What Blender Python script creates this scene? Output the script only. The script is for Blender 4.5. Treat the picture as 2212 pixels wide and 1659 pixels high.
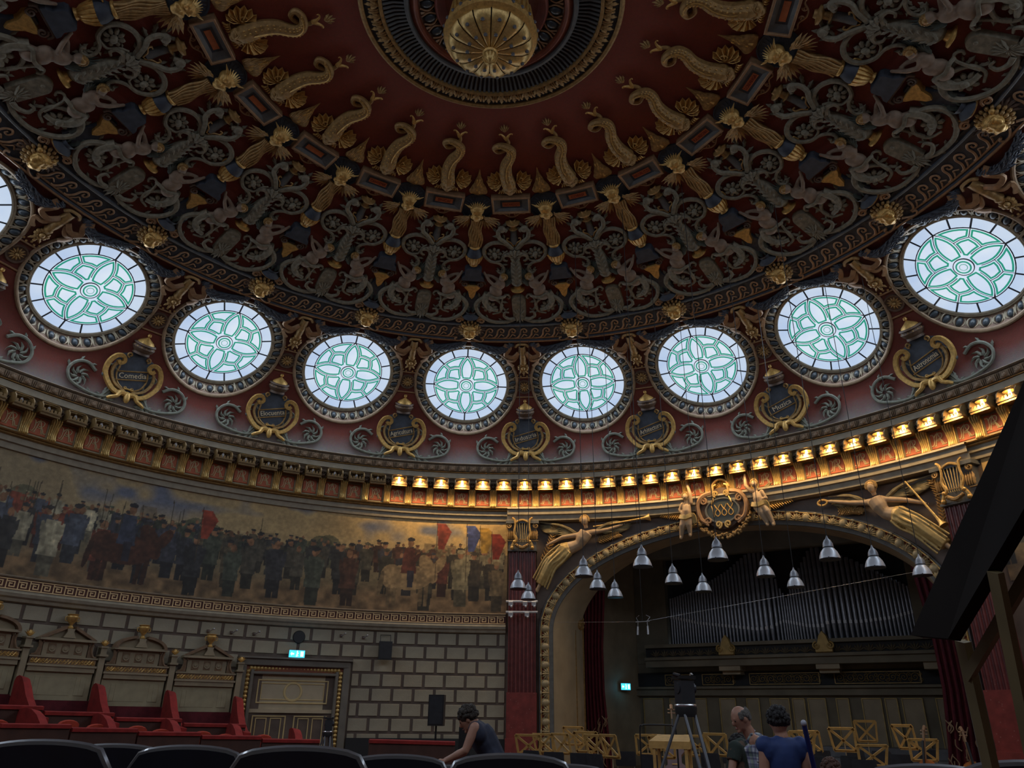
import bpy, bmesh, math, random
import numpy as np
from mathutils import Vector, Matrix
R_ = math.radians
random.seed(7)
for o in list(bpy.data.objects): bpy.data.objects.remove(o)
scene = bpy.context.scene
COL = scene.collection

# ------------------------------------------------------------------ camera, light, exposure
# hall axis = world z axis; camera sits in the stalls; measured from the photograph
CAM = (0.0, -11.5487, 1.25)
YAW, PITCH, ROLL, FPX = R_(2.658), R_(23.762), R_(0.7068), 1633.14
TW = R_(-2.1053)                         # direction of the round window used as angle zero
cam_d = bpy.data.cameras.new('camera'); cam = bpy.data.objects.new('camera', cam_d); COL.objects.link(cam)
cyw, syw, cpt, spt = math.cos(YAW), math.sin(YAW), math.cos(PITCH), math.sin(PITCH)
FW = Vector((syw*cpt, cyw*cpt, spt)); RT = Vector((cyw, -syw, 0)); UP = RT.cross(FW)
RT2 = RT*math.cos(ROLL) + UP*math.sin(ROLL); UP2 = UP*math.cos(ROLL) - RT*math.sin(ROLL)
cam.matrix_world = Matrix(((RT2.x, UP2.x, -FW.x, CAM[0]), (RT2.y, UP2.y, -FW.y, CAM[1]), (RT2.z, UP2.z, -FW.z, CAM[2]), (0, 0, 0, 1)))
cam_d.sensor_fit = 'HORIZONTAL'; cam_d.sensor_width = 36.0; cam_d.lens = 36.0*FPX/2212.0
cam_d.clip_start = 0.05; cam_d.clip_end = 200
scene.camera = cam
scene.view_settings.view_transform = 'Standard'; scene.view_settings.look = 'None'
scene.view_settings.gamma = 1.0; scene.view_settings.use_curve_mapping = False
scene.view_settings.exposure = 0.0
world = bpy.data.worlds.new('world'); scene.world = world; world.use_nodes = True
world.node_tree.nodes['Background'].inputs[0].default_value = (0.55, 0.68, 0.9, 1)
world.node_tree.nodes['Background'].inputs[1].default_value = 1.0
WIN_EMIT = 0.86         # daylight glow of the leaded glass
WIN_AREA = 72.0         # watts of daylight each round window lets into the hall
LAMP_W = 40.0            # watts per lit cornice lamp

def px(x, y):
    return (FW + RT2*((x-1106)/FPX) + UP2*((829.5-y)/FPX))
def at_z(x, y, z):
    v = px(x, y); t = (z-CAM[2])/v.z; return Vector(CAM) + v*t
def at_depth(x, y, d):
    return Vector(CAM) + px(x, y)*d
def project(p):
    v = Vector(p)-Vector(CAM); z = v.dot(FW)
    return (1106+FPX*v.dot(RT2)/z, 829.5-FPX*v.dot(UP2)/z, z) if abs(z) > 1e-6 else (9e9, 9e9, z)
def in_view(p, mx=330, my=260):
    x, y, z = project(p); return z > 0 and -mx < x < 2212+mx and -my < y < 1659+my

# ------------------------------------------------------------------ materials
MATS = {}
def mat(name, color, rough=0.55, metal=0.0, var=0.12, scale=9.0, bump=0.0, bscale=60.0, emit=None, estr=0.0, spec=0.5, coat=0.0):
    if name in MATS: return MATS[name]
    m = bpy.data.materials.new(name); m.use_nodes = True; nt = m.node_tree; b = nt.nodes['Principled BSDF']
    b.inputs['Roughness'].default_value = rough; b.inputs['Metallic'].default_value = metal
    b.inputs['Specular IOR Level'].default_value = spec
    if coat: b.inputs['Coat Weight'].default_value = coat
    if var > 0:
        tc = nt.nodes.new('ShaderNodeTexCoord'); nz = nt.nodes.new('ShaderNodeTexNoise'); nz.inputs['Scale'].default_value = scale
        nz.inputs['Detail'].default_value = 3.0
        nt.links.new(tc.outputs['Object'], nz.inputs['Vector'])
        rp = nt.nodes.new('ShaderNodeValToRGB'); rp.color_ramp.elements[0].position = 0.3; rp.color_ramp.elements[1].position = 0.72
        rp.color_ramp.elements[0].color = (*[c*(1-var) for c in color], 1); rp.color_ramp.elements[1].color = (*[min(1, c*(1+var)) for c in color], 1)
        nt.links.new(nz.outputs['Fac'], rp.inputs['Fac']); nt.links.new(rp.outputs['Color'], b.inputs['Base Color'])
        if bump > 0:
            n2 = nt.nodes.new('ShaderNodeTexNoise'); n2.inputs['Scale'].default_value = bscale
            nt.links.new(tc.outputs['Object'], n2.inputs['Vector'])
            bp = nt.nodes.new('ShaderNodeBump'); bp.inputs['Strength'].default_value = bump; bp.inputs['Distance'].default_value = 0.02
            nt.links.new(n2.outputs['Fac'], bp.inputs['Height']); nt.links.new(bp.outputs['Normal'], b.inputs['Normal'])
    else:
        b.inputs['Base Color'].default_value = (*color, 1)
    if emit:
        b.inputs['Emission Color'].default_value = (*emit, 1); b.inputs['Emission Strength'].default_value = estr
    MATS[name] = m
    return m

# ------------------------------------------------------------------ mesh builder
class MB:
    def __init__(s): s.v = []; s.f = []
    def add(s, vs, fs):
        o = len(s.v); s.v.extend([tuple(map(float, q)) for q in vs]); s.f.extend([tuple(i+o for i in q) for q in fs]); return s
    def join(s, other, fn=None):
        return s.add([fn(*q) for q in other.v] if fn else other.v, other.f)
    def box(s, c, d, rot=None):
        x, y, z = d[0]/2, d[1]/2, d[2]/2
        vs = [Vector((a, b, e)) for a in (-x, x) for b in (-y, y) for e in (-z, z)]
        if rot is not None: vs = [rot @ q for q in vs]
        return s.add([(q.x+c[0], q.y+c[1], q.z+c[2]) for q in vs], [(0, 1, 3, 2), (4, 6, 7, 5), (0, 4, 5, 1), (2, 3, 7, 6), (0, 2, 6, 4), (1, 5, 7, 3)])
    def bbox(s, c, d, bev=0.01):            # box with chamfered top (+z) edges
        x, y, z = d[0]/2, d[1]/2, d[2]/2
        vs = [(-x, -y, -z), (x, -y, -z), (x, y, -z), (-x, y, -z), (-x, -y, z-bev), (x, -y, z-bev), (x, y, z-bev), (-x, y, z-bev),
              (-x+bev, -y+bev, z), (x-bev, -y+bev, z), (x-bev, y-bev, z), (-x+bev, y-bev, z)]
        fs = [(3, 2, 1, 0), (0, 1, 5, 4), (1, 2, 6, 5), (2, 3, 7, 6), (3, 0, 4, 7), (4, 5, 9, 8), (5, 6, 10, 9), (6, 7, 11, 10), (7, 4, 8, 11), (8, 9, 10, 11)]
        return s.add([(a+c[0], b+c[1], e+c[2]) for a, b, e in vs], fs)
    def tube(s, path, rad, n=6, caps=True, squash=1.0, up=None):
        P = [Vector(q) for q in path]; m = len(P)
        if not hasattr(rad, '__len__'): rad = [rad]*m
        vs = []; prev = None
        for i in range(m):
            t = (P[min(i+1, m-1)]-P[max(i-1, 0)])
            if t.length < 1e-9: t = Vector((0, 0, 1))
            t.normalize()
            if prev is None:
                a = Vector((0, 0, 1)) if abs(t.z) < 0.9 else Vector((1, 0, 0))
                if up is not None: a = Vector(up)
                x = a.cross(t); x.normalize()
            else:
                x = prev - t*prev.dot(t)
                if x.length < 1e-6: x = t.orthogonal()
                x.normalize()
            prev = x; y = t.cross(x)
            for k in range(n):
                an = 2*math.pi*k/n; vs.append(P[i] + (x*math.cos(an) + y*math.sin(an)*squash)*rad[i])
        fs = [(i*n+k, i*n+(k+1) % n, (i+1)*n+(k+1) % n, (i+1)*n+k) for i in range(m-1) for k in range(n)]
        if caps: fs += [tuple(reversed(range(n))), tuple((m-1)*n+k for k in range(n))]
        return s.add(vs, fs)
    def ell(s, c, r, n=10, m=6, rot=None):
        vs = []; fs = []
        if not hasattr(r, '__len__'): r = (r, r, r)
        for i in range(1, m):
            ph = math.pi*i/m
            for k in range(n):
                th = 2*math.pi*k/n; vs.append(Vector((r[0]*math.sin(ph)*math.cos(th), r[1]*math.sin(ph)*math.sin(th), r[2]*math.cos(ph))))
        vs += [Vector((0, 0, r[2])), Vector((0, 0, -r[2]))]
        if rot is not None: vs = [rot @ q for q in vs]
        vs = [(q.x+c[0], q.y+c[1], q.z+c[2]) for q in vs]
        for i in range(m-2):
            for k in range(n): fs.append((i*n+k, (i+1)*n+k, (i+1)*n+(k+1) % n, i*n+(k+1) % n))
        T = (m-1)*n
        for k in range(n): fs.append((T, k, (k+1) % n)); fs.append((T+1, (m-2)*n+(k+1) % n, (m-2)*n+k))
        return s.add(vs, fs)
    def lathe(s, prof, c=(0, 0, 0), axis='z', n=16, a0=0.0, a1=2*math.pi, caps=False):
        full = abs(a1-a0-2*math.pi) < 1e-6; cols = n if full else n+1; vs = []
        for r, h in prof:
            for k in range(cols):
                a = a0+(a1-a0)*k/n; x, y = r*math.cos(a), r*math.sin(a)
                q = (x, y, h) if axis == 'z' else ((x, h, y) if axis == 'y' else (h, x, y))
                vs.append((q[0]+c[0], q[1]+c[1], q[2]+c[2]))
        m = len(prof)
        fs = [(i*cols+k, i*cols+(k+1) % cols, (i+1)*cols+(k+1) % cols, (i+1)*cols+k) for i in range(m-1) for k in range(n)]
        if axis == 'y': fs = [tuple(reversed(f)) for f in fs]
        if caps and full: fs += [tuple(reversed(range(cols))), tuple((m-1)*cols+k for k in range(cols))]
        return s.add(vs, fs)
    def prism(s, pts, h0, h1, inset=0.0, holes=None):     # polygon in xy, extruded along z, top shrunk by inset
        n = len(pts); cx = sum(p[0] for p in pts)/n; cy = sum(p[1] for p in pts)/n
        area = sum(pts[i][0]*pts[(i+1) % n][1]-pts[(i+1) % n][0]*pts[i][1] for i in range(n))
        if area < 0: pts = list(reversed(pts))
        top = []
        for i, p in enumerate(pts):
            if inset:
                a, b = pts[i-1], pts[(i+1) % n]; tx, ty = b[0]-a[0], b[1]-a[1]; L = math.hypot(tx, ty) or 1
                top.append((p[0]-ty/L*inset, p[1]+tx/L*inset, h1))
            else: top.append((p[0], p[1], h1))
        vs = [(p[0], p[1], h0) for p in pts] + top
        return s.add(vs, [tuple(reversed(range(n))), tuple(range(n, 2*n))] + [(i, (i+1) % n, n+(i+1) % n, n+i) for i in range(n)])
    def ribbon(s, path, w, th=0.02, up=(0, 0, 1)):        # flat strip following a path in a plane with normal up
        P = [Vector(q) for q in path]; m = len(P); U = Vector(up); vs = []
        if not hasattr(w, '__len__'): w = [w]*m
        for i in range(m):
            t = (P[min(i+1, m-1)]-P[max(i-1, 0)]).normalized(); x = t.cross(U).normalized()*(w[i]/2)
            vs += [P[i]-x, P[i]+x, P[i]+x*0.8+U*th, P[i]-x*0.8+U*th]
        fs = []
        for i in range(m-1):
            a, b = 4*i, 4*i+4
            fs += [(a+k, a+(k+1) % 4, b+(k+1) % 4, b+k) for k in range(4)]
        fs += [(3, 2, 1, 0), (4*m-4, 4*m-3, 4*m-2, 4*m-1)]
        return s.add(vs, fs)
    def leaf(s, c, ang, L, W, lobes=4, h=0.04, curl=0.0, z0=0.0):   # lobed acanthus blade lying in xy
        ca, sa = math.cos(ang), math.sin(ang); n = lobes*2+1; rows = []
        for i in range(n+1):
            t = i/n; w = W*0.5*math.sin(math.pi*min(1, t*0.92+0.08))**0.7*(1.0 if i % 2 else 0.62)*(1 if t < 0.99 else 0.05)
            bend = curl*t*t
            x = L*t*math.cos(bend); y = L*t*math.sin(bend)
            rows.append((x, y, w, h*(0.35+0.65*math.sin(math.pi*(0.15+0.85*t)))))
        vs = []
        for x, y, w, hh in rows:
            for q, dz in ((-1, 0.15), (-0.5, 0.75), (0, 1.0), (0.5, 0.75), (1, 0.15)):
                X, Y = x, y+q*w
                vs.append((c[0]+X*ca-Y*sa, c[1]+X*sa+Y*ca, z0+(c[2] if len(c) > 2 else 0)+hh*dz))
        fs = [(i*5+k, i*5+5+k, i*5+6+k, i*5+1+k) for i in range(n) for k in range(4)]
        return s.add(vs, fs)
    def mesh(s, name, fn=None, ang=38):
        me = bpy.data.meshes.new(name)
        V = [fn(*q) for q in s.v] if fn else s.v
        me.from_pydata(V, [], s.f); me.validate(clean_customdata=False)
        bm = bmesh.new(); bm.from_mesh(me); bmesh.ops.recalc_face_normals(bm, faces=bm.faces); bm.to_mesh(me); bm.free()
        me.polygons.foreach_set('use_smooth', [True]*len(me.polygons))
        if ang: me.set_sharp_from_angle(angle=R_(ang))
        return me

def spiral(c, r0, r1, a0, turns, n=22, h=0.0):
    return [(c[0]+(r0+(r1-r0)*t)*math.cos(a0+turns*2*math.pi*t), c[1]+(r0+(r1-r0)*t)*math.sin(a0+turns*2*math.pi*t), h) for t in [i/(n-1) for i in range(n)]]
def bez(pts, n=16):
    P = [Vector(p if len(p) == 3 else (p[0], p[1], 0)) for p in pts]
    P = [2*P[0]-P[1]]+P+[2*P[-1]-P[-2]]; out = []
    per = max(2, n//(len(P)-3))
    for i in range(1, len(P)-2):
        for k in range(per):
            t = k/per; a, b, c, d = P[i-1:i+3]
            out.append(0.5*((2*b)+(c-a)*t+(2*a-5*b+4*c-d)*t*t+(3*b-a-3*c+d)*t**3))
    out.append(P[-2]); return [tuple(q) for q in out]
def taper(n, a, b, c=None):
    if c is None: return [a+(b-a)*i/(n-1) for i in range(n)]
    return [(a+(b-a)*2*i/(n-1)) if i < n/2 else (b+(c-b)*(2*i/(n-1)-1)) for i in range(n)]

def text_mb(txt, size, depth=0.01, align='CENTER', shear=0.0):
    cu = bpy.data.curves.new('txt', 'FONT'); cu.body = txt; cu.size = size; cu.extrude = depth/2; cu.align_x = align; cu.align_y = 'CENTER'; cu.resolution_u = 2; cu.shear = shear
    ob = bpy.data.objects.new('txt', cu); COL.objects.link(ob); bpy.context.view_layer.update()
    me = bpy.data.meshes.new_from_object(ob.evaluated_get(bpy.context.evaluated_depsgraph_get()))
    m = MB(); m.add([tuple(v.co) for v in me.vertices], [tuple(p.vertices) for p in me.polygons])
    bpy.data.objects.remove(ob); bpy.data.curves.remove(cu); bpy.data.meshes.remove(me)
    return m

def solid(mb, voxel=0.02, smooth=6, dec=0.4, fac=0.5):        # overlapping closed forms -> one continuous skin
    me = bpy.data.meshes.new('s'); me.from_pydata(mb.v, [], mb.f)
    bm = bmesh.new(); bm.from_mesh(me); bmesh.ops.recalc_face_normals(bm, faces=bm.faces); bm.to_mesh(me); bm.free()
    ob = bpy.data.objects.new('s', me); COL.objects.link(ob)
    r = ob.modifiers.new('r', 'REMESH'); r.mode = 'VOXEL'; r.voxel_size = voxel
    if smooth: q = ob.modifiers.new('q', 'SMOOTH'); q.iterations = smooth; q.factor = fac
    if dec < 1: d = ob.modifiers.new('d', 'DECIMATE'); d.ratio = dec
    bpy.context.view_layer.update()
    m2 = bpy.data.meshes.new_from_object(ob.evaluated_get(bpy.context.evaluated_depsgraph_get()))
    out = MB(); out.add([tuple(v.co) for v in m2.vertices], [tuple(p.vertices) for p in m2.polygons])
    bpy.data.objects.remove(ob); bpy.data.meshes.remove(me); bpy.data.meshes.remove(m2)
    return out

# ------------------------------------------------------------------ objects
def tag(o, label=None, cat=None, group=None, kind=None):
    if label: o['label'] = label
    if cat: o['category'] = cat
    if group: o['group'] = group
    if kind: o['kind'] = kind
    return o
def link(name, data, parent=None, loc=None, rot=None):
    o = bpy.data.objects.new(name, data); COL.objects.link(o)
    if parent is not None: o.parent = parent
    if loc is not None: o.location = loc
    if rot is not None: o.rotation_euler = rot if hasattr(rot, '__len__') else (0, 0, rot)
    return o
def obj(name, mb, m, parent=None, fn=None, loc=None, rot=None, ang=38):
    me = mb.mesh(name, fn, ang) if isinstance(mb, MB) else mb
    if m is not None and not me.materials: me.materials.append(m)
    return link(name, me, parent, loc, rot)
def thing(name, label, cat, loc=(0, 0, 0), rotz=0, group=None):
    return tag(link(name, None, None, loc, rotz), label, cat, group)
def struct(name, mb, m, fn=None, parent=None, ang=38):
    o = obj(name, mb, m, parent, fn, ang=ang)
    if parent is None: o['kind'] = 'structure'
    return o
class Tmpl:                                       # a kind of thing: parts (and sub-parts) whose meshes every copy shares
    def __init__(s, name): s.name = name; s.parts = []
    def part(s, name, mb, m, fn=None, sub=None, ang=38, label=None):
        me = mb.mesh(name, fn, ang) if isinstance(mb, MB) else mb
        if not me.materials: me.materials.append(m)
        s.parts.append((name, me, sub, label)); return len(s.parts)-1
    def put(s, label, cat, group, loc, rotz=0, scale=None):
        if len(s.parts) == 1:
            o = link(s.name, s.parts[0][1], None, loc, rotz); tag(o, label, cat, group)
        else:
            o = thing(s.name, label, cat, loc, rotz, group); made = []
            for nm, me, sub, lb in s.parts:
                p = link(nm, me, o if sub is None else made[sub]); made.append(p)
                if lb: p['label'] = lb
        if scale: o.scale = scale
        return o

def polar(th, r, z):                              # th in degrees from the reference window, clockwise seen from above
    a = R_(th)+TW; return Vector((r*math.sin(a), r*math.cos(a), z))
def rotz_of(th): return -(R_(th)+TW)
ORD = 'first second third fourth fifth sixth seventh eighth ninth tenth eleventh twelfth thirteenth fourteenth fifteenth sixteenth seventeenth eighteenth nineteenth twentieth'.split()
TENS = {20: 'twenty', 30: 'thirty', 40: 'forty'}
def nth(i):                                       # 0 -> first
    if i < 20: return ORD[i]
    n = i+1; t = n//10*10
    return (TENS[t]+'-'+ORD[n % 10-1]) if n % 10 else {30: 'thirtieth', 40: 'fortieth'}[t]
# ================================================================== DOME SHELL
PR = [(14.40, 9.35), (14.43, 9.9), (14.34, 10.5), (14.0, 11.22), (13.285, 12.06), (12.2, 12.66), (10.8, 13.15), (8.5, 13.93), (6.15, 14.64), (4.4, 14.98), (2.78, 15.1), (1.5, 15.15)]
_q = bez([(a, b, 0) for a, b in PR], n=24*(len(PR)-1)); QR = np.array([q[0] for q in _q]); QZ = np.array([q[1] for q in _q])
QS = np.r_[0, np.cumsum(np.hypot(np.diff(QR), np.diff(QZ)))]; SMAX = float(QS[-1])
def rz(s): return float(np.interp(s, QS, QR)), float(np.interp(s, QS, QZ))
def tang(s):
    a, b = rz(s-0.12), rz(s+0.12); dr, dz = b[0]-a[0], b[1]-a[1]; L = math.hypot(dr, dz); return dr/L, dz/L
def dome_fn(sa, mirror=False):
    ra, za = rz(sa)
    def fn(u, v, h):
        if mirror: u = -u
        s = sa+v; r, z = rz(s); tr, tz = tang(s); d = u/r; rr = r-h*tz; zz = z+h*tr
        return (rr*math.sin(d), rr*math.cos(d)-ra, zz-za)
    return fn
def dome_at(th, s):
    r, z = rz(s); return polar(th, r, z)

M_gold = mat('gilding', (0.60, 0.37, 0.115), 0.42, 0.45, 0.25, 14, 0.25, 40)
M_gold_d = mat('old_gilding', (0.36, 0.22, 0.08), 0.5, 0.35, 0.3, 12, 0.3, 40)
M_gold_b = mat('bright_gilding', (0.62, 0.42, 0.15), 0.35, 0.5, 0.2, 14, 0.15, 40)
M_leaf = mat('grey_green_plaster', (0.215, 0.195, 0.14), 0.7, 0.05, 0.3, 10, 0.3, 50)
M_flesh = mat('flesh_plaster', (0.26, 0.19, 0.135), 0.7, 0.0, 0.2, 8)
M_navy = mat('navy_plaster', (0.045, 0.055, 0.075), 0.6, 0.0, 0.25, 7)
M_slate = mat('slate_plaster', (0.11, 0.115, 0.115), 0.6, 0.0, 0.2, 7)
M_green = mat('dark_green_plaster', (0.06, 0.08, 0.07), 0.65, 0.0, 0.3, 9)
M_redplate = mat('orange_red_plate', (0.42, 0.12, 0.04), 0.6, 0.0, 0.15, 9)
M_redtxt = mat('red_lettering', (0.20, 0.02, 0.012), 0.6, 0.0, 0.0)
M_scroll = mat('sage_plaster', (0.20, 0.21, 0.17), 0.7, 0.0, 0.25, 9)
M_brown = mat('brown_plaster', (0.10, 0.06, 0.04), 0.65, 0.0, 0.3, 8)
M_copper = mat('copper_moulding', (0.34, 0.205, 0.11), 0.5, 0.25, 0.2, 9)

def dome_material():
    m = bpy.data.materials.new('dome_paint'); m.use_nodes = True; nt = m.node_tree; b = nt.nodes['Principled BSDF']
    tc = nt.nodes.new('ShaderNodeTexCoord'); sp = nt.nodes.new('ShaderNodeSeparateXYZ'); nt.links.new(tc.outputs['Object'], sp.inputs[0])
    mr = nt.nodes.new('ShaderNodeMapRange'); mr.inputs[1].default_value = 9.3; mr.inputs[2].default_value = 15.3
    nz = nt.nodes.new('ShaderNodeTexNoise'); nz.inputs['Scale'].default_value = 1.6; nz.inputs['Detail'].default_value = 5
    nt.links.new(tc.outputs['Object'], nz.inputs['Vector'])
    ad = nt.nodes.new('ShaderNodeMath'); ad.operation = 'MULTIPLY_ADD'; ad.inputs[1].default_value = 0.5
    nt.links.new(nz.outputs['Fac'], ad.inputs[0]); nt.links.new(sp.outputs['Z'], ad.inputs[2]); nt.links.new(ad.outputs[0], mr.inputs[0])
    rp = nt.nodes.new('ShaderNodeValToRGB'); e = rp.color_ramp.elements
    e[0].position = 0.055; e[0].color = (0.27, 0.28, 0.27, 1); e[1].position = 1.0; e[1].color = (0.255, 0.05, 0.028, 1)
    for p, c in ((0.105, (0.25, 0.20, 0.19)), (0.19, (0.24, 0.055, 0.038)), (0.44, (0.20, 0.045, 0.032)), (0.52, (0.15, 0.05, 0.04)), (0.64, (0.17, 0.042, 0.03)), (0.70, (0.22, 0.045, 0.028))):
        q = e.new(p); q.color = (*c, 1)
    nt.links.new(mr.outputs[0], rp.inputs[0])
    n2 = nt.nodes.new('ShaderNodeTexNoise'); n2.inputs['Scale'].default_value = 14; n2.inputs['Detail'].default_value = 4; nt.links.new(tc.outputs['Object'], n2.inputs['Vector'])
    mx = nt.nodes.new('ShaderNodeMix'); mx.data_type = 'RGBA'; mx.blend_type = 'MULTIPLY'; mx.inputs[0].default_value = 0.35
    nt.links.new(rp.outputs['Color'], mx.inputs['A']); nt.links.new(n2.outputs['Color'], mx.inputs['B']); nt.links.new(mx.outputs['Result'], b.inputs['Base Color'])
    b.inputs['Roughness'].default_value = 0.75
    bp = nt.nodes.new('ShaderNodeBump'); bp.inputs['Strength'].default_value = 0.25; bp.inputs['Distance'].default_value = 0.02
    n3 = nt.nodes.new('ShaderNodeTexNoise'); n3.inputs['Scale'].default_value = 45; nt.links.new(tc.outputs['Object'], n3.inputs['Vector'])
    nt.links.new(n3.outputs['Fac'], bp.inputs['Height']); nt.links.new(bp.outputs['Normal'], b.inputs['Normal'])
    return m
SW = 3.10; RHO = 1.81                                       # round windows: meridian position and frame radius
def build_ceiling():
    NC = 36*20; rows = np.concatenate([np.linspace(0, 5.2, 54), np.linspace(5.2, 14.2, 56)[1:]]); vs = []; fs = []
    keep = {}
    for j, s in enumerate(rows):
        for i in range(NC):
            a = (i/NC)*360.0; w = ((a+9) % 18)-9; r, z = rz(s); u, v = R_(w)*r, s-SW; rho = math.hypot(u, v)
            if 1.70 < rho < 1.92:
                k = RHO/rho; u *= k; v *= k; r2, z2 = rz(SW+v); da = math.degrees(u/r2)-w; p = polar(a+da, r2, z2)
            else: p = polar(a, r, z)
            vs.append(tuple(p))
            keep[(j, i)] = rho
    for j in range(len(rows)-1):
        for i in range(NC):
            i2 = (i+1) % NC; q = [(j, i), (j, i2), (j+1, i2), (j+1, i)]
            if sum(keep[t] for t in q)/4 < RHO-0.03: continue
            fs.append(tuple(t[0]*NC+t[1] for t in q))
    mb = MB(); mb.add(vs, fs)
    return struct('ceiling', mb, dome_material(), ang=0)
ceiling = build_ceiling()

# ------------------------------------------------------------------ round windows
M_frame = mat('window_moulding', (0.30, 0.21, 0.13), 0.5, 0.2, 0.2, 8)
M_cream = mat('cream_rim', (0.40, 0.34, 0.24), 0.5, 0.1, 0.2, 8)
M_egg = mat('blue_grey_egg', (0.045, 0.06, 0.075), 0.3, 0.0, 0.3, 6)
M_lead = mat('lead_came', (0.035, 0.04, 0.05), 0.5, 0.2, 0.0)
M_funnel = mat('window_recess', (0.20, 0.12, 0.08), 0.6, 0.1, 0.2, 8)
def pane_mat(name, c, s, base=(0.25, 0.28, 0.32)):
    m = bpy.data.materials.new(name); m.use_nodes = True; nt = m.node_tree; b = nt.nodes['Principled BSDF']
    b.inputs['Base Color'].default_value = (*base, 1); b.inputs['Roughness'].default_value = 0.5
    tc = nt.nodes.new('ShaderNodeTexCoord'); nz = nt.nodes.new('ShaderNodeTexNoise'); nz.inputs['Scale'].default_value = 1.1; nz.inputs['Detail'].default_value = 2
    nt.links.new(tc.outputs['Object'], nz.inputs['Vector']); rp = nt.nodes.new('ShaderNodeValToRGB')
    rp.color_ramp.elements[0].position = 0.3; rp.color_ramp.elements[0].color = (c[0]*0.86, c[1]*0.9, c[2]*0.96, 1)
    rp.color_ramp.elements[1].position = 0.7; rp.color_ramp.elements[1].color = (min(1, c[0]*1.1), min(1, c[1]*1.06), c[2], 1)
    nt.links.new(nz.outputs['Fac'], rp.inputs[0]); nt.links.new(rp.outputs[0], b.inputs['Emission Color']); b.inputs['Emission Strength'].default_value = s
    return m
M_pane = pane_mat('daylit_opal_glass', (0.72, 0.84, 1.0), WIN_EMIT)
M_pane2 = pane_mat('daylit_clear_glass', (0.62, 0.77, 1.0), WIN_EMIT*0.92)
M_gglass = pane_mat('daylit_green_glass', (0.025, 0.36, 0.245), WIN_EMIT*0.9, (0.02, 0.15, 0.10))
wr, wz = rz(SW); wt = tang(SW)
def win_fn(x, y, h):                                        # flat frame of a window, relative to its centre on the dome
    return (x, y*wt[0]-h*wt[1], y*wt[1]+h*wt[0])
def ring_pt(al, rho):                                       # ring that follows the dome surface
    u, v = rho*math.sin(al), rho*math.cos(al); r, z = rz(SW+v); d = u/r
    return Vector((r*math.sin(d), r*math.cos(d)-wr, z-wz))
RG = 1.455; GH = 0.02; RC = 1.145
def build_window_meshes():
    W = {}
    n = 96; fr = MB(); vs = []                              # frame: gilt torus lip + funnel to the glass
    for k in range(n):
        al = 2*math.pi*k/n; o = ring_pt(al, RHO); inn = Vector(win_fn(RG*1.03*math.sin(al), RG*1.03*math.cos(al), GH+0.05))
        ax = (o-Vector(win_fn(0, 0, 0))).normalized(); nn = Vector(win_fn(0, 0, 1))
        for a in range(8):
            t = 2*math.pi*a/8; vs.append(o+ax*math.cos(t)*0.055+nn*(math.sin(t)*0.05+0.02))
    fr.add(vs, [(k*8+a, k*8+(a+1) % 8, ((k+1) % n)*8+(a+1) % 8, ((k+1) % n)*8+a) for k in range(n) for a in range(8)])
    W['lip'] = fr.mesh('window')
    fu = MB(); vs = []
    for k in range(n):
        al = 2*math.pi*k/n; o = ring_pt(al, RHO-0.02); inn = Vector(win_fn(RG*1.045*math.sin(al), RG*1.045*math.cos(al), GH+0.03)); nn = Vector(win_fn(0, 0, 1))
        vs += [o, o*0.94+inn*0.06-nn*0.05, o*0.5+inn*0.5-nn*0.06, inn-nn*0.05, inn-nn*0.25]
    fu.add(vs, [(k*5+a, k*5+a+1, ((k+1) % n)*5+a+1, ((k+1) % n)*5+a) for k in range(n) for a in range(4)])
    W['recess'] = fu.mesh('recess')
    rim = MB(); prof = [(RG*1.065, GH-0.05), (RG*1.065, GH+0.05), (RG*1.045, GH+0.07), (RG*1.02, GH+0.05), (RG*1.01, GH+0.055), (RG*0.99, GH+0.03), (RG*0.985, GH-0.03)]
    vs = [win_fn(r*math.sin(2*math.pi*k/n), r*math.cos(2*math.pi*k/n), h) for k in range(n) for r, h in prof]; L = len(prof)
    rim.add(vs, [(k*L+a, k*L+a+1, ((k+1) % n)*L+a+1, ((k+1) % n)*L+a) for k in range(n) for a in range(L-1)])
    W['rim'] = rim.mesh('rim')
    egg = MB(); egg.ell((0, 0, 0.03), (0.088, 0.14, 0.085), 12, 7); W['egg'] = egg.mesh('egg')
    sh = MB()
    for sx in (-1, 1): sh.tube(bez([(sx*0.04, 0.16, 0.01), (sx*0.118, 0.08, 0.05), (sx*0.124, -0.05, 0.05), (sx*0.05, -0.15, 0.02)], 9), [0.008]+[0.022]*7+[0.008]*3, 5)
    sh.tube([(0.158, 0.15, 0.04), (0.156, 0.0, 0.055), (0.154, -0.16, 0.03)], [0.03, 0.024, 0.005], 5)
    W['shell'] = sh.mesh('egg_shell')
    eggs = []; NE = 32
    for k in range(NE):
        al = 2*math.pi*(k+0.5)/NE; o = ring_pt(al, RHO-0.04); inn = Vector(win_fn(RG*1.07*math.sin(al), RG*1.07*math.cos(al), GH+0.04)); nn = Vector(win_fn(0, 0, 1))
        Y = (inn-o).normalized(); X = Y.cross(nn).normalized(); Z = X.cross(Y)
        c = (o+inn)/2-Z*0.035
        M = Matrix(((X.x, Y.x, Z.x, c.x), (X.y, Y.y, Z.y, c.y), (X.z, Y.z, Z.z, c.z), (0, 0, 0, 1)))
        eggs.append(M)
    W['eggs'] = eggs
    # panes
    wf = lambda p: 0.235*(1-((p-0.62)/(RC-0.62))**2)
    wf2 = lambda p: wf(p) if p > 0.62 else 0.235*(1-((p-0.62)/0.62)**2*0.85)
    rot = lambda P, a: [(x*math.cos(a)-y*math.sin(a), x*math.sin(a)+y*math.cos(a)) for x, y in P]
    ps = [0.24, 0.34, 0.46, 0.58, 0.7, 0.82, 0.94, 1.04, RC-0.005]
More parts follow.
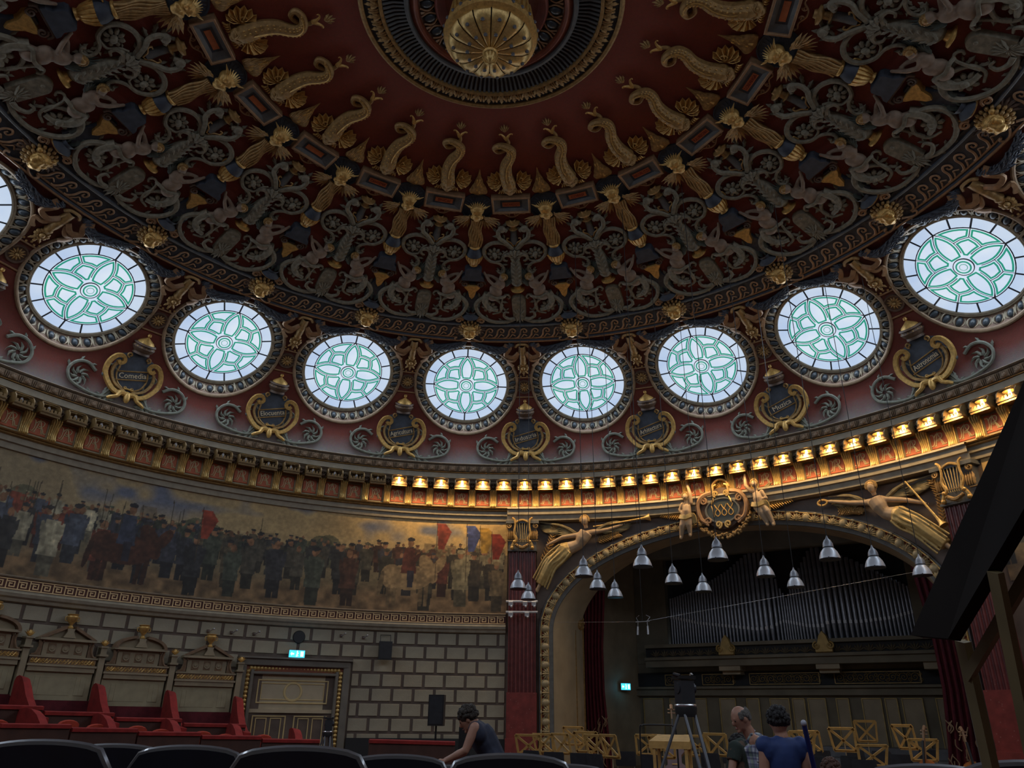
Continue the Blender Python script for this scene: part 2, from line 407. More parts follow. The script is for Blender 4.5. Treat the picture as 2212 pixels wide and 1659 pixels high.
    petal = [(p, -wf2(p)) for p in ps]+[(p, wf2(p)) for p in reversed(ps[:-1])]
    O = (0.88*math.cos(math.pi/4), 0.88*math.sin(math.pi/4)); pk = 0.68
    ea = [(p, wf2(p)) for p in (0.27, 0.36, 0.46, 0.56, pk)]
    midA = ((ea[-1][0]+O[0])/2+0.03, (ea[-1][1]+O[1])/2-0.015)
    eb = [(y, x) for x, y in reversed(ea)]; midB = (midA[1], midA[0])
    kite = ea+[midA, O, midB]+eb
    arc = [(RC*math.cos(t), RC*math.sin(t)) for t in np.linspace(0.02, math.pi/4, 8)]
    tri = [(p, wf2(p)) for p in (pk, 0.8, 0.92, 1.04)]+arc+[O, midA]
    tri2 = [(y, x) for x, y in reversed(tri)]
    outer = [(RC*1.0*math.cos(t), RC*math.sin(t)) for t in np.linspace(0, math.pi/8, 4)]
    outer = [(RG*math.cos(t), RG*math.sin(t)) for t in np.linspace(0, math.pi/8, 4)]+list(reversed(outer))
    def ins(P, d):
        n = len(P); area = sum(P[i][0]*P[(i+1) % n][1]-P[(i+1) % n][0]*P[i][1] for i in range(n)); P = P if area > 0 else list(reversed(P)); out = []
        for i in range(n):
            a, p, b = Vector(P[i-1]), Vector(P[i]), Vector(P[(i+1) % n]); d1 = (p-a).normalized(); d2 = (b-p).normalized()
            n1 = Vector((-d1.y, d1.x)); n2 = Vector((-d2.y, d2.x)); bi = (n1+n2); L = max(0.35, bi.length/2); bi.normalize(); out.append(tuple(p+bi*d/L))
        return out
    def pane(P, d=0.012):
        m = MB(); m.prism(ins(P, d), GH-0.01, GH); return m.mesh('pane', win_fn)
    W['panes'] = []
    green = MB()
    def gstrip(P, a, b):
        A, B = ins(P, a), ins(P, b); n = len(A)
        green.add([(x, y, GH+0.006) for x, y in A]+[(x, y, GH+0.006) for x, y in B], [(i, (i+1) % n, n+(i+1) % n, n+i) for i in range(n)])
    for q in range(4):
        a = math.pi/2*q
        for P in (petal, kite, tri, tri2):
            W['panes'].append((pane(rot(P, a)), M_pane)); gstrip(rot(P, a), 0.034, 0.080)
    for q in range(16): W['panes'].append((pane(rot(outer, math.pi/8*q), 0.016), M_pane2))
    boss = MB(); boss.lathe([(0.0, GH+0.03), (0.12, GH+0.028), (0.235, GH+0.02), (0.235, GH)], n=28); W['panes'].append((boss.mesh('pane', win_fn), M_pane)); hub = MB(); hub.lathe([(0.0, GH-0.004), (0.40, GH-0.004), (0.40, GH-0.01)], n=28); W['panes'].append((hub.mesh('pane', win_fn), M_pane))
    for r0, r1 in ((0.15, 0.19), (0.085, 0.10)):
        green.lathe([(r0, GH+0.034), (r1, GH+0.03)], n=24)
    W['green'] = green.mesh('green_border', win_fn)
    br = MB(); br.lathe([(0.232, GH), (0.236, GH+0.03), (0.252, GH+0.03), (0.256, GH)], n=28)
    for q in range(16):
        t = math.pi/8*q; c, s_ = math.cos(t), math.sin(t); br.tube([(RC*c, RC*s_, GH+0.006), (RG*c, RG*s_, GH+0.006)], 0.024, 4)
    br.lathe([(RC-0.012, GH+0.006), (RC, GH+0.014), (RC+0.012, GH+0.006)], n=64)
    W['bars'] = br.mesh('glazing_bar', win_fn)
    bk = MB(); bk.lathe([(0.0, GH-0.012), (RG*1.02, GH-0.012), (RG*1.02, GH-0.04), (0.0, GH-0.04)], n=64); W['back'] = bk.mesh('leading', win_fn)
    d = MB(); d.lathe([(0.0, GH), (RG, GH), (RG, GH-0.03)], n=48); W['disc'] = d.mesh('pane', win_fn)
    for me, m in ((W['lip'], M_frame), (W['recess'], M_funnel), (W['rim'], M_cream), (W['egg'], M_egg), (W['shell'], M_cream), (W['green'], M_gglass), (W['bars'], M_lead), (W['back'], M_lead), (W['disc'], M_pane)):
        me.materials.append(m)
    for me, m in W['panes']: me.materials.append(m)
    return W
WM = build_window_meshes()
win_area = bpy.data.lights.new('window_daylight', 'AREA'); win_area.shape = 'DISK'; win_area.size = 2.5; win_area.energy = WIN_AREA; win_area.color = (0.76, 0.86, 1.0)
WIN_K = list(range(-4, 6))                                    # the ten round windows the photograph shows
for k in range(-9, 11):
    th = 18.0*k; c = polar(th, wr, wz)
    w = link('window_%d' % (WIN_K.index(k)+1 if k in WIN_K else 20+k), WM['lip'], None, c, rotz_of(th)); w['kind'] = 'structure'
    link('recess', WM['recess'], w)
    if k in WIN_K:
        link('rim', WM['rim'], w); link('leading', WM['back'], w)
        for me, m in WM['panes']: link('pane', me, w)
        link('green_border', WM['green'], w); link('glazing_bar', WM['bars'], w)
        for M in WM['eggs']:
            e = link('egg', WM['egg'], w); e.matrix_local = M
            s_ = link('shell', WM['shell'], e)
    else: link('pane', WM['disc'], w)
    lo = bpy.data.objects.new('window_daylight', win_area); COL.objects.link(lo)
    nrm = Matrix.Rotation(rotz_of(th), 3, 'Z') @ Vector(win_fn(0, 0, 1))
    lo.location = c+nrm*0.10; lo.rotation_euler = nrm.to_track_quat('-Z', 'Y').to_euler()

# ------------------------------------------------------------------ entablature
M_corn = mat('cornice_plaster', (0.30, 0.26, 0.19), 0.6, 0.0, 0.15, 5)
M_corn_d = mat('cornice_brown', (0.20, 0.15, 0.10), 0.6, 0.0, 0.2, 6)  # darker brown plaster of the mouldings and cornice lip
M_frieze = mat('frieze_plaster', (0.36, 0.30, 0.19), 0.6, 0.0, 0.12, 5)
M_tile = mat('cornice_leaf_band', (0.20, 0.13, 0.075), 0.6, 0.1, 0.35, 8)
def ring(name, prof, m, n=240, parent=None):
    mb = MB(); mb.lathe(prof, n=n); return struct(name, mb, m, parent=parent)
entab = ring('trim_1', [(14.25, 7.36), (14.10, 7.38), (14.09, 7.53), (14.02, 7.55), (14.02, 7.69), (13.99, 7.70)], M_corn)
ring('gold_bead', [(14.0, 7.695), (13.93, 7.715), (13.92, 7.735), (13.96, 7.755), (13.90, 7.765), (13.87, 7.79), (13.90, 7.81), (14.05, 7.815)], M_gold_d, parent=entab)
ring('frieze', [(14.04, 7.81), (14.04, 8.40), (13.99, 8.42)], M_frieze, parent=entab)
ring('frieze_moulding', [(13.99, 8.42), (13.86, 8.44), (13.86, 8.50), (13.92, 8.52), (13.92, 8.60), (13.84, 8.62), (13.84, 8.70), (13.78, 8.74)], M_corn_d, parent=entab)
ring('corona', [(13.80, 8.74), (13.70, 8.76), (13.70, 8.93), (13.74, 8.945)], M_corn, parent=entab)
ring('gold_fillet', [(13.74, 8.945), (13.68, 8.95), (13.67, 8.97), (13.73, 8.985)], M_gold_d, parent=entab)
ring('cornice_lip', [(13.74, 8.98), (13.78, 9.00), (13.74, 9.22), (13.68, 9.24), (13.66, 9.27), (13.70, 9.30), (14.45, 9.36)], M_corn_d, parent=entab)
def wall_fn(ra, za):                                          # (u, v, h): along the curved wall, up, towards the hall
    def fn(u, v, h):
        r = ra-h; d = u/ra; return (r*math.sin(d), r*math.cos(d)-ra, v)
    return fn
# leaf tiles of the cornice
lt = MB(); lt.bbox((0, 0, 0.0), (0.25, 0.19, 0.05), 0.015)
for a in (-60, -30, 0, 30, 60): lt.leaf((0, -0.085), R_(90+a*0.75), 0.17-abs(a)*0.0007, 0.055, 2, 0.035, z0=0.02)
for sx in (-1, 1): lt.tube([(sx*0.155, -0.09, 0.0), (sx*0.155, 0.07, 0.03), (sx*0.155, 0.09, 0.0)], [0.012, 0.016, 0.006], 5)
fn = wall_fn(13.70, 9.10); me_tile = lt.mesh('leaf_tile', fn); me_tile.materials.append(M_tile)
for i in range(-42, 56):
    th = 1.5*i; link('leaf_tile', me_tile, entab, polar(th, 13.70, 9.10), rotz_of(th))
# monogram panels and fluted brackets
pn = MB(); pn.bbox((0, 0, 0.02), (0.44, 0.46, 0.05), 0.012); me_pn = pn.mesh('monogram_panel', wall_fn(14.0, 8.11)); me_pn.materials.append(mat('monogram_red', (0.50, 0.13, 0.055), 0.55, 0.0, 0.12, 7))
pf = MB()
for a, b, w, h in ((0, 0.27, 0.56, 0.08), (0, -0.265, 0.56, 0.07), (-0.25, 0, 0.06, 0.46), (0.25, 0, 0.06, 0.46)): pf.bbox((a, b, 0.005), (w, h, 0.05), 0.015)
me_pf = pf.mesh('panel_surround', wall_fn(14.0, 8.11)); me_pf.materials.append(M_frieze)
mg = MB()
mg.tube([(0, 0.18, 0.055), (0, 0.21, 0.05)], [0.02, 0.008], 5)
for sx in (-1, 1): mg.tube(bez([(0, 0.185, 0.055), (sx*0.045, 0.03, 0.06), (sx*0.075, -0.10, 0.055), (sx*0.10, -0.155, 0.05)], 8), [0.014]*9, 5)
for sx in (-1, 1): mg.tube([(sx*0.065, -0.165, 0.05), (sx*0.135, -0.165, 0.05)], 0.012, 4)
mg.tube(bez([(-0.05, -0.02, 0.06), (0, -0.045, 0.06), (0.05, -0.02, 0.06)], 6), 0.011, 5)
mg.tube(bez([(-0.19, 0.155, 0.055), (-0.145, 0.16, 0.055), (-0.11, 0.10, 0.055), (-0.115, -0.06, 0.055), (-0.16, -0.15, 0.055), (-0.20, -0.14, 0.055)], 15), 0.013, 5)
mg.tube(bez([(-0.10, 0.07, 0.065), (-0.03, 0.15, 0.07), (0.09, 0.155, 0.065), (0.12, 0.09, 0.06), (0.07, 0.01, 0.065), (-0.02, 0.0, 0.065)], 15), 0.013, 5)
mg.tube(bez([(0.05, 0.0, 0.065), (0.10, -0.06, 0.065), (0.13, -0.14, 0.06), (0.18, -0.16, 0.055), (0.20, -0.13, 0.05)], 12), 0.014, 5)
me_mg = mg.mesh('monogram', wall_fn(14.0, 8.11)); me_mg.materials.append(mat('monogram_cream', (0.62, 0.50, 0.28), 0.45, 0.2, 0.08))
bk = MB()
for i in range(4):
    u = -0.075+0.05*i; fl = 1.25-0.25
    bk.tube(bez([(u*1.45, 0.30, 0.10), (u*1.5, 0.27, 0.20), (u*1.3, 0.18, 0.23), (u*1.0, 0.02, 0.17), (u*0.95, -0.16, 0.12), (u*1.05, -0.28, 0.13), (u*1.1, -0.32, 0.07)], 18), [0.03]*4+[0.026]*11+[0.03]*4, 6, squash=0.9)
bk.bbox((0, 0.0, 0.04), (0.20, 0.62, 0.10), 0.01)
me_bk = bk.mesh('fluted_bracket', wall_fn(14.0, 8.12)); me_bk.materials.append(M_gold_b)
bt = MB()
for sx in (-1, 1): bt.tube(spiral((0, 0), 0.05, 0.012, math.pi/2, 1.4, 14), [0.018]*14, 4)
for sx in (-1, 1): bt.leaf((0, 0.0, 0.2), R_(90+sx*38), 0.17, 0.07, 3, 0.05)
bt.leaf((0, 0.0, 0.22), R_(90), 0.18, 0.06, 3, 0.06); bt.ell((0, 0.02, 0.22), (0.07, 0.05, 0.06), 8, 5)
for sx in (-1, 1): bt.ell((sx*0.09, 0.13, 0.24), (0.022, 0.022, 0.02), 6, 4)
me_bt = bt.mesh('bracket_leaf', wall_fn(14.0, 8.44)); me_bt.materials.append(M_brown)
# lamp housing: arched cheeks, slotted front, reflector and bulb
LZ = 8.40
hs = MB(); ar = [(-0.32, 0.0), (0.17, 0.0), (0.20, 0.10), (0.17, 0.20), (0.10, 0.27), (-0.02, 0.30), (-0.32, 0.30)]
for sx in (-1, 1): hs.add([(sx*0.255, v, h) for h, v in ar]+[(sx*0.225, v, h) for h, v in ar], [tuple(range(7)), tuple(reversed(range(7, 14)))]+[(i, (i+1) % 7, 7+(i+1) % 7, 7+i) for i in range(7)])
hs.box((0, -0.008, -0.06), (0.54, 0.016, 0.52)); hs.box((0, 0.305, -0.20), (0.50, 0.02, 0.24)); hs.box((0, 0.16, -0.30), (0.48, 0.33, 0.03))
me_hs = hs.mesh('housing', wall_fn(13.70, LZ)); me_hs.materials.append(mat('lamp_housing', (0.22, 0.135, 0.05), 0.5, 0.2, 0.15, 8))
hr = MB(); hr.tube([(-0.25, 0.27, 0.09), (-0.2, 0.30, 0.07), (0.2, 0.30, 0.07), (0.25, 0.27, 0.09)], 0.014, 5); hr.box((0, 0.02, 0.19), (0.52, 0.03, 0.03)); hr.box((0, -0.045, 0.15), (0.52, 0.06, 0.04))
for i in range(5): hr.box((-0.20+0.10*i, 0.07, 0.19), (0.062, 0.075, 0.02))
me_hr = hr.mesh('slotted_front', wall_fn(13.70, LZ)); me_hr.materials.append(MATS['lamp_housing'])
rf = MB(); rf.lathe([(0.03, 0.235), (0.10, 0.215), (0.16, 0.20), (0.165, 0.195), (0.10, 0.205), (0.03, 0.22)], c=(0, 0.04, -0.02), axis='y', n=20); rf.tube([(0, 0.26, -0.02), (0, 0.30, -0.08)], 0.02, 6)
me_rf = rf.mesh('reflector', wall_fn(13.70, LZ)); me_rf.materials.append(M_gold_b)
bu = MB(); bu.lathe([(0.004, 0.04), (0.03, 0.055), (0.045, 0.09), (0.043, 0.13), (0.028, 0.17), (0.022, 0.215)], c=(0, 0.05, 0.0), axis='y', n=12)
me_bu1 = bu.mesh('bulb', wall_fn(13.70, LZ)); me_bu1.materials.append(mat('lit_bulb', (1, 0.85, 0.6), 0.4, 0, 0, emit=(1.0, 0.62, 0.22), estr=40.0))
me_bu0 = bu.mesh('bulb', wall_fn(13.70, LZ)); me_bu0.materials.append(mat('unlit_bulb', (0.65, 0.66, 0.7), 0.15, 0.0, 0.0))
lampL = bpy.data.lights.new('cornice_lamp_light', 'SPOT'); lampL.energy = LAMP_W; lampL.color = (1.0, 0.64, 0.27); lampL.shadow_soft_size = 0.05; lampL.spot_size = R_(150); lampL.spot_blend = 0.6
nu = nl = 0
for i in range(-21, 28):
    th = 3.0*i
    link('monogram_panel', me_pn, entab, polar(th, 14.0, 8.11), rotz_of(th)); link('panel_surround', me_pf, entab, polar(th, 14.0, 8.11), rotz_of(th))
    link('monogram', me_mg, entab, polar(th, 14.0, 8.11), rotz_of(th))
    link('fluted_bracket', me_bk, entab, polar(th+1.5, 14.0, 8.12), rotz_of(th+1.5)); link('bracket_leaf', me_bt, entab, polar(th+1.5, 14.0, 8.46), rotz_of(th+1.5))
    lit = th >= -9.01
    if lit: nl += 1; lab = 'lit cornice lamp with glowing bulb, %s from the left of the lit row' % nth(nl-1)
    else: nu += 1; lab = 'unlit dark cornice lamp over the mural, %s to the left of the lit row' % nth(int(round((-12-th)/3)))
    t = thing('cornice_lamp', lab, 'lamp', polar(th, 13.70, LZ), rotz_of(th), 'cornice lamps that are lit' if lit else 'cornice lamps that are off')
    for nm, me in (('housing', me_hs), ('slotted_front', me_hr), ('reflector', me_rf), ('bulb', me_bu1 if lit else me_bu0)): link(nm, me, t)
    if lit:
        lo = bpy.data.objects.new('cornice_lamp_light', lampL); COL.objects.link(lo); lo.parent = t; lo.location = (0, -0.33, 0.06); lo.rotation_euler = Vector((0, 0.5, -0.62)).to_track_quat('-Z', 'Y').to_euler()
# ================================================================== PLASTER RELIEFS OF THE DOME  (u across, v up the meridian, h off the surface)
OC = -math.pi/2
def fan(mb, c, a0, a1, r, n=7, h=0.05, r0=0.04):             # scalloped fin with ribs
    vs = [(c[0], c[1], 0.02)]; N = n*2
    for i in range(N+1):
        t = a0+(a1-a0)*i/N; q = r*(1.0 if i % 2 else 0.90)*(0.72+0.28*math.sin(math.pi*(0.2+0.75*i/N))); vs.append((c[0]+q*math.cos(t), c[1]+q*math.sin(t), h*(1.0 if i % 2 == 0 else 0.45)))
    vs2 = [(x, y, z-0.03) for x, y, z in vs]; m = len(vs)
    mb.add(vs+vs2, [(0, i, i+1) for i in range(1, m-1)]+[(m, m+i+1, m+i) for i in range(1, m-1)]+[(i, m+i, m+i+1, i+1) for i in range(1, m-1)]+[(0, 1, m+1, m), (m-1, 0, m, 2*m-1)][:2])
    for i in range(0, N+1, 2):
        t = a0+(a1-a0)*i/N; q = vs[i+1]; mb.tube([(c[0], c[1], 0.04), (q[0]*0.5+c[0]*0.5, q[1]*0.5+c[1]*0.5, h+0.015), (q[0], q[1], h)], [0.016, 0.013, 0.007], 4)
    return mb
def feather_wing(mb, root, a0, a1, L0, L1, n=7, w=0.07, h0=0.06, dh=0.008):
    for i in range(n):
        t = i/(n-1); a = a0+(a1-a0)*t; L = L0+(L1-L0)*math.sin(math.pi*(0.25+0.6*t)); mb.leaf((root[0], root[1], h0+dh*i), a, L, w, 2, 0.03)
    return mb
def rosette(mb, c, r, n=7, h=0.08):
    for i in range(n):
        a = 2*math.pi*i/n; mb.ell((c[0]+0.62*r*math.cos(a), c[1]+0.62*r*math.sin(a), h*0.7), (0.38*r, 0.24*r, h*0.6), 6, 4, Matrix.Rotation(a, 3, 'Z'))
    mb.ell((c[0], c[1], h), (0.36*r, 0.36*r, h*0.75), 8, 5); return mb
def leafy(mb, path, w, every=2, flip=1, h=0.05):             # acanthus leaves growing along a stem
    for i in range(1, len(path)-1, every):
        a = math.atan2(path[i+1][1]-path[i-1][1], path[i+1][0]-path[i-1][0]); mb.leaf((path[i][0], path[i][1], 0.02), a+flip*0.75, w*1.5, w*0.75, 2, h)
    return mb

def make_dolphin():
    T = Tmpl('dolphin_relief'); fn = dome_fn(11.22)
    b = MB(); P = bez([(0, 0.05, .11), (-.02, .30, .15), (-.07, .62, .15), (-.03, .95, .13), (.10, 1.20, .12), (.13, 1.40, .13), (.02, 1.55, .14), (-.17, 1.58, .11), (-.31, 1.47, .09), (-.22, 1.34, .08), (-.04, 1.40, .06), (.07, 1.60, .05), (.02, 1.80, .06)], 60)
    n = len(P); rr = np.interp(np.linspace(0, 1, n), [0, .06, .2, .4, .6, .8, 1], [.14, .205, .17, .125, .08, .055, .042]); b.tube(P, list(rr), 9)
    b.ell((0, .10, .15), (.20, .17, .13), 10, 6); b.ell((0, -.02, .16), (.10, .07, .09), 8, 5); b.ell((0, -.07, .12), (.08, .03, .06), 8, 4)
    for sx in (-1, 1):
        b.ell((sx*.10, .10, .25), (.045, .035, .04), 7, 4); b.tube(bez([(sx*.03, .05, .27), (sx*.10, .16, .28), (sx*.20, .12, .2)], 7), [.02]*7, 5)
        b.tube(bez([(sx*.16, .0, .12), (sx*.27, .02, .12), (sx*.33, .07, .10), (sx*.40, .06, .08)], 8), [.02, .018, .016, .014, .012, .01, .008, .006, .005][:9], 4)
    T.part('body', b, M_gold_d, fn)
    sp = MB(); k = n*62//100
    sp.tube([(p[0]+.02, p[1], p[2]+rr[i]*0.98) for i, p in enumerate(P[6:k])], .016, 5)
    for i in range(5, k, 2):
        for q in (-.75, -.4, .4, .75): sp.ell((P[i][0]+q*rr[i], P[i][1], P[i][2]+rr[i]*math.sqrt(1-q*q)*.93), (.026, .03, .018), 5, 4)
    T.part('scales', sp, M_gold, fn)
    for sx in (-1, 1):
        f = MB(); fan(f, (sx*.20, .24), R_(90-sx*6), R_(90-sx*140), .45, 6, .12); f.tube(spiral((sx*.30, .34), .10, .02, R_(90), -sx*.9, 12, .10), .018, 5); T.part('fin', f, M_gold, fn)
        c = MB()
        for i in range(4): c.tube(bez([(sx*.20+(i-1.5)*.045, .01, .09), (sx*.21+(i-1.5)*.06, -.05, .12), (sx*.215+(i-1.5)*.075, -.11, .06)], 6), [.022]*6+[.014], 5)
        T.part('claw', c, M_gold, fn)
    t = MB()
    for sx in (-1, 1): t.tube(bez([(.02, 1.74, .06), (.02+sx*.05, 1.86, .08), (.02+sx*.12, 1.94, .08), (.02+sx*.17, 1.93, .07), (.02+sx*.16, 1.89, .06)], 12), [.045, .045, .042, .036, .03, .026, .022, .018, .016, .016, .014, .012, .012][:13], 6)
    T.part('tail_leaf', t, M_gold, fn)
    u = MB()
    for i in range(5): u.leaf((0, 2.02, .04), R_(90+(i-2)*22), .24-.03*abs(i-2), .08, 2, .06)
    u.ell((0, 2.08, .06), (.06, .08, .05), 8, 5); T.part('bud', u, M_gold_d, fn)
    return T
def make_plaque():
    T = Tmpl('name_plaque'); fn = dome_fn(10.74)
    fr = MB(); W, H = 1.10, .56
    for a, b, w, h in ((0, H/2-.03, W, .06), (0, -H/2+.03, W, .06), (-W/2+.03, 0, .06, H), (W/2-.03, 0, .06, H)): fr.bbox((a, b, .10), (w, h, .20), .012)
    T.part('frame', fr, M_copper, fn)
    s = MB(); a, b = (W/2-.06, H/2-.06), (.31, .13)
    vs = [(-a[0], -a[1], .15), (a[0], -a[1], .15), (a[0], a[1], .15), (-a[0], a[1], .15), (-b[0], -b[1], .10), (b[0], -b[1], .10), (b[0], b[1], .10), (-b[0], b[1], .10)]
    s.add(vs, [(0, 1, 5, 4), (1, 2, 6, 5), (2, 3, 7, 6), (3, 0, 4, 7)]); T.part('slope', s, M_slate, fn)
    d = MB(); d.box((0, 0, .07), (.62, .26, .05)); T.part('dark_border', d, M_navy, fn)
    r = MB(); r.bbox((0, 0, .085), (.50, .15, .05), .008); T.part('plate', r, M_redplate, fn)
    g = MB()
    g.tube(bez([(-.42, -.31, .08), (-.36, -.35, .09), (-.24, -.33, .09), (-.10, -.43, .09), (0, -.45, .09), (.10, -.43, .09), (.24, -.33, .09), (.36, -.35, .09), (.42, -.31, .08)], 24), .022, 5)
    for sx in (-1, 1): g.tube(spiral((sx*.12, -.365), .06, .012, R_(90), sx*1.3, 14, .09), .018, 5); g.ell((sx*.42, -.31, .08), .032, 7, 4)
    T.part('scroll_bracket', g, M_copper, fn)
    return T, fn
def make_flame():
    T = Tmpl('flame_finial'); fn = dome_fn(11.02); f = MB(); random.seed(3)
    for i in range(17):
        a = (i/16-.5)*2; y0 = .03+.05*abs(a); L = .88*(1-abs(a)**1.3*.58); u = a*.18
        f.tube(bez([(u, y0, .07), (u*1.25+.02*math.sin(i), y0+L*.3, .12), (u*.9-.02*math.sin(i*2), y0+L*.62, .09), (u*.25, y0+L, .05)], 10), [.03, .042, .04, .04, .036, .03, .026, .02, .012, .006][:10], 5)
    T.part('flame', f, M_gold_d, fn)
    for i in range(9):
        pass
    k = MB()
    for i in range(12): a = random.uniform(-.12, .12); v = random.uniform(.12, .62); k.ell((a*(1-v), v, .14-.05*v), (.026, .05, .03), 6, 4)
    T.part('flame_tip', k, M_gold, fn); return T
def make_beast():
    T = Tmpl('beast_mask'); fn0 = dome_fn(10.55); fn = lambda u, v, h: fn0(u*1.22, v*1.18-.02, h*1.15)
    d = MB(); d.lathe([(0, .03), (.44, .03), (.45, .05), (.48, .05), (.48, -.02)], n=32)
    for i in range(12): a = R_(15*i+7); d.tube([(.28*math.cos(a), .28*math.sin(a), .03), (.40*math.cos(a), .40*math.sin(a), .035)], .008, 4)
    T.part('disc', d, M_navy, fn0)
    h = MB(); h.ell((0, .06, .16), (.17, .16, .15), 12, 8); h.ell((0, -.10, .22), (.11, .13, .11), 10, 6); h.ell((0, -.20, .22), (.09, .05, .06), 8, 5)
    for sx in (-1, 1):
        h.ell((sx*.075, .03, .29), (.05, .035, .035), 7, 5); h.ell((sx*.10, -.10, .25), (.06, .06, .06), 7, 5); h.tube([(sx*.03, .10, .30), (sx*.10, .09, .29), (sx*.15, .13, .24)], .026, 5)
        h.ell((sx*.05, -.07, .31), (.03, .04, .03), 6, 4)
    T.part('head', solid(h, .016, 3, .5), M_gold, fn)
    m = MB()
    for sx in (-1, 1): m.tube([(sx*.12, .13, .20), (sx*.20, .18, .22), (sx*.30, .22, .18)], [.035, .025, .004], 6)
    for i in range(9): a = R_(30+15*i); m.tube([(.12*math.cos(a), .08+.10*math.sin(a), .22), (.23*math.cos(a), .08+.22*math.sin(a), .16)], [.025, .005], 5)
    T.part('mane', m, M_gold_b, fn)
    for sx in (-1, 1):
        w = MB(); feather_wing(w, (sx*.16, -.16), R_(270+sx*8), R_(270+sx*82), .34, .46, 7, .09, .08, .015); feather_wing(w, (sx*.17, -.14), R_(270+sx*30), R_(270+sx*88), .18, .26, 5, .08, .16, .012); T.part('wing', w, M_gold_d, fn)
    return T
def make_torch():
    T = Tmpl('torch_and_urn'); fn = dome_fn(8.44)
    f = MB()
    for i in range(7):
        x = (i-3)*.052; ph = i*.9; f.tube([(x*(1.15-.25*t)+.028*math.sin(ph+t*9), .78+.98*t, .13+.05*math.cos((i-3)*.45)) for t in np.linspace(0, 1, 16)], .036, 6)
    f.lathe([(.15, .76), (.15, 1.75)], c=(0, 0, .05), axis='y', n=12); T.part('flames', f, M_gold_d, fn)
    c = MB(); c.lathe([(.16, .70), (.18, .72), (.18, .76), (.16, .78)], c=(0, 0, .06), axis='y', n=14); T.part('collar', c, M_gold, fn)
    s = MB(); s.lathe([(.14, .70), (.19, .64), (.24, .52), (.25, .42)], c=(0, 0, .05), axis='y', n=16); T.part('shoulder', s, M_navy, fn)
    g = MB(); g.lathe([(.25, .42), (.24, .30), (.18, .14), (.10, .06), (.12, .02), (.13, 0)], c=(0, 0, .04), axis='y', n=16)
    for i in range(9):
        a = math.pi*(i+.5)/9; g.tube([(.25*math.cos(a), .42, .04+.25*math.sin(a)), (.24*math.cos(a), .30, .04+.24*math.sin(a)), (.18*math.cos(a), .14, .04+.18*math.sin(a)), (.11*math.cos(a), .07, .04+.11*math.sin(a))], [.035, .033, .026, .016], 5)
    T.part('bowl', g, M_gold, fn)
    for sx in (-1, 1):
        h = MB(); h.tube(bez([(sx*.22, .60, .08), (sx*.33, .58, .08), (sx*.34, .42, .08), (sx*.22, .28, .08)], 10), .02, 5); T.part('handle', h, M_gold, fn)
    return T
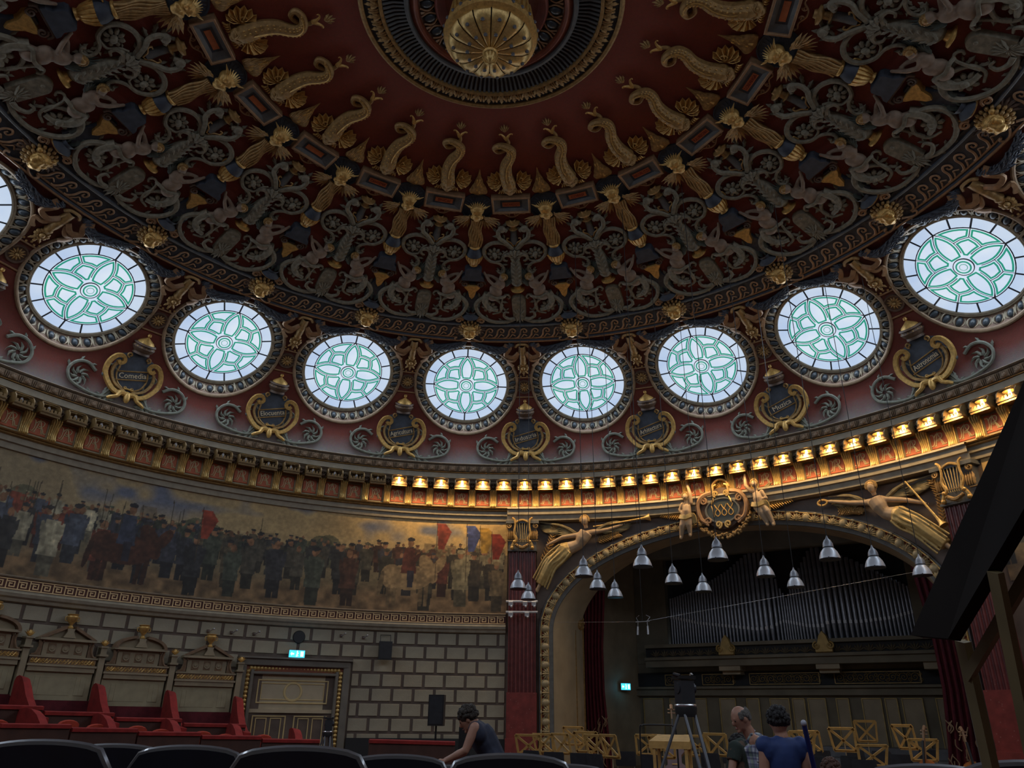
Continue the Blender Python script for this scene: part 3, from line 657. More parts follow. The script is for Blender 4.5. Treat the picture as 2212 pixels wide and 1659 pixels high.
def make_tree():
    T = Tmpl('acanthus_candelabrum'); fn = dome_fn(7.46)
    t = MB(); t.lathe([(.10, .18), (.19, .28), (.23, .42), (.22, .62), (.17, .95), (.12, 1.25), (.12, 1.40), (.16, 1.50), (.10, 1.62)], c=(0, 0, .03), axis='y', n=14)
    T.part('trunk', t, M_leaf, fn)
    l = MB()
    for j in range(7):
        v = .30+.15*j; 
        for sx in (-1, 1): l.leaf((sx*.02, v, .24-.012*j), R_(90-sx*42), .20, .09, 2, .03)
    for sx in (-1, 1):
        l.leaf((sx*.05, 1.48, .16), R_(90-sx*70), .22, .14, 3, .06); l.leaf((sx*.03, 1.45, .17), R_(90-sx*30), .24, .14, 3, .07)
    l.leaf((0, 1.40, .18), R_(90), .30, .18, 3, .06); T.part('trunk_leaf', l, M_leaf, fn)
    d = MB(); d.lathe([(.10, .18), (.13, .10), (.22, .07), (.23, .03), (.14, 0), (.08, -.02)], c=(0, 0, .04), axis='y', n=16); T.part('dish', d, M_gold, fn)
    for sx in (-1, 1):
        b = MB(); P = bez([(sx*.08, 1.62, .08), (sx*.30, 1.86, .10), (sx*.62, 1.90, .12), (sx*.88, 1.72, .12), (sx*.94, 1.45, .12), (sx*.78, 1.20, .11), (sx*.55, 1.12, .10), (sx*.40, .98, .10), (sx*.37, .80, .10), (sx*.48, .70, .09), (sx*.58, .76, .08), (sx*.53, .83, .08)], 44)
        n = len(P); b.tube(P, list(np.interp(np.linspace(0, 1, n), [0, .3, .6, 1], [.06, .062, .045, .03])), 6)
        leafy(b, P[6:-6], .13, 4, -sx, .06); leafy(b, P[22:-3], .13, 3, sx, .06); T.part('scroll_branch', b, M_leaf, fn)
        i_ = MB(); P = bez([(sx*.70, 1.16, .10), (sx*.44, 1.22, .11), (sx*.36, 1.45, .11), (sx*.22, 1.58, .10)], 14); i_.tube(P, [.03]*len(P), 5); rosette(i_, (sx*.62, 1.46), .24, 8, .11); i_.ell((sx*.60, 1.44, .16), (.07, .085, .06), 8, 6); T.part('rosette', i_, M_leaf, fn)
        v = MB(); P = bez([(sx*.08, 1.36, .12), (sx*.22, 1.46, .13), (sx*.36, 1.38, .12), (sx*.34, 1.24, .11), (sx*.24, 1.20, .10)], 16); v.tube(P, list(np.linspace(.075, .03, len(P))), 6); leafy(v, P, .11, 4, sx, .05); T.part('volute', v, M_leaf, fn)
        c = MB(); P = bez([(sx*.05, 1.66, .10), (sx*.24, 1.92, .13), (sx*.42, 2.10, .15), (sx*.44, 2.34, .15), (sx*.30, 2.44, .14), (sx*.20, 2.34, .13)], 22); c.tube(P, list(np.linspace(.07, .06, len(P))), 6)
        leafy(c, P, .17, 3, -sx, .07); leafy(c, P[4:], .13, 4, sx, .06); c.ell((sx*.33, 2.42, .14), (.12, .12, .09), 10, 6); T.part('curled_leaf', c, M_leaf, fn)
        k = MB(); P = bez([(sx*.02, 1.78, .12), (sx*.10, 1.92, .13), (sx*.20, 1.98, .12), (sx*.20, 2.06, .11), (sx*.14, 2.05, .10)], 12); k.tube(P, .022, 5); T.part('tendril', k, M_gold_d, fn)
    s = MB(); s.lathe([(.13, 1.85), (.10, 2.10), (.09, 2.35)], c=(0, 0, .03), axis='y', n=12); T.part('stem', s, M_slate, fn)
    v = MB(); v.lathe([(.09, 2.35), (.14, 2.38), (.09, 2.40), (.08, 2.52), (.20, 2.58), (.21, 2.63), (.10, 2.66), (.08, 2.72)], c=(0, 0, .05), axis='y', n=14); T.part('cup', v, M_gold_d, fn)
    return T
def make_stele():
    T = Tmpl('palmette_scrolls'); fn = dome_fn(6.05)
    s = MB(); pts = [(-.22, .30), (.22, .30), (.24, .95)]+[(.24*math.cos(a), .98+.22*math.sin(a)) for a in np.linspace(.15, math.pi-.15, 8)]+[(-.24, .95)]
    s.prism(pts, 0, .13, .03); s.ell((0, 1.0, .13), (.05, .05, .03), 8, 4); T.part('stele', s, M_leaf, fn)
    p = MB()
    for i in range(9): a = (i-4)*16; p.leaf((0, .42, .08), R_(270+a), .46-.018*abs(a)/4, .13, 2, .07)
    for i in range(5): a = (i-2)*20; p.leaf((0, .40, .13), R_(90+a), .30, .09, 2, .05)
    T.part('palmette', p, M_leaf, fn)
    for sx in (-1, 1):
        b = MB(); P = bez([(sx*.10, .18, .06), (sx*.45, .06, .08), (sx*.95, .10, .10), (sx*1.32, .42, .11), (sx*1.38, .82, .11), (sx*1.10, 1.12, .11), (sx*.78, 1.08, .10), (sx*.56, .84, .09), (sx*.62, .52, .09), (sx*.88, .40, .08)], 44); n = len(P)
        b.tube(P, list(np.interp(np.linspace(0, 1, n), [0, .5, 1], [.055, .075, .03])), 6); leafy(b, P[2:-4], .17, 3, -sx, .06); leafy(b, P[4:24], .12, 4, sx, .05); T.part('scroll', b, M_leaf, fn)
        r = MB(); rosette(r, (sx*.96, .70), .27, 8, .10); r.ell((sx*.96, .72, .16), (.085, .10, .06), 8, 6); T.part('rosette', r, M_leaf, fn)
        q = MB(); P = bez([(sx*.60, .62, .10), (sx*.55, .92, .11), (sx*.48, 1.16, .11), (sx*.34, 1.24, .10), (sx*.26, 1.14, .09), (sx*.32, 1.06, .09)], 20); q.tube(P, list(np.linspace(.04, .028, len(P))), 5); leafy(q, P, .10, 4, sx, .05); T.part('tendril', q, M_leaf, fn)
        v = MB(); P = bez([(sx*.16, .22, .10), (sx*.34, .22, .12), (sx*.50, .34, .12), (sx*.46, .50, .11), (sx*.34, .48, .10)], 16); v.tube(P, list(np.linspace(.07, .03, len(P))), 6); leafy(v, P, .10, 4, -sx, .05); T.part('volute', v, M_leaf, fn)
    return T
def make_putto(mirror):                                      # winged child reaching for the pedestal, legs ending in a coil
    T = Tmpl('winged_putto_relief'); fn = dome_fn(7.10, mirror)
    b = MB(); b.ell((.10, .38, .14), (.19, .26, .14), 12, 8, Matrix.Rotation(R_(-30), 3, 'Z')); b.ell((-.04, .66, .15), (.17, .21, .13), 12, 8, Matrix.Rotation(R_(35), 3, 'Z'))
    b.ell((.20, .16, .12), (.20, .20, .13), 12, 8); b.tube([(-.06, .74, .18), (.16, .70, .22), (.30, .86, .20), (.42, 1.06, .14)], [.075, .065, .055, .045], 8); b.ell((.44, 1.10, .13), (.05, .06, .04), 8, 5)
    b.tube([(-.02, .78, .10), (.20, .92, .08), (.38, .98, .07)], [.07, .055, .045], 8); b.ell((-.13, .98, .18), (.115, .13, .12), 12, 8); b.tube([(-.08, .80, .15), (-.12, .92, .17)], .06, 8)
    b.ell((-.05, .95, .22), (.05, .05, .06), 8, 5)
    T.part('body', solid(b, .022, 5, .5), M_flesh, fn)
    h = MB(); h.ell((-.16, 1.02, .19), (.115, .11, .11), 10, 6)
    for i in range(9): a = R_(60+25*i); h.ell((-.16+.10*math.cos(a), 1.02+.10*math.sin(a), .22), (.04, .04, .05), 6, 4)
    T.part('hair', h, M_gold_d, fn)
    w = MB(); feather_wing(w, (-.22, .66), R_(88), R_(120), .62, .66, 6, .13, .06, .016); feather_wing(w, (-.22, .62), R_(80), R_(130), .30, .36, 5, .12, .14, .014); T.part('wing', w, M_green, fn)
    s = MB(); s.ribbon(bez([(.42, .10, .10), (.34, .28, .20), (.10, .18, .24), (-.12, .20, .2), (-.22, .16, .12)], 14), .09, .05); s.tube(bez([(.34, .22, .08), (.46, -.05, .10), (.34, -.36, .10), (.05, -.48, .09)], 14), list(np.linspace(.15, .06, 13)), 8); T.part('coil', s, M_leaf, fn)
    return T
def make_pedestal():
    T = Tmpl('bracket_pedestal'); fn = dome_fn(6.28)
    t = MB(); t.prism([(-.36, 1.62), (.36, 1.62), (.36, 1.74), (.27, 1.84), (.26, 2.06), (.20, 2.12), (-.20, 2.12), (-.26, 2.06), (-.27, 1.84), (-.36, 1.74)], 0, .22, .02); T.part('block', t, M_navy, fn)
    b = MB(); b.tube(bez([(-.40, 1.46, .12), (-.34, 1.60, .13), (0, 1.62, .14), (.34, 1.60, .13), (.40, 1.46, .12)], 16), .04, 6); T.part('moulding', b, M_brown, fn)
    for sx in (-1, 1): b = MB(); b.tube(spiral((sx*.24, 1.44), .11, .02, R_(90), -sx*1.5, 18, .14), .028, 5); T.part('volute', b, M_brown, fn)
    g = MB(); g.prism([(-.26, 1.40), (.26, 1.40), (.26, 1.28), (.16, 1.16), (.10, .92), (0, .82), (-.10, .92), (-.16, 1.16), (-.26, 1.28)], 0, .16, .03); T.part('gold_bracket', g, M_gold, fn)
    d = MB(); d.prism([(-.30, .30), (.30, .30), (.30, .75), (.16, .95), (.10, 1.45), (-.10, 1.45), (-.16, .95), (-.30, .75)], 0, .09, .02); T.part('shaft', d, M_navy, fn)
    for sx in (-1, 1):
        l = MB(); l.leaf((sx*.06, .22, .08), R_(90-sx*20), .72, .26, 5, .07); T.part('dark_leaf', l, M_green, fn)
    f = MB(); f.lathe([(.22, .30), (.17, .18), (.26, .10), (.30, .05), (.24, 0)], c=(0, 0, .02), axis='y', n=16); T.part('foot', f, M_navy, fn)
    s = MB(); s.tube(bez([(-.34, .06, .1), (0, -.03, .2), (.34, .06, .1)], 10), .03, 5); T.part('gold_rim', s, M_gold_d, fn)
    return T
def make_lion():
    T = Tmpl('lion_mask'); fn = dome_fn(5.36)
    h = MB(); h.ell((0, .42, .18), (.22, .22, .18), 14, 9); h.ell((0, .28, .32), (.12, .11, .10), 10, 7); h.ell((0, .17, .28), (.09, .06, .07), 8, 5); h.ell((0, .40, .33), (.05, .14, .06), 8, 6)
    for sx in (-1, 1):
        h.ell((sx*.11, .47, .32), (.055, .04, .04), 8, 5); h.ell((sx*.10, .26, .34), (.07, .055, .05), 8, 5); h.ell((sx*.13, .38, .29), (.08, .09, .06), 8, 6); h.tube([(sx*.04, .53, .36), (sx*.12, .55, .35), (sx*.19, .50, .28)], .03, 6)
        h.ell((sx*.21, .60, .18), (.07, .07, .06), 8, 5)
    T.part('face', solid(h, .018, 3, .5), M_gold, fn)
    m = MB(); random.seed(5)
    for r_, n, hh in ((.24, 15, .17), (.32, 18, .10)):
        for i in range(n):
            a = 2*math.pi*i/n; c = (r_*math.cos(a), .40+r_*math.sin(a)*1.02); m.ell((c[0], c[1], hh), (.075, .05, .06), 7, 5, Matrix.Rotation(a, 3, 'Z'))
    T.part('mane', m, M_gold_d, fn)
    for sx in (-1, 1):
        s = MB(); s.tube(spiral((sx*.36, .80), .12, .02, R_(0 if sx < 0 else 180), -sx*1.5, 18, .12), list(np.linspace(.045, .02, 18)), 6); T.part('volute', s, M_copper, fn)
        s = MB(); s.tube(bez([(sx*.10, .0, .10), (sx*.26, -.12, .10), (sx*.42, -.16, .1), (sx*.48, -.06, .1), (sx*.40, -.02, .1)], 14), .03, 5); T.part('volute', s, M_copper, fn)
        l = MB()
        for i in range(5): l.leaf((sx*.20, .40, .05), R_(90-sx*(60+22*i)), .40, .13, 3, .05)
        T.part('side_leaf', l, M_brown, fn)
    l = MB()
    for i in range(3): l.leaf((0, .10, .05), R_(270+(i-1)*30), .30, .12, 3, .05)
    T.part('chin_leaf', l, M_brown, fn)
    return T
def make_ribbon_torch():
    T = Tmpl('ribboned_torch'); fn = dome_fn(3.75)
    t = MB(); t.lathe([(.05, .30), (.13, .42), (.10, .50), (.12, .62), (.13, .9), (.11, 1.22), (.13, 1.26)], c=(0, 0, .06), axis='y', n=12); t.tube(bez([(-.22, 1.20, .10), (-.14, 1.32, .12), (0, 1.35, .13), (.14, 1.32, .12), (.22, 1.20, .10)], 14), .045, 6); T.part('torch', t, M_gold_d, fn)
    for sx in (-1, 1):
        r = MB(); r.ribbon(bez([(sx*.12, .95, .12), (sx*.34, .76, .16), (sx*.58, .84, .12), (sx*.48, 1.02, .10), (sx*.42, 1.20, .11), (sx*.60, 1.30, .08)], 22), .15, .05, (sx*-.3, .2, 1)); r.ribbon(bez([(sx*.14, .85, .10), (sx*.30, .60, .13), (sx*.50, .58, .10), (sx*.46, .42, .09), (sx*.34, .30, .08)], 18), .12, .05, (sx*.3, -.2, 1)); T.part('ribbon', r, M_copper, fn)
    f = MB()
    for i in range(9): a = R_(40*i); f.ell((.13*math.cos(a), .20+.13*math.sin(a), .07), (.075, .07, .06), 7, 5)
    f.ell((0, .20, .11), .08, 8, 5)
    for i in range(3): f.leaf((0, .10, .05), R_(270+(i-1)*40), .26, .12, 3, .05)
    for i in range(5): f.ell(((i-2)*.11, -.16-.05*(i % 2), .05), .035, 6, 4)
    T.part('blossom', f, M_gold_d, fn); return T
def make_garland(mirror):
    T = Tmpl('leaf_garland'); fn = dome_fn(4.72, mirror); g = MB(); random.seed(11)
    P = bez([(.28, .34, .06), (.66, .08, .08), (1.08, .13, .08), (1.60, .35, .06)], 30); n = len(P)
    g.tube(P, [.06+.06*math.sin(math.pi*i/(n-1)) for i in range(n)], 8)
    for i in range(1, n):
        for j in range(5):
            a = R_(random.uniform(-70, 70)); rr = .08+.05*math.sin(math.pi*i/n); g.leaf((P[i][0], P[i][1]+rr*.9*math.sin(a), P[i][2]+rr*.75*math.cos(a)), R_(random.uniform(-40, 40)), .14, .07, 2, .035)
    T.part('garland', g, M_navy, fn); return T
def make_rosette_panel():
    T = Tmpl('rosette_panel'); fn = dome_fn(3.07)
    d = MB(); d.lathe([(0, .03), (.22, .03), (.24, .06), (.27, .06), (.28, 0)], n=28); T.part('roundel', d, M_brown, fn)
    p = MB()
    for i in range(12): a = R_(30*i); p.leaf((.05*math.cos(a), .05*math.sin(a), .03), a, .16, .075, 1, .035)
    p.ell((0, 0, .07), .05, 8, 5); T.part('petal', p, M_gold_d, fn)
    b = MB()
    for v, w in ((.40, .60), (-.40, .62)): b.tube([(-w/2, v, .03), (w/2, v, .03)], .025, 5)
    T.part('fillet', b, M_copper, fn); return T
def make_censer():
    T = Tmpl('censer_relief'); fn = dome_fn(2.02)
    c = MB(); c.lathe([(.0, .56), (.05, .54), (.06, .48), (.02, .44), (.10, .38), (.22, .30), (.26, .25)], c=(0, 0, .05), axis='y', n=14); T.part('lid', c, M_gold, fn)
    d = MB(); d.lathe([(.30, .25), (.34, .20), (.28, .17), (.34, .10), (.30, .02), (.24, -.05), (.26, -.12)], c=(0, 0, .03), axis='y', n=16); T.part('bowl', d, M_brown, fn)
    k = MB()
    for i in range(7): a = math.pi*(i+.5)/7; k.ell((.30*math.cos(a), .12, .03+.30*math.sin(a)), .03, 6, 4)
    T.part('bead', k, M_gold_d, fn); return T
def make_lyre():
    T = Tmpl('lyre_cartouche'); fn = dome_fn(0.32)
    d = MB(); pts = [(.60*math.cos(a)*(1 if math.sin(a) < 0 else .86), .80+.62*math.sin(a)) for a in np.linspace(R_(-158), R_(-22), 16)]+[(.62, 1.0), (.50, 1.42), (.24, 1.52), (.16, 1.62), (-.16, 1.62), (-.24, 1.52), (-.50, 1.42), (-.62, 1.0)]
    d.prism(pts, 0, .05, .01); T.part('backboard', d, M_navy, fn)
    for sx in (-1, 1):
        a = MB(); P = bez([(sx*.20, .16, .12), (sx*.52, .30, .14), (sx*.78, .66, .15), (sx*.80, 1.02, .15), (sx*.66, 1.30, .15), (sx*.46, 1.36, .14), (sx*.38, 1.22, .13), (sx*.48, 1.12, .13), (sx*.56, 1.20, .13)], 34); a.ribbon(P, [.15]*20+[.13]*(len(P)-20), .08, (0, 0, 1)); T.part('arm', a, M_gold, fn)
        b = MB(); P = bez([(sx*.12, .30, .10), (sx*.44, .46, .12), (sx*.60, .74, .12), (sx*.60, 1.0, .12), (sx*.50, 1.14, .12)], 22); b.ribbon(P, .09, .07); P = bez([(sx*.10, .36, .09), (sx*.34, .52, .10), (sx*.45, .78, .10), (sx*.42, 1.06, .09)], 16); b.tube(P, .026, 5); T.part('inner_arm', b, M_gold_d, fn)
        c = MB(); c.tube(spiral((sx*.27, 1.46), .085, .02, R_(-90), sx*1.1, 14, .10), .03, 6); T.part('volute', c, M_gold_d, fn); c = MB(); c.tube(spiral((sx*.11, .42), .06, .012, R_(-90), -sx*1.2, 12, .12), .02, 5); T.part('volute', c, M_gold_d, fn)
        k = MB(); k.ell((sx*.80, .64, .14), (.07, .09, .07), 8, 5); T.part('clasp', k, M_slate, fn)
        f = MB(); P = bez([(sx*.06, .22, .14), (sx*.22, .22, .17), (sx*.30, .08, .17), (sx*.46, .0, .15), (sx*.54, -.04, .10)], 14); f.tube(P, [.085, .09, .085, .08, .075, .07, .065, .06, .06, .055, .05, .045, .04, .03][:len(P)], 7); f.tube(spiral((sx*.26, .18), .10, .03, R_(180 if sx > 0 else 0), -sx*.9, 12, .18), .035, 6); T.part('foot', f, M_gold, fn)
    m = MB(); m.ell((0, .12, .16), (.10, .20, .10), 10, 6); m.tube([(-.14, .40, .13), (.14, .40, .13)], .03, 6); T.part('knot', m, M_gold, fn)
    s = MB()
    for v in (.70, .98): s.tube([(-.44, v-.11, .12), (.44, v+.14, .12)], .022, 5)
    T.part('bar', s, M_gold_d, fn); return T, fn
def make_leaf_scroll(mirror):
    T = Tmpl('leaf_scroll'); fn = dome_fn(0.18, mirror)
    b = MB(); P = bez([(-1.00, .22, .05), (-.66, .10, .06), (-.20, .14, .07), (.22, .30, .08), (.34, .62, .08), (.16, .90, .08), (-.14, .96, .07), (-.40, .80, .06)], 34); n = len(P)
    b.tube(P, list(np.linspace(.045, .05, n)), 6); leafy(b, P[2:12], .14, 3, 1, .05); leafy(b, P[16:], .13, 4, -1, .05); T.part('stem', b, M_scroll, fn)
    w = MB()
    for i in range(8): a = R_(45*i); w.leaf((0+.06*math.cos(a), .52+.06*math.sin(a), .03), a+.35, .32, .13, 2, .06, curl=.9)
    T.part('whorl', w, M_scroll, fn)
    c = MB(); c.tube(bez([(-.72, .12, .05), (-.95, .50, .06), (-.98, .95, .06), (-.80, 1.15, .05), (-.66, 1.05, .05), (-.72, .96, .05)], 18), list(np.linspace(.045, .025, 19))[:19], 5); leafy(c, P[:8], .2, 2, -1, .05)
    for i in range(4): c.leaf((-.78, .12, .03), R_(100+28*i), .36, .13, 3, .05)
    T.part('side_leaf', c, M_scroll, fn); return T

PLAQ_TXT = {-2: 'CANTEMIR', -1: 'SINCAI', 0: 'VACARESCU', 1: 'CORESI', 2: 'NEGRUZZI', 3: 'V.A.URECHIA', 4: 'I.CREANGA'}
LYRE_TXT = {-3: 'Comedia', -2: 'Elocuenta', -1: 'Agricultura', 0: 'Industria', 1: 'Arhitectura', 2: 'Muzica', 3: 'Astronomia'}
def seen(th, s, lo=0, mx=40, my=40):
    return in_view(dome_at(th, s), mx, my)
def where(i, n):                                             # position word within the row the photograph shows
    return nth(i)+' from the left' if i <= n//2 else (nth(n-1-i)+' from the right' if i < n-1 else 'rightmost')
def row(T, s, offs, tmpl_label, cat, group, base, fnt=None):
    ks = [k for k in range(-9, 11) if in_view(dome_at(18*k+offs, s+.5), 60, 60)]
    for i, k in enumerate(ks):
        th = 18*k+offs; lab = tmpl_label.format(w='leftmost' if i == 0 else where(i, len(ks)))
        o = T.put(lab, cat, group, dome_at(th, s), rotz_of(th))
        if fnt: fnt(k, o)
    return ks
T_dol = make_dolphin(); row(T_dol, 11.22, 9, 'gilded dolphin relief diving towards a plaque, {w} of the dolphins', 'dolphin relief', 'dolphins round the dome', 9)
T_plq, fplq = make_plaque()
def plq_text(k, o):
    if k in PLAQ_TXT:
        t = PLAQ_TXT[k]; g = text_mb(t, .115, .012); w = max(abs(v[0]) for v in g.v); q = min(1, .225/w); mb = MB(); mb.add([(x*q, y, .112+z) for x, y, z in g.v], g.f)
        plate = [c for c in o.children if c.name.startswith('plate')][0]; obj('lettering', mb, M_redtxt, plate, fplq)
row(T_plq, 10.74, 9, 'framed slate and copper name plaque with red plate, {w} of the plaques', 'plaque', 'name plaques under the dolphins', 9, plq_text)
row(make_flame(), 11.02, 0, 'small gilded flame finial above a horned mask, {w} of the finials', 'finial', 'flame finials between the dolphins', 0)
row(make_beast(), 10.55, 0, 'winged horned beast mask on a dark disc, {w} of the masks', 'mask', 'beast masks between the plaques', 0)
row(make_torch(), 8.44, 0, 'wavy gilded torch standing in a two-handled urn, {w} of the urns', 'urn relief', 'torch urns under the beast masks', 0)
row(make_tree(), 7.46, 9, 'grey-green acanthus candelabrum with curling branches, {w} of the candelabra', 'acanthus relief', 'acanthus candelabra under the plaques', 9)
row(make_stele(), 6.05, 9, 'rounded stele on a palmette between two leafy scrolls, {w} of the palmettes', 'scroll relief', 'palmette scrolls above the wave band', 9)
row(make_pedestal(), 6.28, 0, 'dark pedestal with gilt bracket between two putti, {w} of the pedestals', 'pedestal relief', 'bracket pedestals above the lion masks', 0)
row(make_putto(False), 7.10, -5.3, 'winged putto reaching right to a dark pedestal, {w} of those facing right', 'putto relief', 'putti facing right', 0)
row(make_putto(True), 7.10, 5.3, 'winged putto reaching left to a dark pedestal, {w} of those facing left', 'putto relief', 'putti facing left', 0)
row(make_lion(), 5.36, 0, 'gilded lion mask with volutes above a round window, {w} of the lions', 'lion mask', 'lion masks above the round windows', 0)
row(make_ribbon_torch(), 3.75, 9, 'ribboned torch trophy between two round windows, {w} of the torches', 'torch relief', 'ribboned torches between the windows', 9)
row(make_garland(False), 4.72, 9, 'dark leaf garland hanging right of a ribboned torch, {w} of its kind', 'garland', 'garlands right of the torches', 9)
row(make_garland(True), 4.72, 9, 'dark leaf garland hanging left of a ribboned torch, {w} of its kind', 'garland', 'garlands left of the torches', 9)
row(make_rosette_panel(), 3.07, 9, 'small round rosette between two neighbouring windows, {w} of the rosettes', 'rosette', 'rosettes between the windows', 9)
row(make_censer(), 2.02, 9, 'gilt lidded censer above a lyre, {w} of the censers', 'censer', 'censers above the lyres', 9)
T_lyr, flyr = make_lyre()
M_lyrtxt = mat('lyre_lettering', (0.72, 0.60, 0.40), 0.5, 0.1, 0)
lk = [k for k in range(-9, 11) if in_view(dome_at(18*k+9, 1.1), 60, 60)]
for i, k in enumerate(lk):
    t = LYRE_TXT.get(k); th = 18*k+9
    o = T_lyr.put(('gilt lyre cartouche lettered %s on a dark board' % t) if t else 'gilt lyre cartouche cut off at the %s edge of the photo' % ('left' if k < 0 else 'right'), 'lyre', 'lyres under the windows', dome_at(th, .32), rotz_of(th))
    if t:
        g = text_mb(t, .24, .012); w = max(abs(v[0]) for v in g.v); q = min(1, .40/w); ca, sa = math.cos(.275), math.sin(.275); mb = MB()
        mb.add([(x*q*ca-y*sa, .855+x*q*sa+y*ca, .135+z) for x, y, z in g.v], g.f); bb = [c for c in o.children if c.name.startswith('backboard')][0]; obj('lettering', mb, M_lyrtxt, bb, flyr)
row(make_leaf_scroll(False), .18, 14.6, 'sage leaf scroll curling right of a lyre, {w} of its kind', 'leaf scroll', 'leaf scrolls right of the lyres', 9)
row(make_leaf_scroll(True), .18, 3.4, 'sage leaf scroll curling left of a lyre, {w} of its kind', 'leaf scroll', 'leaf scrolls left of the lyres', 9)

# ------------------------------------------------------------------ wave band
def dome_ring(name, prof, m, parent=None, n=240):            # prof: (s, h)
    P = []
    for s, h in prof:
        r, z = rz(s); tr, tz = tang(s); P.append((r-h*tz, z+h*tr))
    mb = MB(); mb.lathe(P, n=n); return struct(name, mb, m, parent=parent)
band = dome_ring('trim_2', [(5.15, -.02), (5.17, .09), (5.24, .10), (5.26, .05), (5.90, .05), (5.93, .11), (5.97, .11), (6.00, .06), (6.07, .05), (6.09, -.02)], M_navy)
dome_ring('fillet', [(5.16, .095), (5.20, .12), (5.24, .105)], M_copper, band); dome_ring('fillet', [(5.92, .115), (5.95, .13), (5.98, .115)], M_slate, band)
wv = MB(); fnw = dome_fn(5.57)
wv.tube(bez([(-.21, -.22, .07), (-.12, -.20, .07), (-.03, -.06, .07), (0.0, .12, .07), (.10, .21, .07), (.19, .14, .07), (.17, .04, .07), (.09, .05, .07), (.10, .12, .07)], 32), list(np.linspace(.036, .022, 33)), 5, squash=.6)
wv.tube(bez([(-.02, -.22, .06), (.06, -.12, .06), (.10, -.06, .06), (.20, -.13, .06)], 9), .022, 4)
wv.prism([(-.18, -.26), (.19, -.26), (.19, -.22), (-.18, -.22)], .03, .07)
mew = wv.mesh('wave_scroll', fnw); mew.materials.append(M_copper)
for i in range(-46, 50):
    th = 2.0*i+(th_off := 0.0)+1.0
    if abs(((th+9) % 18)-9) < 2.6: continue
    if in_view(dome_at(th, 5.57), 80, 80): link('wave_scroll', mew, band, dome_at(th, 5.57), rotz_of(th))

# ------------------------------------------------------------------ central medallion and hanging boss
med = thing('ceiling_medallion', 'round dark ceiling medallion with fluted ring and gilt leaf border', 'medallion', (0, 0, 14.9))
def mring(name, prof, m, n=120):
    mb = MB(); mb.lathe([(r, z-14.9) for r, z in prof], n=n); return obj(name, mb, m, med)
mring('outer_bead', [(2.84, 15.12), (2.82, 15.00), (2.77, 14.97), (2.72, 15.0), (2.72, 15.08)], M_gold_d)
mring('leaf_ground', [(2.74, 15.06), (2.40, 15.02), (2.36, 14.99)], M_navy)
mring('inner_bead', [(2.40, 15.0), (2.37, 14.95), (2.32, 14.97), (2.32, 15.06)], M_gold_d)
mring('flute_ground', [(2.34, 15.06), (2.1, 15.14), (1.82, 15.16), (1.80, 15.0)], mat('medallion_dark', (0.045, 0.03, 0.028), .6, 0, .2, 6))
mring('grey_ring', [(1.86, 15.06), (1.83, 14.98), (1.76, 14.96), (1.74, 15.05)], M_slate)
mring('red_ring', [(1.74, 15.05), (1.66, 15.0), (1.62, 14.97), (1.57, 15.0), (1.55, 15.1)], mat('medallion_red', (0.22, 0.06, 0.03), .5, .1, .2, 6))
mring('egg_ground', [(1.56, 15.08), (1.35, 15.2), (1.22, 15.22), (1.2, 15.1)], M_brown)
mring('inner_red', [(1.22, 15.12), (1.16, 15.05), (1.08, 15.1), (1.0, 15.24), (0, 15.26)], mat('medallion_red2', (0.17, 0.035, 0.02), .6, 0, .2, 6))
fl = MB(); fl.tube([(0, 1.86, 15.11-14.9), (0, 2.1, 15.12-14.9), (0, 2.31, 15.04-14.9)], [.022, .026, .03], 5); fl.ell((0, 2.31, .14), (.034, .03, .03), 6, 4)
mfl = fl.mesh('flute'); mfl.materials.append(M_slate)
for i in range(132): link('flute', mfl, med, None, 2*math.pi*i/132)
ml = MB()
for a in (-34, 0, 34): ml.leaf((0, 0, 0), R_(90+a), .30-.002*abs(a), .13, 3, .07)
for sx in (-1, 1): ml.ell((sx*.12, .12, .02), (.04, .13, .04), 6, 4)
mml = ml.mesh('border_leaf', lambda x, y, z: (x, 2.40+y, 15.03-14.9-z)); mml.materials.append(M_gold_d)
for i in range(52): link('border_leaf', mml, med, None, 2*math.pi*i/52)
eg = MB(); eg.ell((0, 1.39, .24), (.11, .15, .09), 10, 6); meg = eg.mesh('egg'); meg.materials.append(M_egg)
es = MB()
for sx in (-1, 1): es.tube(bez([(sx*.05, 1.22, .26), (sx*.15, 1.36, .20), (sx*.10, 1.53, .18)], 8), .022, 5)
es.tube([(0.185, 1.25, .26), (0.21, 1.52, .17)], [.01, .03], 5); mes = es.mesh('shell'); mes.materials.append(M_copper)
for i in range(24):
    e = link('egg', meg, med, None, 2*math.pi*i/24); link('shell', mes, e)
pen = thing('hanging_boss', 'gilt gadrooned boss with little bulbs hanging under the medallion', 'ceiling light', (0, 0, 15.32)); pen.scale = (.76, .76, 1.0)
Z0 = 15.2
def pl(name, prof, m, n=48):
    mb = MB(); mb.lathe([(r, z-Z0) for r, z in prof], n=n); return obj(name, mb, m, pen)
pl('stem', [(.25, 15.25), (.22, 14.9), (.5, 14.85)], M_gold_d)
pl('upper_drum', [(.5, 14.86), (1.06, 14.80), (1.12, 14.70), (1.06, 14.35), (1.14, 14.26)], M_gold_d)
up = MB(); up.tube([(0, 1.09, 14.76-Z0), (0, 1.12, 14.55-Z0), (0, 1.09, 14.32-Z0)], [.05, .06, .05], 6); mup = up.mesh('rib'); mup.materials.append(M_gold)
for i in range(36): link('rib', mup, pen, None, 2*math.pi*i/36)
rim_ = pl('rim', [(1.10, 14.27), (1.26, 14.22), (1.30, 14.12), (1.26, 14.02), (1.12, 13.98)], M_gold)
gd = MB(); N = 14; w_ = math.pi/N
for j, (r, z) in enumerate([(1.16, 14.02), (1.12, 13.92), (.98, 13.83), (.74, 13.76), (.46, 13.72), (.22, 13.70)]): pass
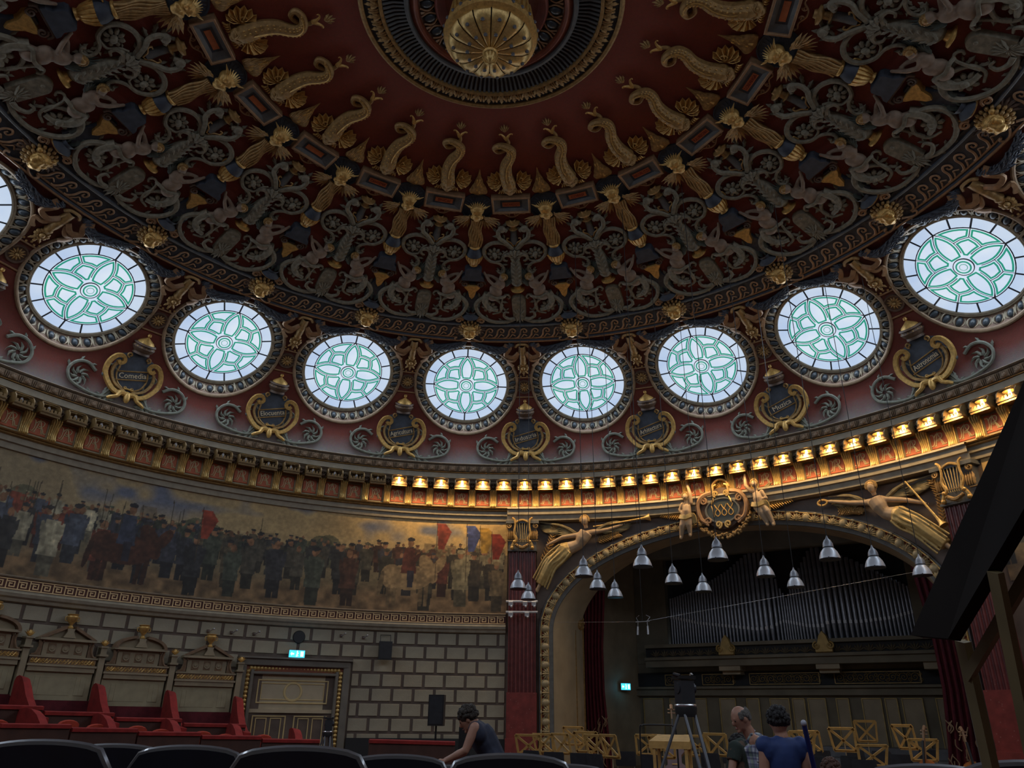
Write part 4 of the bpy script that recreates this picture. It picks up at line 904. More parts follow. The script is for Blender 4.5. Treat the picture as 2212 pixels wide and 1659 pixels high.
prof = [(1.10, 14.04), (1.13, 13.97), (1.08, 13.89), (.92, 13.80), (.66, 13.74), (.40, 13.71), (.14, 13.70)]
vs = []
for r, z in prof:
    for k in range(7):
        q = (k/3-1); a = q*w_*.93; bul = .06*math.sqrt(max(0, 1-q*q*.98))*(r/1.1)**.6; vs.append((r*math.sin(a), r*math.cos(a)*(1+.02*(1-q*q)), z-Z0-bul))
gd.add(vs, [(i*7+k, i*7+k+1, i*7+8+k, i*7+7+k) for i in range(6) for k in range(6)]); mgd = gd.mesh('gadroon'); mgd.materials.append(M_gold_b)
bulb = MB(); bulb.ell((0, 0, 0), .035, 8, 5); bulb.lathe([(.05, .02), (.055, -.005), (.035, -.02)], n=10); mbl = bulb.mesh('small_bulb'); mbl.materials.append(mat('small_bulb', (.12, .12, .13), .15, 0, 0))
for i in range(N):
    a = 2*math.pi*(i+.5)/N; g = link('gadroon', mgd, pen, None, -a)
    for r, z in ((1.0, 13.76), (.62, 13.66)): b_ = link('small_bulb', mbl, g, (0, r, z-Z0))
for i in range(28): a = 2*math.pi*i/28; link('small_bulb', mbl, pen, (1.29*math.sin(a), 1.29*math.cos(a), 14.12-Z0))
pl('finial_collar', [(.17, 13.72), (.21, 13.66), (.18, 13.62)], M_gold, 20)
fi = MB(); fi.lathe([(.15, 13.64-Z0), (.18, 13.56-Z0), (.16, 13.47-Z0), (.08, 13.40-Z0), (0, 13.37-Z0)], n=20)
for i in range(12):
    a = 2*math.pi*i/12; fi.tube([(.16*math.cos(a), .16*math.sin(a), 13.62-Z0), (.185*math.cos(a), .185*math.sin(a), 13.55-Z0), (.13*math.cos(a), .13*math.sin(a), 13.43-Z0), (.03*math.cos(a), .03*math.sin(a), 13.38-Z0)], [.03, .035, .025, .01], 5)
obj('finial', fi, M_gold_b, pen)
# ================================================================== HALL WALL, MURAL, PROSCENIUM
RW = 14.2; AX = 36.2                                          # wall radius, angle of the stage axis
AA, AB, AZ = 6.27, 3.50, 3.75                                 # outer ellipse of the proscenium arch
M_wall = mat('wall_joint', (0.13, 0.095, 0.075), 0.8, 0, .2, 3)
M_brick = mat('painted_block', (0.33, 0.295, 0.215), 0.75, 0, .14, 2.2, .2, 30)
M_span = mat('spandrel_ground', (0.13, 0.10, 0.085), 0.7, 0, .2, 3)
M_back = mat('rear_wall', (0.22, 0.18, 0.13), 0.8, 0, .2, 1.5)
def arch_z(u, off):
    a, b = AA-off, AB-off; return AZ+b*math.sqrt(max(0, 1-(u/a)**2)) if abs(u) < a else None
OPEN = 0.45
def build_wall():
    ths = []; t = -72.0
    while t < 288: ths.append(t); t += 1.5
    ue = math.degrees((AA-OPEN)/RW)
    ths = [q for q in ths if not (AX-ue-.4 < q < AX+ue+.4)]+[AX-ue, AX+ue]+list(AX+np.degrees(np.arcsin(np.linspace(-.9999, .9999, 61))*0+np.sin(np.linspace(-math.pi/2, math.pi/2, 61))[0:61]*(AA-OPEN-1e-4)/RW))
    ths = sorted(set(round(q, 4) for q in ths)); vl = MB(); vb = MB()
    for a, b in zip(ths, ths[1:]+[ths[0]+360]):
        m = (a+b)/2
        def bot(th):
            u = R_(th-AX)*RW; z = arch_z(u, OPEN); return z if z is not None and abs(th-AX) < ue else -1.2
        inside = abs(m-AX) < ue
        z0, z1 = (bot(a), bot(b)) if inside else (-1.2, -1.2)
        if inside and z0 < 0: z0 = AZ
        if inside and z1 < 0: z1 = AZ
        mb = vl if -72 <= m <= 90 else vb; rows = [0, 1] if inside else [0, .35, .7, 1]
        n = len(rows); vs = []
        for th, zz in ((a, z0), (b, z1)):
            for r in rows: vs.append(tuple(polar(th, RW, zz+(7.42-zz)*r)))
        mb.add(vs, [(i, n+i, n+i+1, i+1) for i in range(n-1)])
    w = struct('wall_left', vl, M_wall); bkw = struct('wall_back', vb, M_back); return w
wall = build_wall()
wf = lambda r=RW: wall_fn(r, 0)
# painted blocks, each its own piece
bm_ = MB(); bm_.bbox((0, 0, .015), (.605, .345, .03), .008); me_brick = bm_.mesh('brick', wf()); me_brick.materials.append(M_brick)
bm2 = MB(); bm2.bbox((0, 0, .015), (.26, .345, .03), .008); me_half = bm2.mesh('brick', wf()); me_half.materials.append(M_brick)
PIT = 2.66; BW = {}
def brick_mesh(w):
    w = round(w, 2)
    if w not in BW: m_ = MB(); m_.bbox((0, 0, .015), (w, .345, .03), .008); BW[w] = m_.mesh('brick', wf()); BW[w].materials.append(M_brick)
    return BW[w]
for rw in range(9):
    z = 3.51-.422*rw; off = 2.86 if rw % 2 == 0 else 1.41
    for i in range(-30, 4):
        a0, a1 = off+PIT*i+.17, off+PIT*(i+1)-.17
        if z-.17 < 2.76:
            if a0 >= -26.75 and a1 <= -13.0: continue
            if a0 < -26.75 < a1: a1 = -26.85
            elif a0 < -13.0 < a1: a0 = -12.9
        a1 = min(a1, 6.45)
        if a1-a0 < .35 or a0 < -64 or (a1 < -27 and z < 1.3): continue
        th = (a0+a1)/2; link('brick', brick_mesh(R_(a1-a0)*RW), wall, polar(th, RW, z), rotz_of(th))
# mouldings below the mural and the key-pattern band
def arc_ring(name, prof, m, th0, th1, parent=None, n=None):
    n = n or max(8, int(abs(th1-th0)*1.2)); mb = MB(); vs = []
    for k in range(n+1):
        th = th0+(th1-th0)*k/n
        for r, z in prof: vs.append(tuple(polar(th, r, z)))
    L = len(prof); mb.add(vs, [(k*L+a, k*L+a+1, (k+1)*L+a+1, (k+1)*L+a) for k in range(n) for a in range(L-1)])
    return struct(name, mb, m, parent=parent)
keyb = arc_ring('trim_3', [(14.2, 3.70), (14.10, 3.73), (14.08, 3.80), (14.02, 3.84), (14.0, 3.92), (14.06, 3.95), (14.06, 3.985)], M_corn, -75, 6.5)
arc_ring('band_ground', [(14.06, 3.985), (14.10, 3.99), (14.10, 4.275), (14.06, 4.28)], mat('key_ground', (0.09, 0.03, 0.022), .7, 0, .2, 3), -75, 6.5, keyb)
arc_ring('band_fillet', [(14.06, 4.28), (14.05, 4.31), (14.09, 4.34), (14.2, 4.35)], M_corn_d, -75, 6.5, keyb)
ky = MB(); c_ = .286
for x, y, w, h in ((-.006, .118, c_, .026), (-.006, -.118, c_, .026), (-.125, 0, .026, .236), (-.015, .062, .20, .026), (.072, 0, .026, .15), (.012, -.062, .146, .026), (-.05, -.02, .026, .11), (-.02, .012, .08, .026)): ky.box((x, y, .008), (w, h, .016))
me_key = ky.mesh('key_motif', wf(14.10)); me_key.materials.append(mat('key_cream', (0.74, 0.52, 0.27), .6, .05, .1, 5))
kd = math.degrees(c_/14.10); th = 5.9
while th > -66: link('key_motif', me_key, keyb, polar(th, 14.10, 4.133), rotz_of(th)); th -= kd

# ------------------------------------------------------------------ mural: a painted frieze of an anonymous crowd
def build_mural(th0, th1, NX, label):
    L = R_(th1-th0)*RW; H = 3.05; NY = 136; rng = np.random.default_rng(4)
    X, Y = np.meshgrid(np.linspace(0, L, NX), np.linspace(0, H, NY)); T = th0+X/L*(th1-th0)
    def noise(fx, fy, seed):
        g = np.random.default_rng(seed).random((int(H*fy)+3, int(L*fx)+3)); i = Y*fy; j = X*fx; i0 = i.astype(int); j0 = j.astype(int); di = i-i0; dj = j-j0
        di = di*di*(3-2*di); dj = dj*dj*(3-2*dj)
        return (g[i0, j0]*(1-di)+g[i0+1, j0]*di)*(1-dj)+(g[i0, j0+1]*(1-di)+g[i0+1, j0+1]*di)*dj
    n1 = noise(.7, 1.2, 1)*.6+noise(2, 3, 2)*.4; n2 = noise(5, 6, 3); n3 = noise(12, 14, 5)
    C = np.zeros((NY, NX, 3)); warm = np.clip((T+60)/60, 0, 1)[..., None]
    sky = np.array([.60, .54, .42])*(1-warm)+np.array([.80, .67, .44])*warm
    C[:] = sky*(.84+.28*n1[..., None]); blue = np.clip((n1-.58)*5, 0, 1)*np.clip((Y-1.9)/.7, 0, 1); C = C*(1-blue[..., None]*.75)+np.array([.32, .38, .52])*blue[..., None]*.75
    hills = (Y < 1.75+.35*n1); C[hills] = C[hills]*.55+np.array([.22, .22, .19])*.45
    gr = np.clip((.95-Y)/.5, 0, 1)[..., None]; C = C*(1-gr)+np.array([.46, .37, .26])*gr*(.7+.6*n2[..., None])
    def fill(mask, col, a=1.0):
        col = (np.array(col)*.82+.09*np.array([1, .9, .68]))*(.84+.32*n2[mask][:, None])*(.9+.2*n3[mask][:, None]); C[mask] = C[mask]*(1-a)+col*a
    def el(cx, cy, rx, ry, col, rot=0, a=1.0):
        c, s = math.cos(rot), math.sin(rot); dx, dy = X-cx, Y-cy; fill((((dx*c+dy*s)/rx)**2+((-dx*s+dy*c)/ry)**2) < 1, col, a)
    def trap(cx, y0, y1, w0, w1, col, sh=0.0, a=1.0):
        t = np.clip((Y-y0)/(y1-y0), 0, 1); fill((Y > y0) & (Y < y1) & (np.abs(X-cx-sh*t) < w0+(w1-w0)*t), col, a)
    def person(x, y, h, coat, hat=None, leg=(.12, .12, .13)):
        skin = (.52, .36, .25); trap(x-.05*h, y, y+.48*h, .05*h, .07*h, leg); trap(x+.06*h, y, y+.48*h, .05*h, .06*h, leg)
        trap(x, y+.30*h, y+.84*h, .15*h, .11*h, coat); el(x-.12*h, y+.62*h, .045*h, .2*h, [c*.85 for c in coat], .2); el(x+.12*h, y+.62*h, .045*h, .2*h, [c*1.1 for c in coat], -.2)
        el(x, y+.92*h, .055*h, .075*h, skin)
        if hat: el(x, y+.975*h, .075*h, .04*h, hat)
    def px_(th): return (th-th0)/(th1-th0)*L
    for i in range(9):                                          # far towers and trees
        x = rng.uniform(0, L); trap(x, 1.5, 1.5+rng.uniform(.4, 1.0), .3, .22, (.36, .30, .22), 0, .5)
    for i in range(16): el(rng.uniform(0, L), 1.75, .45, rng.uniform(.25, .55), (.22, .25, .19), 0, .6)
    zones = [(-75, -44, [(.62, .60, .50), (.22, .27, .38), (.48, .17, .11), (.15, .16, .2), (.58, .53, .40)]), (-44, -34, [(.16, .18, .26), (.40, .15, .1), (.2, .25, .2)]),
             (-34, -15, [(.17, .18, .20), (.24, .23, .20), (.30, .26, .19), (.14, .15, .19), (.22, .26, .22)]), (-15, -3, [(.17, .17, .22), (.28, .14, .1), (.24, .22, .17)]), (-3, 7, [(.58, .47, .30), (.50, .40, .26), (.38, .12, .09), (.20, .17, .14), (.55, .50, .36)])]
    for yb, h, step in ((1.35, .80, .22), (1.12, 1.0, .30), (.80, 1.28, .44), (.42, 1.55, .62), (.10, 1.75, 1.15)):
        x = .1
        while x < L:
            th = th0+x/L*(th1-th0); cols = ([z for z in zones if z[0] <= th < z[1]] or zones[:1])[0][2]
            if rng.random() < .9:
                c0 = np.array(cols[rng.integers(len(cols))]); c0 = c0*rng.uniform(.8, 1.15)*.72+c0.mean()*.28*np.array([1.05, 1, .85]); dk = c0*.55
                person(x, yb+rng.uniform(-.08, .1), h*rng.uniform(.85, 1.05), list(c0), (.14, .14, .16) if th < -8 and rng.random() < .45 else (list(c0*1.2) if rng.random() < .4 else None), list(dk)); el(x+.05*h, yb+.55*h, .03*h, .24*h, list(c0*1.3), .1, .5)
            x += step*rng.uniform(.7, 1.35)
    def horse(x, col, coat, sc=1.0):
        d = [c*.7 for c in col]
        for q in (-.55, -.40, .32, .46): trap(x+q*sc, .16, .95, .05, .085, d, rng.uniform(-.06, .06))
        el(x-.05*sc, 1.08, .66*sc, .34*sc, col); el(x-.5*sc, 1.1, .30*sc, .32*sc, col); el(x+.5*sc, 1.38, .20*sc, .42*sc, col, .5); el(x+.80*sc, 1.52, .13*sc, .26*sc, col, -.55); el(x-.78*sc, .85, .08, .42, d, -.15)
        trap(x-.05, 1.2, 2.05, .26, .17, coat); el(x-.02, 2.2, .10, .14, (.52, .36, .25)); el(x-.02, 2.33, .13, .07, (.12, .12, .16)); el(x+.15, 1.65, .07, .30, [c*.8 for c in coat], -.6); trap(x+.02, .75, 1.3, .09, .12, (.12, .12, .18))
    if th0 < 0: horse(px_(-41.5), (.24, .12, .08), (.17, .2, .29), 1.25); horse(px_(-6.5), (.56, .46, .32), (.32, .14, .11), 1.2)
    for th, y, c in ((-33, 2.15, (.55, .2, .13)), (1.6, 2.45, (.2, .26, .5)), (3.4, 2.4, (.62, .47, .16)), (5.0, 2.2, (.5, .13, .09)), (-2.5, 2.5, (.48, .16, .12))):
        x = px_(th); trap(x, y-.45, y+.15, .10, .24, c, .10); trap(x+.12, y+.12, y+.42, .24, .16, [q*1.1 for q in c], -.15); trap(x-.15, 1.0, y+.5, .015, .015, (.25, .2, .15))
    for i in range(30):
        x = rng.uniform(0, L*.6); trap(x, 1.6, 2.2+rng.uniform(0, .5), .012, .012, (.2, .18, .14), rng.uniform(-.05, .05), .8)
    C = np.clip(C*(.93+.16*n3[..., None]), .02, 1)
    lin = np.where(C <= .04045, C/12.92, ((C+.055)/1.055)**2.4)
    vs = np.zeros((NY*NX, 3)); A = np.radians(T)+TW; vs[:, 0] = (14.17*np.sin(A)).ravel(); vs[:, 1] = (14.17*np.cos(A)).ravel(); vs[:, 2] = (4.345+Y).ravel()
    idx = np.arange(NX*NY).reshape(NY, NX); f = np.stack([idx[:-1, :-1], idx[:-1, 1:], idx[1:, 1:], idx[1:, :-1]], -1).reshape(-1, 4)
    me = bpy.data.meshes.new('mural_painting'); me.vertices.add(len(vs)); me.vertices.foreach_set('co', vs.ravel()); me.loops.add(f.size); me.loops.foreach_set('vertex_index', f.ravel())
    me.polygons.add(len(f)); me.polygons.foreach_set('loop_start', np.arange(0, f.size, 4)); me.update(calc_edges=True)
    at = me.color_attributes.new('paint', 'FLOAT_COLOR', 'POINT'); rgba = np.ones((len(vs), 4)); rgba[:, :3] = lin.reshape(-1, 3); at.data.foreach_set('color', rgba.ravel())
    m = bpy.data.materials.new('fresco_paint'); m.use_nodes = True; nt = m.node_tree; b = nt.nodes['Principled BSDF']; b.inputs['Roughness'].default_value = .6
    ca = nt.nodes.new('ShaderNodeVertexColor'); ca.layer_name = 'paint'; nz = nt.nodes.new('ShaderNodeTexNoise'); nz.inputs['Scale'].default_value = 22; nz.inputs['Detail'].default_value = 4
    tc = nt.nodes.new('ShaderNodeTexCoord'); nt.links.new(tc.outputs['Object'], nz.inputs['Vector'])
    mx = nt.nodes.new('ShaderNodeMix'); mx.data_type = 'RGBA'; mx.blend_type = 'OVERLAY'; mx.inputs[0].default_value = .22
    nt.links.new(ca.outputs['Color'], mx.inputs['A']); nt.links.new(nz.outputs['Fac'], mx.inputs['B']); nt.links.new(mx.outputs['Result'], b.inputs['Base Color'])
    me.materials.append(m)
    return tag(link('mural_painting', me), label, 'mural')
mural = build_mural(-75.0, 6.6, 900, 'long painted mural of a crowd and horsemen left of the stage')
build_mural(66.3, 95.0, 320, 'end of a painted mural right of the stage, mostly behind the timber stand')

# ------------------------------------------------------------------ pilasters with lyre capitals
def marble(name, c1, c2):
    m = mat(name, c1, .35, 0, .25, 5); nt = m.node_tree; b = nt.nodes['Principled BSDF']
    tc = nt.nodes['Texture Coordinate']; v = nt.nodes.new('ShaderNodeTexVoronoi'); v.inputs['Scale'].default_value = 9; nt.links.new(tc.outputs['Object'], v.inputs['Vector'])
    rp = nt.nodes.new('ShaderNodeValToRGB'); rp.color_ramp.elements[0].position = .03; rp.color_ramp.elements[0].color = (1, 1, 1, 1); rp.color_ramp.elements[1].position = .16; rp.color_ramp.elements[1].color = (0, 0, 0, 1)
    nt.links.new(v.outputs['Distance'], rp.inputs[0]); mx = nt.nodes.new('ShaderNodeMix'); mx.data_type = 'RGBA'; src = b.inputs['Base Color'].links[0].from_socket
    nt.links.new(rp.outputs[0], mx.inputs[0]); nt.links.new(src, mx.inputs['A']); mx.inputs['B'].default_value = (*c2, 1); nt.links.new(mx.outputs['Result'], b.inputs['Base Color']); return m
M_marb = marble('red_marble', (0.135, 0.035, 0.035), (0.24, 0.11, 0.10)); M_marb2 = marble('red_marble_base', (0.20, 0.035, 0.03), (0.32, 0.16, 0.13))
T_pil = Tmpl('pilaster'); fw_ = wall_fn(13.95, 0)
sh = MB(); W2 = .44; xs = []
for i in range(7):
    c0 = -W2+W2*2*(i+.5)/7; q = .045
    xs += [(c0-q, .0), (c0-q*.55, -.035), (c0, -.045), (c0+q*.55, -.035), (c0+q, .0)]
pro = [(-W2, -.25), (-W2, 0)]+xs+[(W2, 0), (W2, -.25)]; n = len(pro)
sh.add([(u, z, h) for z in (1.95, 6.32) for u, h in pro], [(i, i+1, n+i+1, n+i) for i in range(n-1)]); T_pil.part('shaft', sh, M_marb, fw_)
bs = MB(); bs.bbox((0, -.02, .0), (.94, .9, 3.0), 0); bs = MB(); bs.box((0, 1.27, -.10), (.94, 1.36, .28)); bs.box((0, .25, -.08), (1.0, .8, .34)); T_pil.part('pedestal', bs, M_marb2, fw_)
cp = MB(); cp.box((0, 6.80, -.12), (.94, .95, .28)); cp.box((0, 7.30, -.06), (1.12, .10, .40)); cp.box((0, 6.36, -.06), (.98, .06, .30)); T_pil.part('capital_block', cp, M_slate, fw_)
cv = MB()
for sx in (-1, 1):
    cv.tube(spiral((sx*.46, 7.17), .10, .02, R_(90), sx*1.4, 14, .10), .03, 5)
    for i in range(4): cv.leaf((sx*(.30+.06*i), 6.72, .04), R_(90), .34, .12, 3, .06)
    cv.box((sx*.44, 6.68, .03), (.20, .03, .06))
T_pil.part('capital_leaf', cv, M_gold_d, fw_)
ly = MB()
for sx in (-1, 1):
    ly.tube(bez([(sx*.34, 7.44, .14), (sx*.26, 7.36, .16), (sx*.24, 7.16, .16), (sx*.28, 6.90, .16), (sx*.20, 6.70, .16), (sx*.30, 6.56, .16), (sx*.36, 6.42, .15)], 26), [.035]*14+[.05]*14, 6); ly.ell((sx*.34, 6.42, .15), .07, 8, 5); ly.ell((sx*.27, 6.62, .19), .055, 8, 5)
ly.tube(bez([(-.26, 7.26, .15), (0, 7.36, .17), (.26, 7.26, .15)], 12), .035, 6)
T_pil.part('lyre', ly, M_gold, fw_)
for i in range(7):
    s_ = MB(); x = (i-3)*.055; s_.tube([(x*1.6, 7.28, .14), (x, 6.62, .15)], .011, 5); T_pil.part('lyre_string', s_, M_gold_b, fw_)
tp = MB(); tp.box((0, 6.70, .15), (.28, .03, .03)); tp.tube(bez([(-.22, 6.52, .16), (0, 6.42, .2), (.22, 6.52, .16)], 10), .055, 6)
for i in range(9): tp.ell(((i-4)*.055, 6.44+.004*(i-4)**2, .22), .03, 6, 4)
T_pil.part('lyre_base', tp, M_gold_d, fw_)
T_pil.put('fluted red marble pilaster with gilt lyre capital left of the stage arch', 'pilaster', 'pilasters flanking the stage arch', polar(8.67, 13.95, 0), rotz_of(8.67))
T_pil.put('fluted red marble pilaster with gilt lyre capital right of the stage arch', 'pilaster', 'pilasters flanking the stage arch', polar(63.8, 13.95, 0), rotz_of(63.8))
arc_ring('trim_4', [(14.2, 7.345), (13.88, 7.36), (13.87, 7.53), (13.80, 7.55), (13.80, 7.70), (13.74, 7.74), (13.78, 7.80), (14.0, 7.815)], M_corn, 6.55, 66)

# ------------------------------------------------------------------ proscenium arch moulding and reveal
def arch_path(off, n=64, zb=-.1):                              # (u, z) from left foot over the top to right foot
    a, b = AA-off, AB-off; P = [(-a, z) for z in np.linspace(zb, AZ, 14)[:-1]]
    P += [(-a*math.cos(t), AZ+b*math.sin(t)) for t in np.linspace(0, math.pi, n)]; P += [(a, z) for z in np.linspace(AZ, zb, 14)[1:]]; return P
def arch_band(name, prof, m, parent=None):                     # prof: (offset inwards, height off wall)
    mb = MB(); rows = [arch_path(o) for o, h in prof]; n = len(rows[0]); vs = []
    for j, (o, h) in enumerate(prof):
        for u, z in rows[j]: d = u/RW; r = RW-h; vs.append(tuple(polar(AX+math.degrees(d), r, z)))
    mb.add(vs, [(j*n+i, j*n+i+1, (j+1)*n+i+1, (j+1)*n+i) for j in range(len(prof)-1) for i in range(n-1)]); return struct(name, mb, m, parent=parent)
arch = arch_band('trim_5', [(0.0, .0), (.0, .12), (.05, .12)], M_slate)
arch_band('outer_bead', [(.035, .10), (.05, .15), (.075, .15), (.085, .10)], M_gold, arch)
arch_band('red_ground', [(.07, .12), (.12, .08), (.27, .08), (.29, .12)], mat('arch_red', (0.30, 0.065, 0.03), .6, 0, .2, 4), arch)
arch_band('inner_bead', [(.27, .10), (.285, .14), (.305, .14), (.32, .09)], M_gold, arch)
arch_band('grey_edge', [(.31, .10), (.36, .06), (.44, .05), (.452, .0)], M_slate, arch)
M_shell = mat('arch_shell_plaster', (0.40, 0.32, 0.18), .5, .2, .2, 9)
ae = MB(); ae.ell((0, 0, .03), (.125, .145, .085), 12, 6)
for k in range(3): ae.tube([(.12*math.cos(a)*(1-.12*k), .14*math.sin(a)*(1-.12*k), .045+.02*k) for a in np.linspace(R_(15), R_(165), 9)], .012, 4)
m_ae = ae.mesh('arch_egg'); m_ae.materials.append(M_shell)
al = MB()
for sx in (-1, 1):
    for i in range(3): al.leaf((0, -.10, .03), R_(90-sx*(25+24*i)), .23, .10, 2, .08)
al.leaf((0, -.12, .05), R_(90), .25, .10, 3, .07); al.ell((0, .13, .07), (.07, .035, .04), 8, 4); m_al = al.mesh('arch_leaf'); m_al.materials.append(M_shell)
path = arch_path(.19, 240, .2); acc = 0; last = None; k = 0; step = .275; nxt = .1
for i in range(len(path)-1):
    (u0, z0), (u1, z1) = path[i], path[i+1]; d = math.hypot(u1-u0, z1-z0)
    while acc+d >= nxt:
        t = (nxt-acc)/d; u, z = u0+(u1-u0)*t, z0+(z1-z0)*t; tx, tz = (u1-u0)/d, (z1-z0)/d       # outward normal of the curve
        nx, nz_ = -tz, tx; a = u/RW; th = AX+math.degrees(a); c = polar(th, RW-.08, z); lat = Vector((math.cos(R_(th)+TW), -math.sin(R_(th)+TW), 0)); inw = -Vector((math.sin(R_(th)+TW), math.cos(R_(th)+TW), 0))
        Yv = lat*nx+Vector((0, 0, nz_)); Xv = Yv.cross(inw)
        if abs(u) > .75:
            o = link('arch_egg' if k % 2 else 'arch_leaf', m_ae if k % 2 else m_al, arch)
            o.matrix_local = Matrix(((Xv.x, Yv.x, inw.x, c.x), (Xv.y, Yv.y, inw.y, c.y), (Xv.z, Yv.z, inw.z, c.z), (0, 0, 0, 1)))
        k += 1; nxt += step
    acc += d
ESA = R_(AX)+TW; EV = Vector((math.sin(ESA), math.cos(ESA), 0)); LV = Vector((math.cos(ESA), -math.sin(ESA), 0))
def st(e, l, z): return EV*e+LV*l+Vector((0, 0, z))            # stage coordinates
STROT = -ESA
rv = MB(); P = arch_path(OPEN, 64, -.6); n = len(P); vs = []
for u, z in P:
    p = polar(AX+math.degrees(u/RW), RW, z); e0, l0 = p.dot(EV), p.dot(LV); vs += [tuple(p), tuple(st(max(e0, 14.2)+.75, l0, z))]
rv.add(vs, [(2*i, 2*i+1, 2*i+3, 2*i+2) for i in range(n-1)]); struct('wall_reveal', rv, mat('reveal_cream', (0.36, 0.29, 0.19), .7, 0, .12, 2))
# spandrel ground
sp = MB()
for sgn in (-1, 1):
    us = np.linspace(.0, 6.35, 60); vs = []
    for u in us:
        z = arch_z(u, 0) if u < AA else 3.0
        for zz in (max(z or 0, 0) if u < AA else 3.0, 7.35): vs.append(tuple(polar(AX+math.degrees(sgn*u/RW), RW-.03, zz)))
    sp.add(vs, [(2*i, 2*i+2, 2*i+3, 2*i+1) for i in range(len(us)-1)])
obj('spandrel', sp, M_span, wall)

# ------------------------------------------------------------------ spandrel figures (two winged women, mirrored poses differ)
M_fig = mat('figure_plaster', (0.40, 0.28, 0.17), .6, .05, .15, 6)
M_drape = mat('gilt_drapery', (0.48, 0.33, 0.12), .45, .35, .2, 8)
def limb(mb, P, r): r = [q*1.22 for q in r]; mb.tube(P, r, 10); [mb.ell(p, q*1.0, 8, 6) for p, q in zip(P, r)]
def make_angel(name, label, J, th, z0, flip):
    fn = (lambda f: (lambda u, v, h: f(u, v, h)))(wall_fn(14.08, 0)); t = thing(name, label, 'figure', polar(th, 14.08, z0), rotz_of(th), 'winged figures in the arch corners')
    g = {k: Vector((v[0], v[1], v[2] if len(v) > 2 else .12)) for k, v in J.items()}; b = MB()
    hd = g['head']; b.ell(hd, (.13, .165, .14), 12, 9); b.ell(hd+Vector((0, -.03, .11)), (.02, .035, .03), 8, 5); b.ell(hd+Vector((0, -.10, .07)), (.06, .05, .05), 8, 5)
    b.tube([g['neck'], hd], [.07, .065], 8); sl, sr = g['shL'], g['shR']; ms = (sl+sr)/2; wa = g['waist']; hp = g['hip']
    b.tube([ms+Vector((0, .02, .02)), (ms+wa)/2+Vector((0, 0, .04)), wa, hp], [.23, .22, .18, .24], 12); b.tube([sl, sr], [.10, .10], 10)
    d = (sr-sl).normalized()
    for q in (-.085, .085): b.ell(ms+d*q+(wa-ms)*.38+Vector((0, 0, .17)), (.07, .07, .06), 8, 6)
    limb(b, [sl, g['elL'], g['haL']], [.075, .058, .042]); limb(b, [sr, g['elR'], g['haR']], [.075, .058, .042])
    for q in ('haL', 'haR'):
        e = g['el'+q[-1]]; dv = (g[q]-e).normalized(); pr = Vector((-dv.y, dv.x, 0))
        b.ell(g[q]+dv*.05, (.045, .045, .03), 8, 5)
        for k in range(4): b.tube([g[q]+dv*.06+pr*(k-1.5)*.02, g[q]+dv*.13+pr*(k-1.5)*.024, g[q]+dv*.17+pr*(k-1.5)*.02-Vector((0, 0, .03))], [.012, .011, .008], 5)
    limb(b, [g['knee'], (g['knee']+g['foot'])/2, g['foot']], [.10, .08, .05]); b.ell(g['foot']+(g['foot']-g['knee']).normalized()*.08, (.07, .10, .05), 8, 5)
    obj('body', solid(b, .022, 4, .5), M_fig, t, fn)
    h = MB(); h.ell(hd+Vector((0, .06, -.01)), (.15, .145, .13), 10, 7); random.seed(2)
    for k in range(16): a = R_(-10+200*k/15); h.ell(hd+Vector((.14*math.cos(a), .02+.145*math.sin(a), .04)), .05, 6, 4)
    obj('hair', h, M_gold_d, t, fn)
    c = MB(); kn, ft = g['knee'], g['foot']; ax = (ft-hp); pr = Vector((-ax.y, ax.x, 0)).normalized()
    c.tube([wa*.3+hp*.7, hp, kn, (kn+ft)/2, ft*.85+kn*.15], [.23, .28, .26, .22, .16], 12)
    for k in range(7):
        o = pr*(k-3)*.075; c.tube(bez([tuple(hp+o+Vector((0, 0, .22))), tuple((hp+kn)/2+o*1.25+pr*.04*math.sin(k*2)+Vector((0, 0, .26-.02*abs(k-3)))), tuple(kn+o*1.15+Vector((0, 0, .23-.02*abs(k-3)))), tuple(ft*.85+kn*.15+o*1.3+Vector((0, 0, .12)))], 12), [.04]*8+[.034]*6, 6)
    for k in range(5): c.tube(bez([tuple(sl.lerp(sr, .2)+Vector((0, -.02*k, .13))), tuple(ms.lerp(wa, .6)+Vector((.1-.05*k, 0, .17))), tuple(wa+pr*(k-2)*.05+Vector((0, 0, .12)))], 10), .028, 5)
    obj('drapery', solid(c, .018, 1, .5), M_drape, t, fn)
    for nm, tip, root in (('wing', g['w1'], sl), ('wing', g['w2'], sr)):
        w = MB(); dv = (tip-root); L = dv.length; a = math.atan2(dv.y, dv.x); s_ = 1 if math.cos(a) > 0 else -1
        for k in range(7): w.leaf((root.x+dv.x*.10*k*.5, root.y+dv.y*.05*k-.0*k, .03+.006*k), a-s_*(.06+.055*k), L*(1-.08*k), .24, 3, .05)
        for k in range(5): w.leaf((root.x, root.y+.03, .09+.008*k), a+s_*.05-s_*.10*k, L*.5, .18, 2, .05)
        w.tube(bez([tuple(root), tuple(root+dv*.4+Vector((0, .12, .05))), tuple(tip)], 10), [.06]*4+[.045]*4+[.02]*3, 6); obj(nm, w, M_green if False else mat('wing_plaster', (0.20, 0.16, 0.08), .55, .2, .3, 7), t, fn)
    tr = MB(); a, b2 = g['t0'], g['t1']; tr.tube([a, a.lerp(b2, .3), a.lerp(b2, .8), a.lerp(b2, .92), b2], [.022, .026, .034, .06, .13], 10); obj('trumpet', tr, M_gold_b, t, fn)
    br = MB(); random.seed(9)
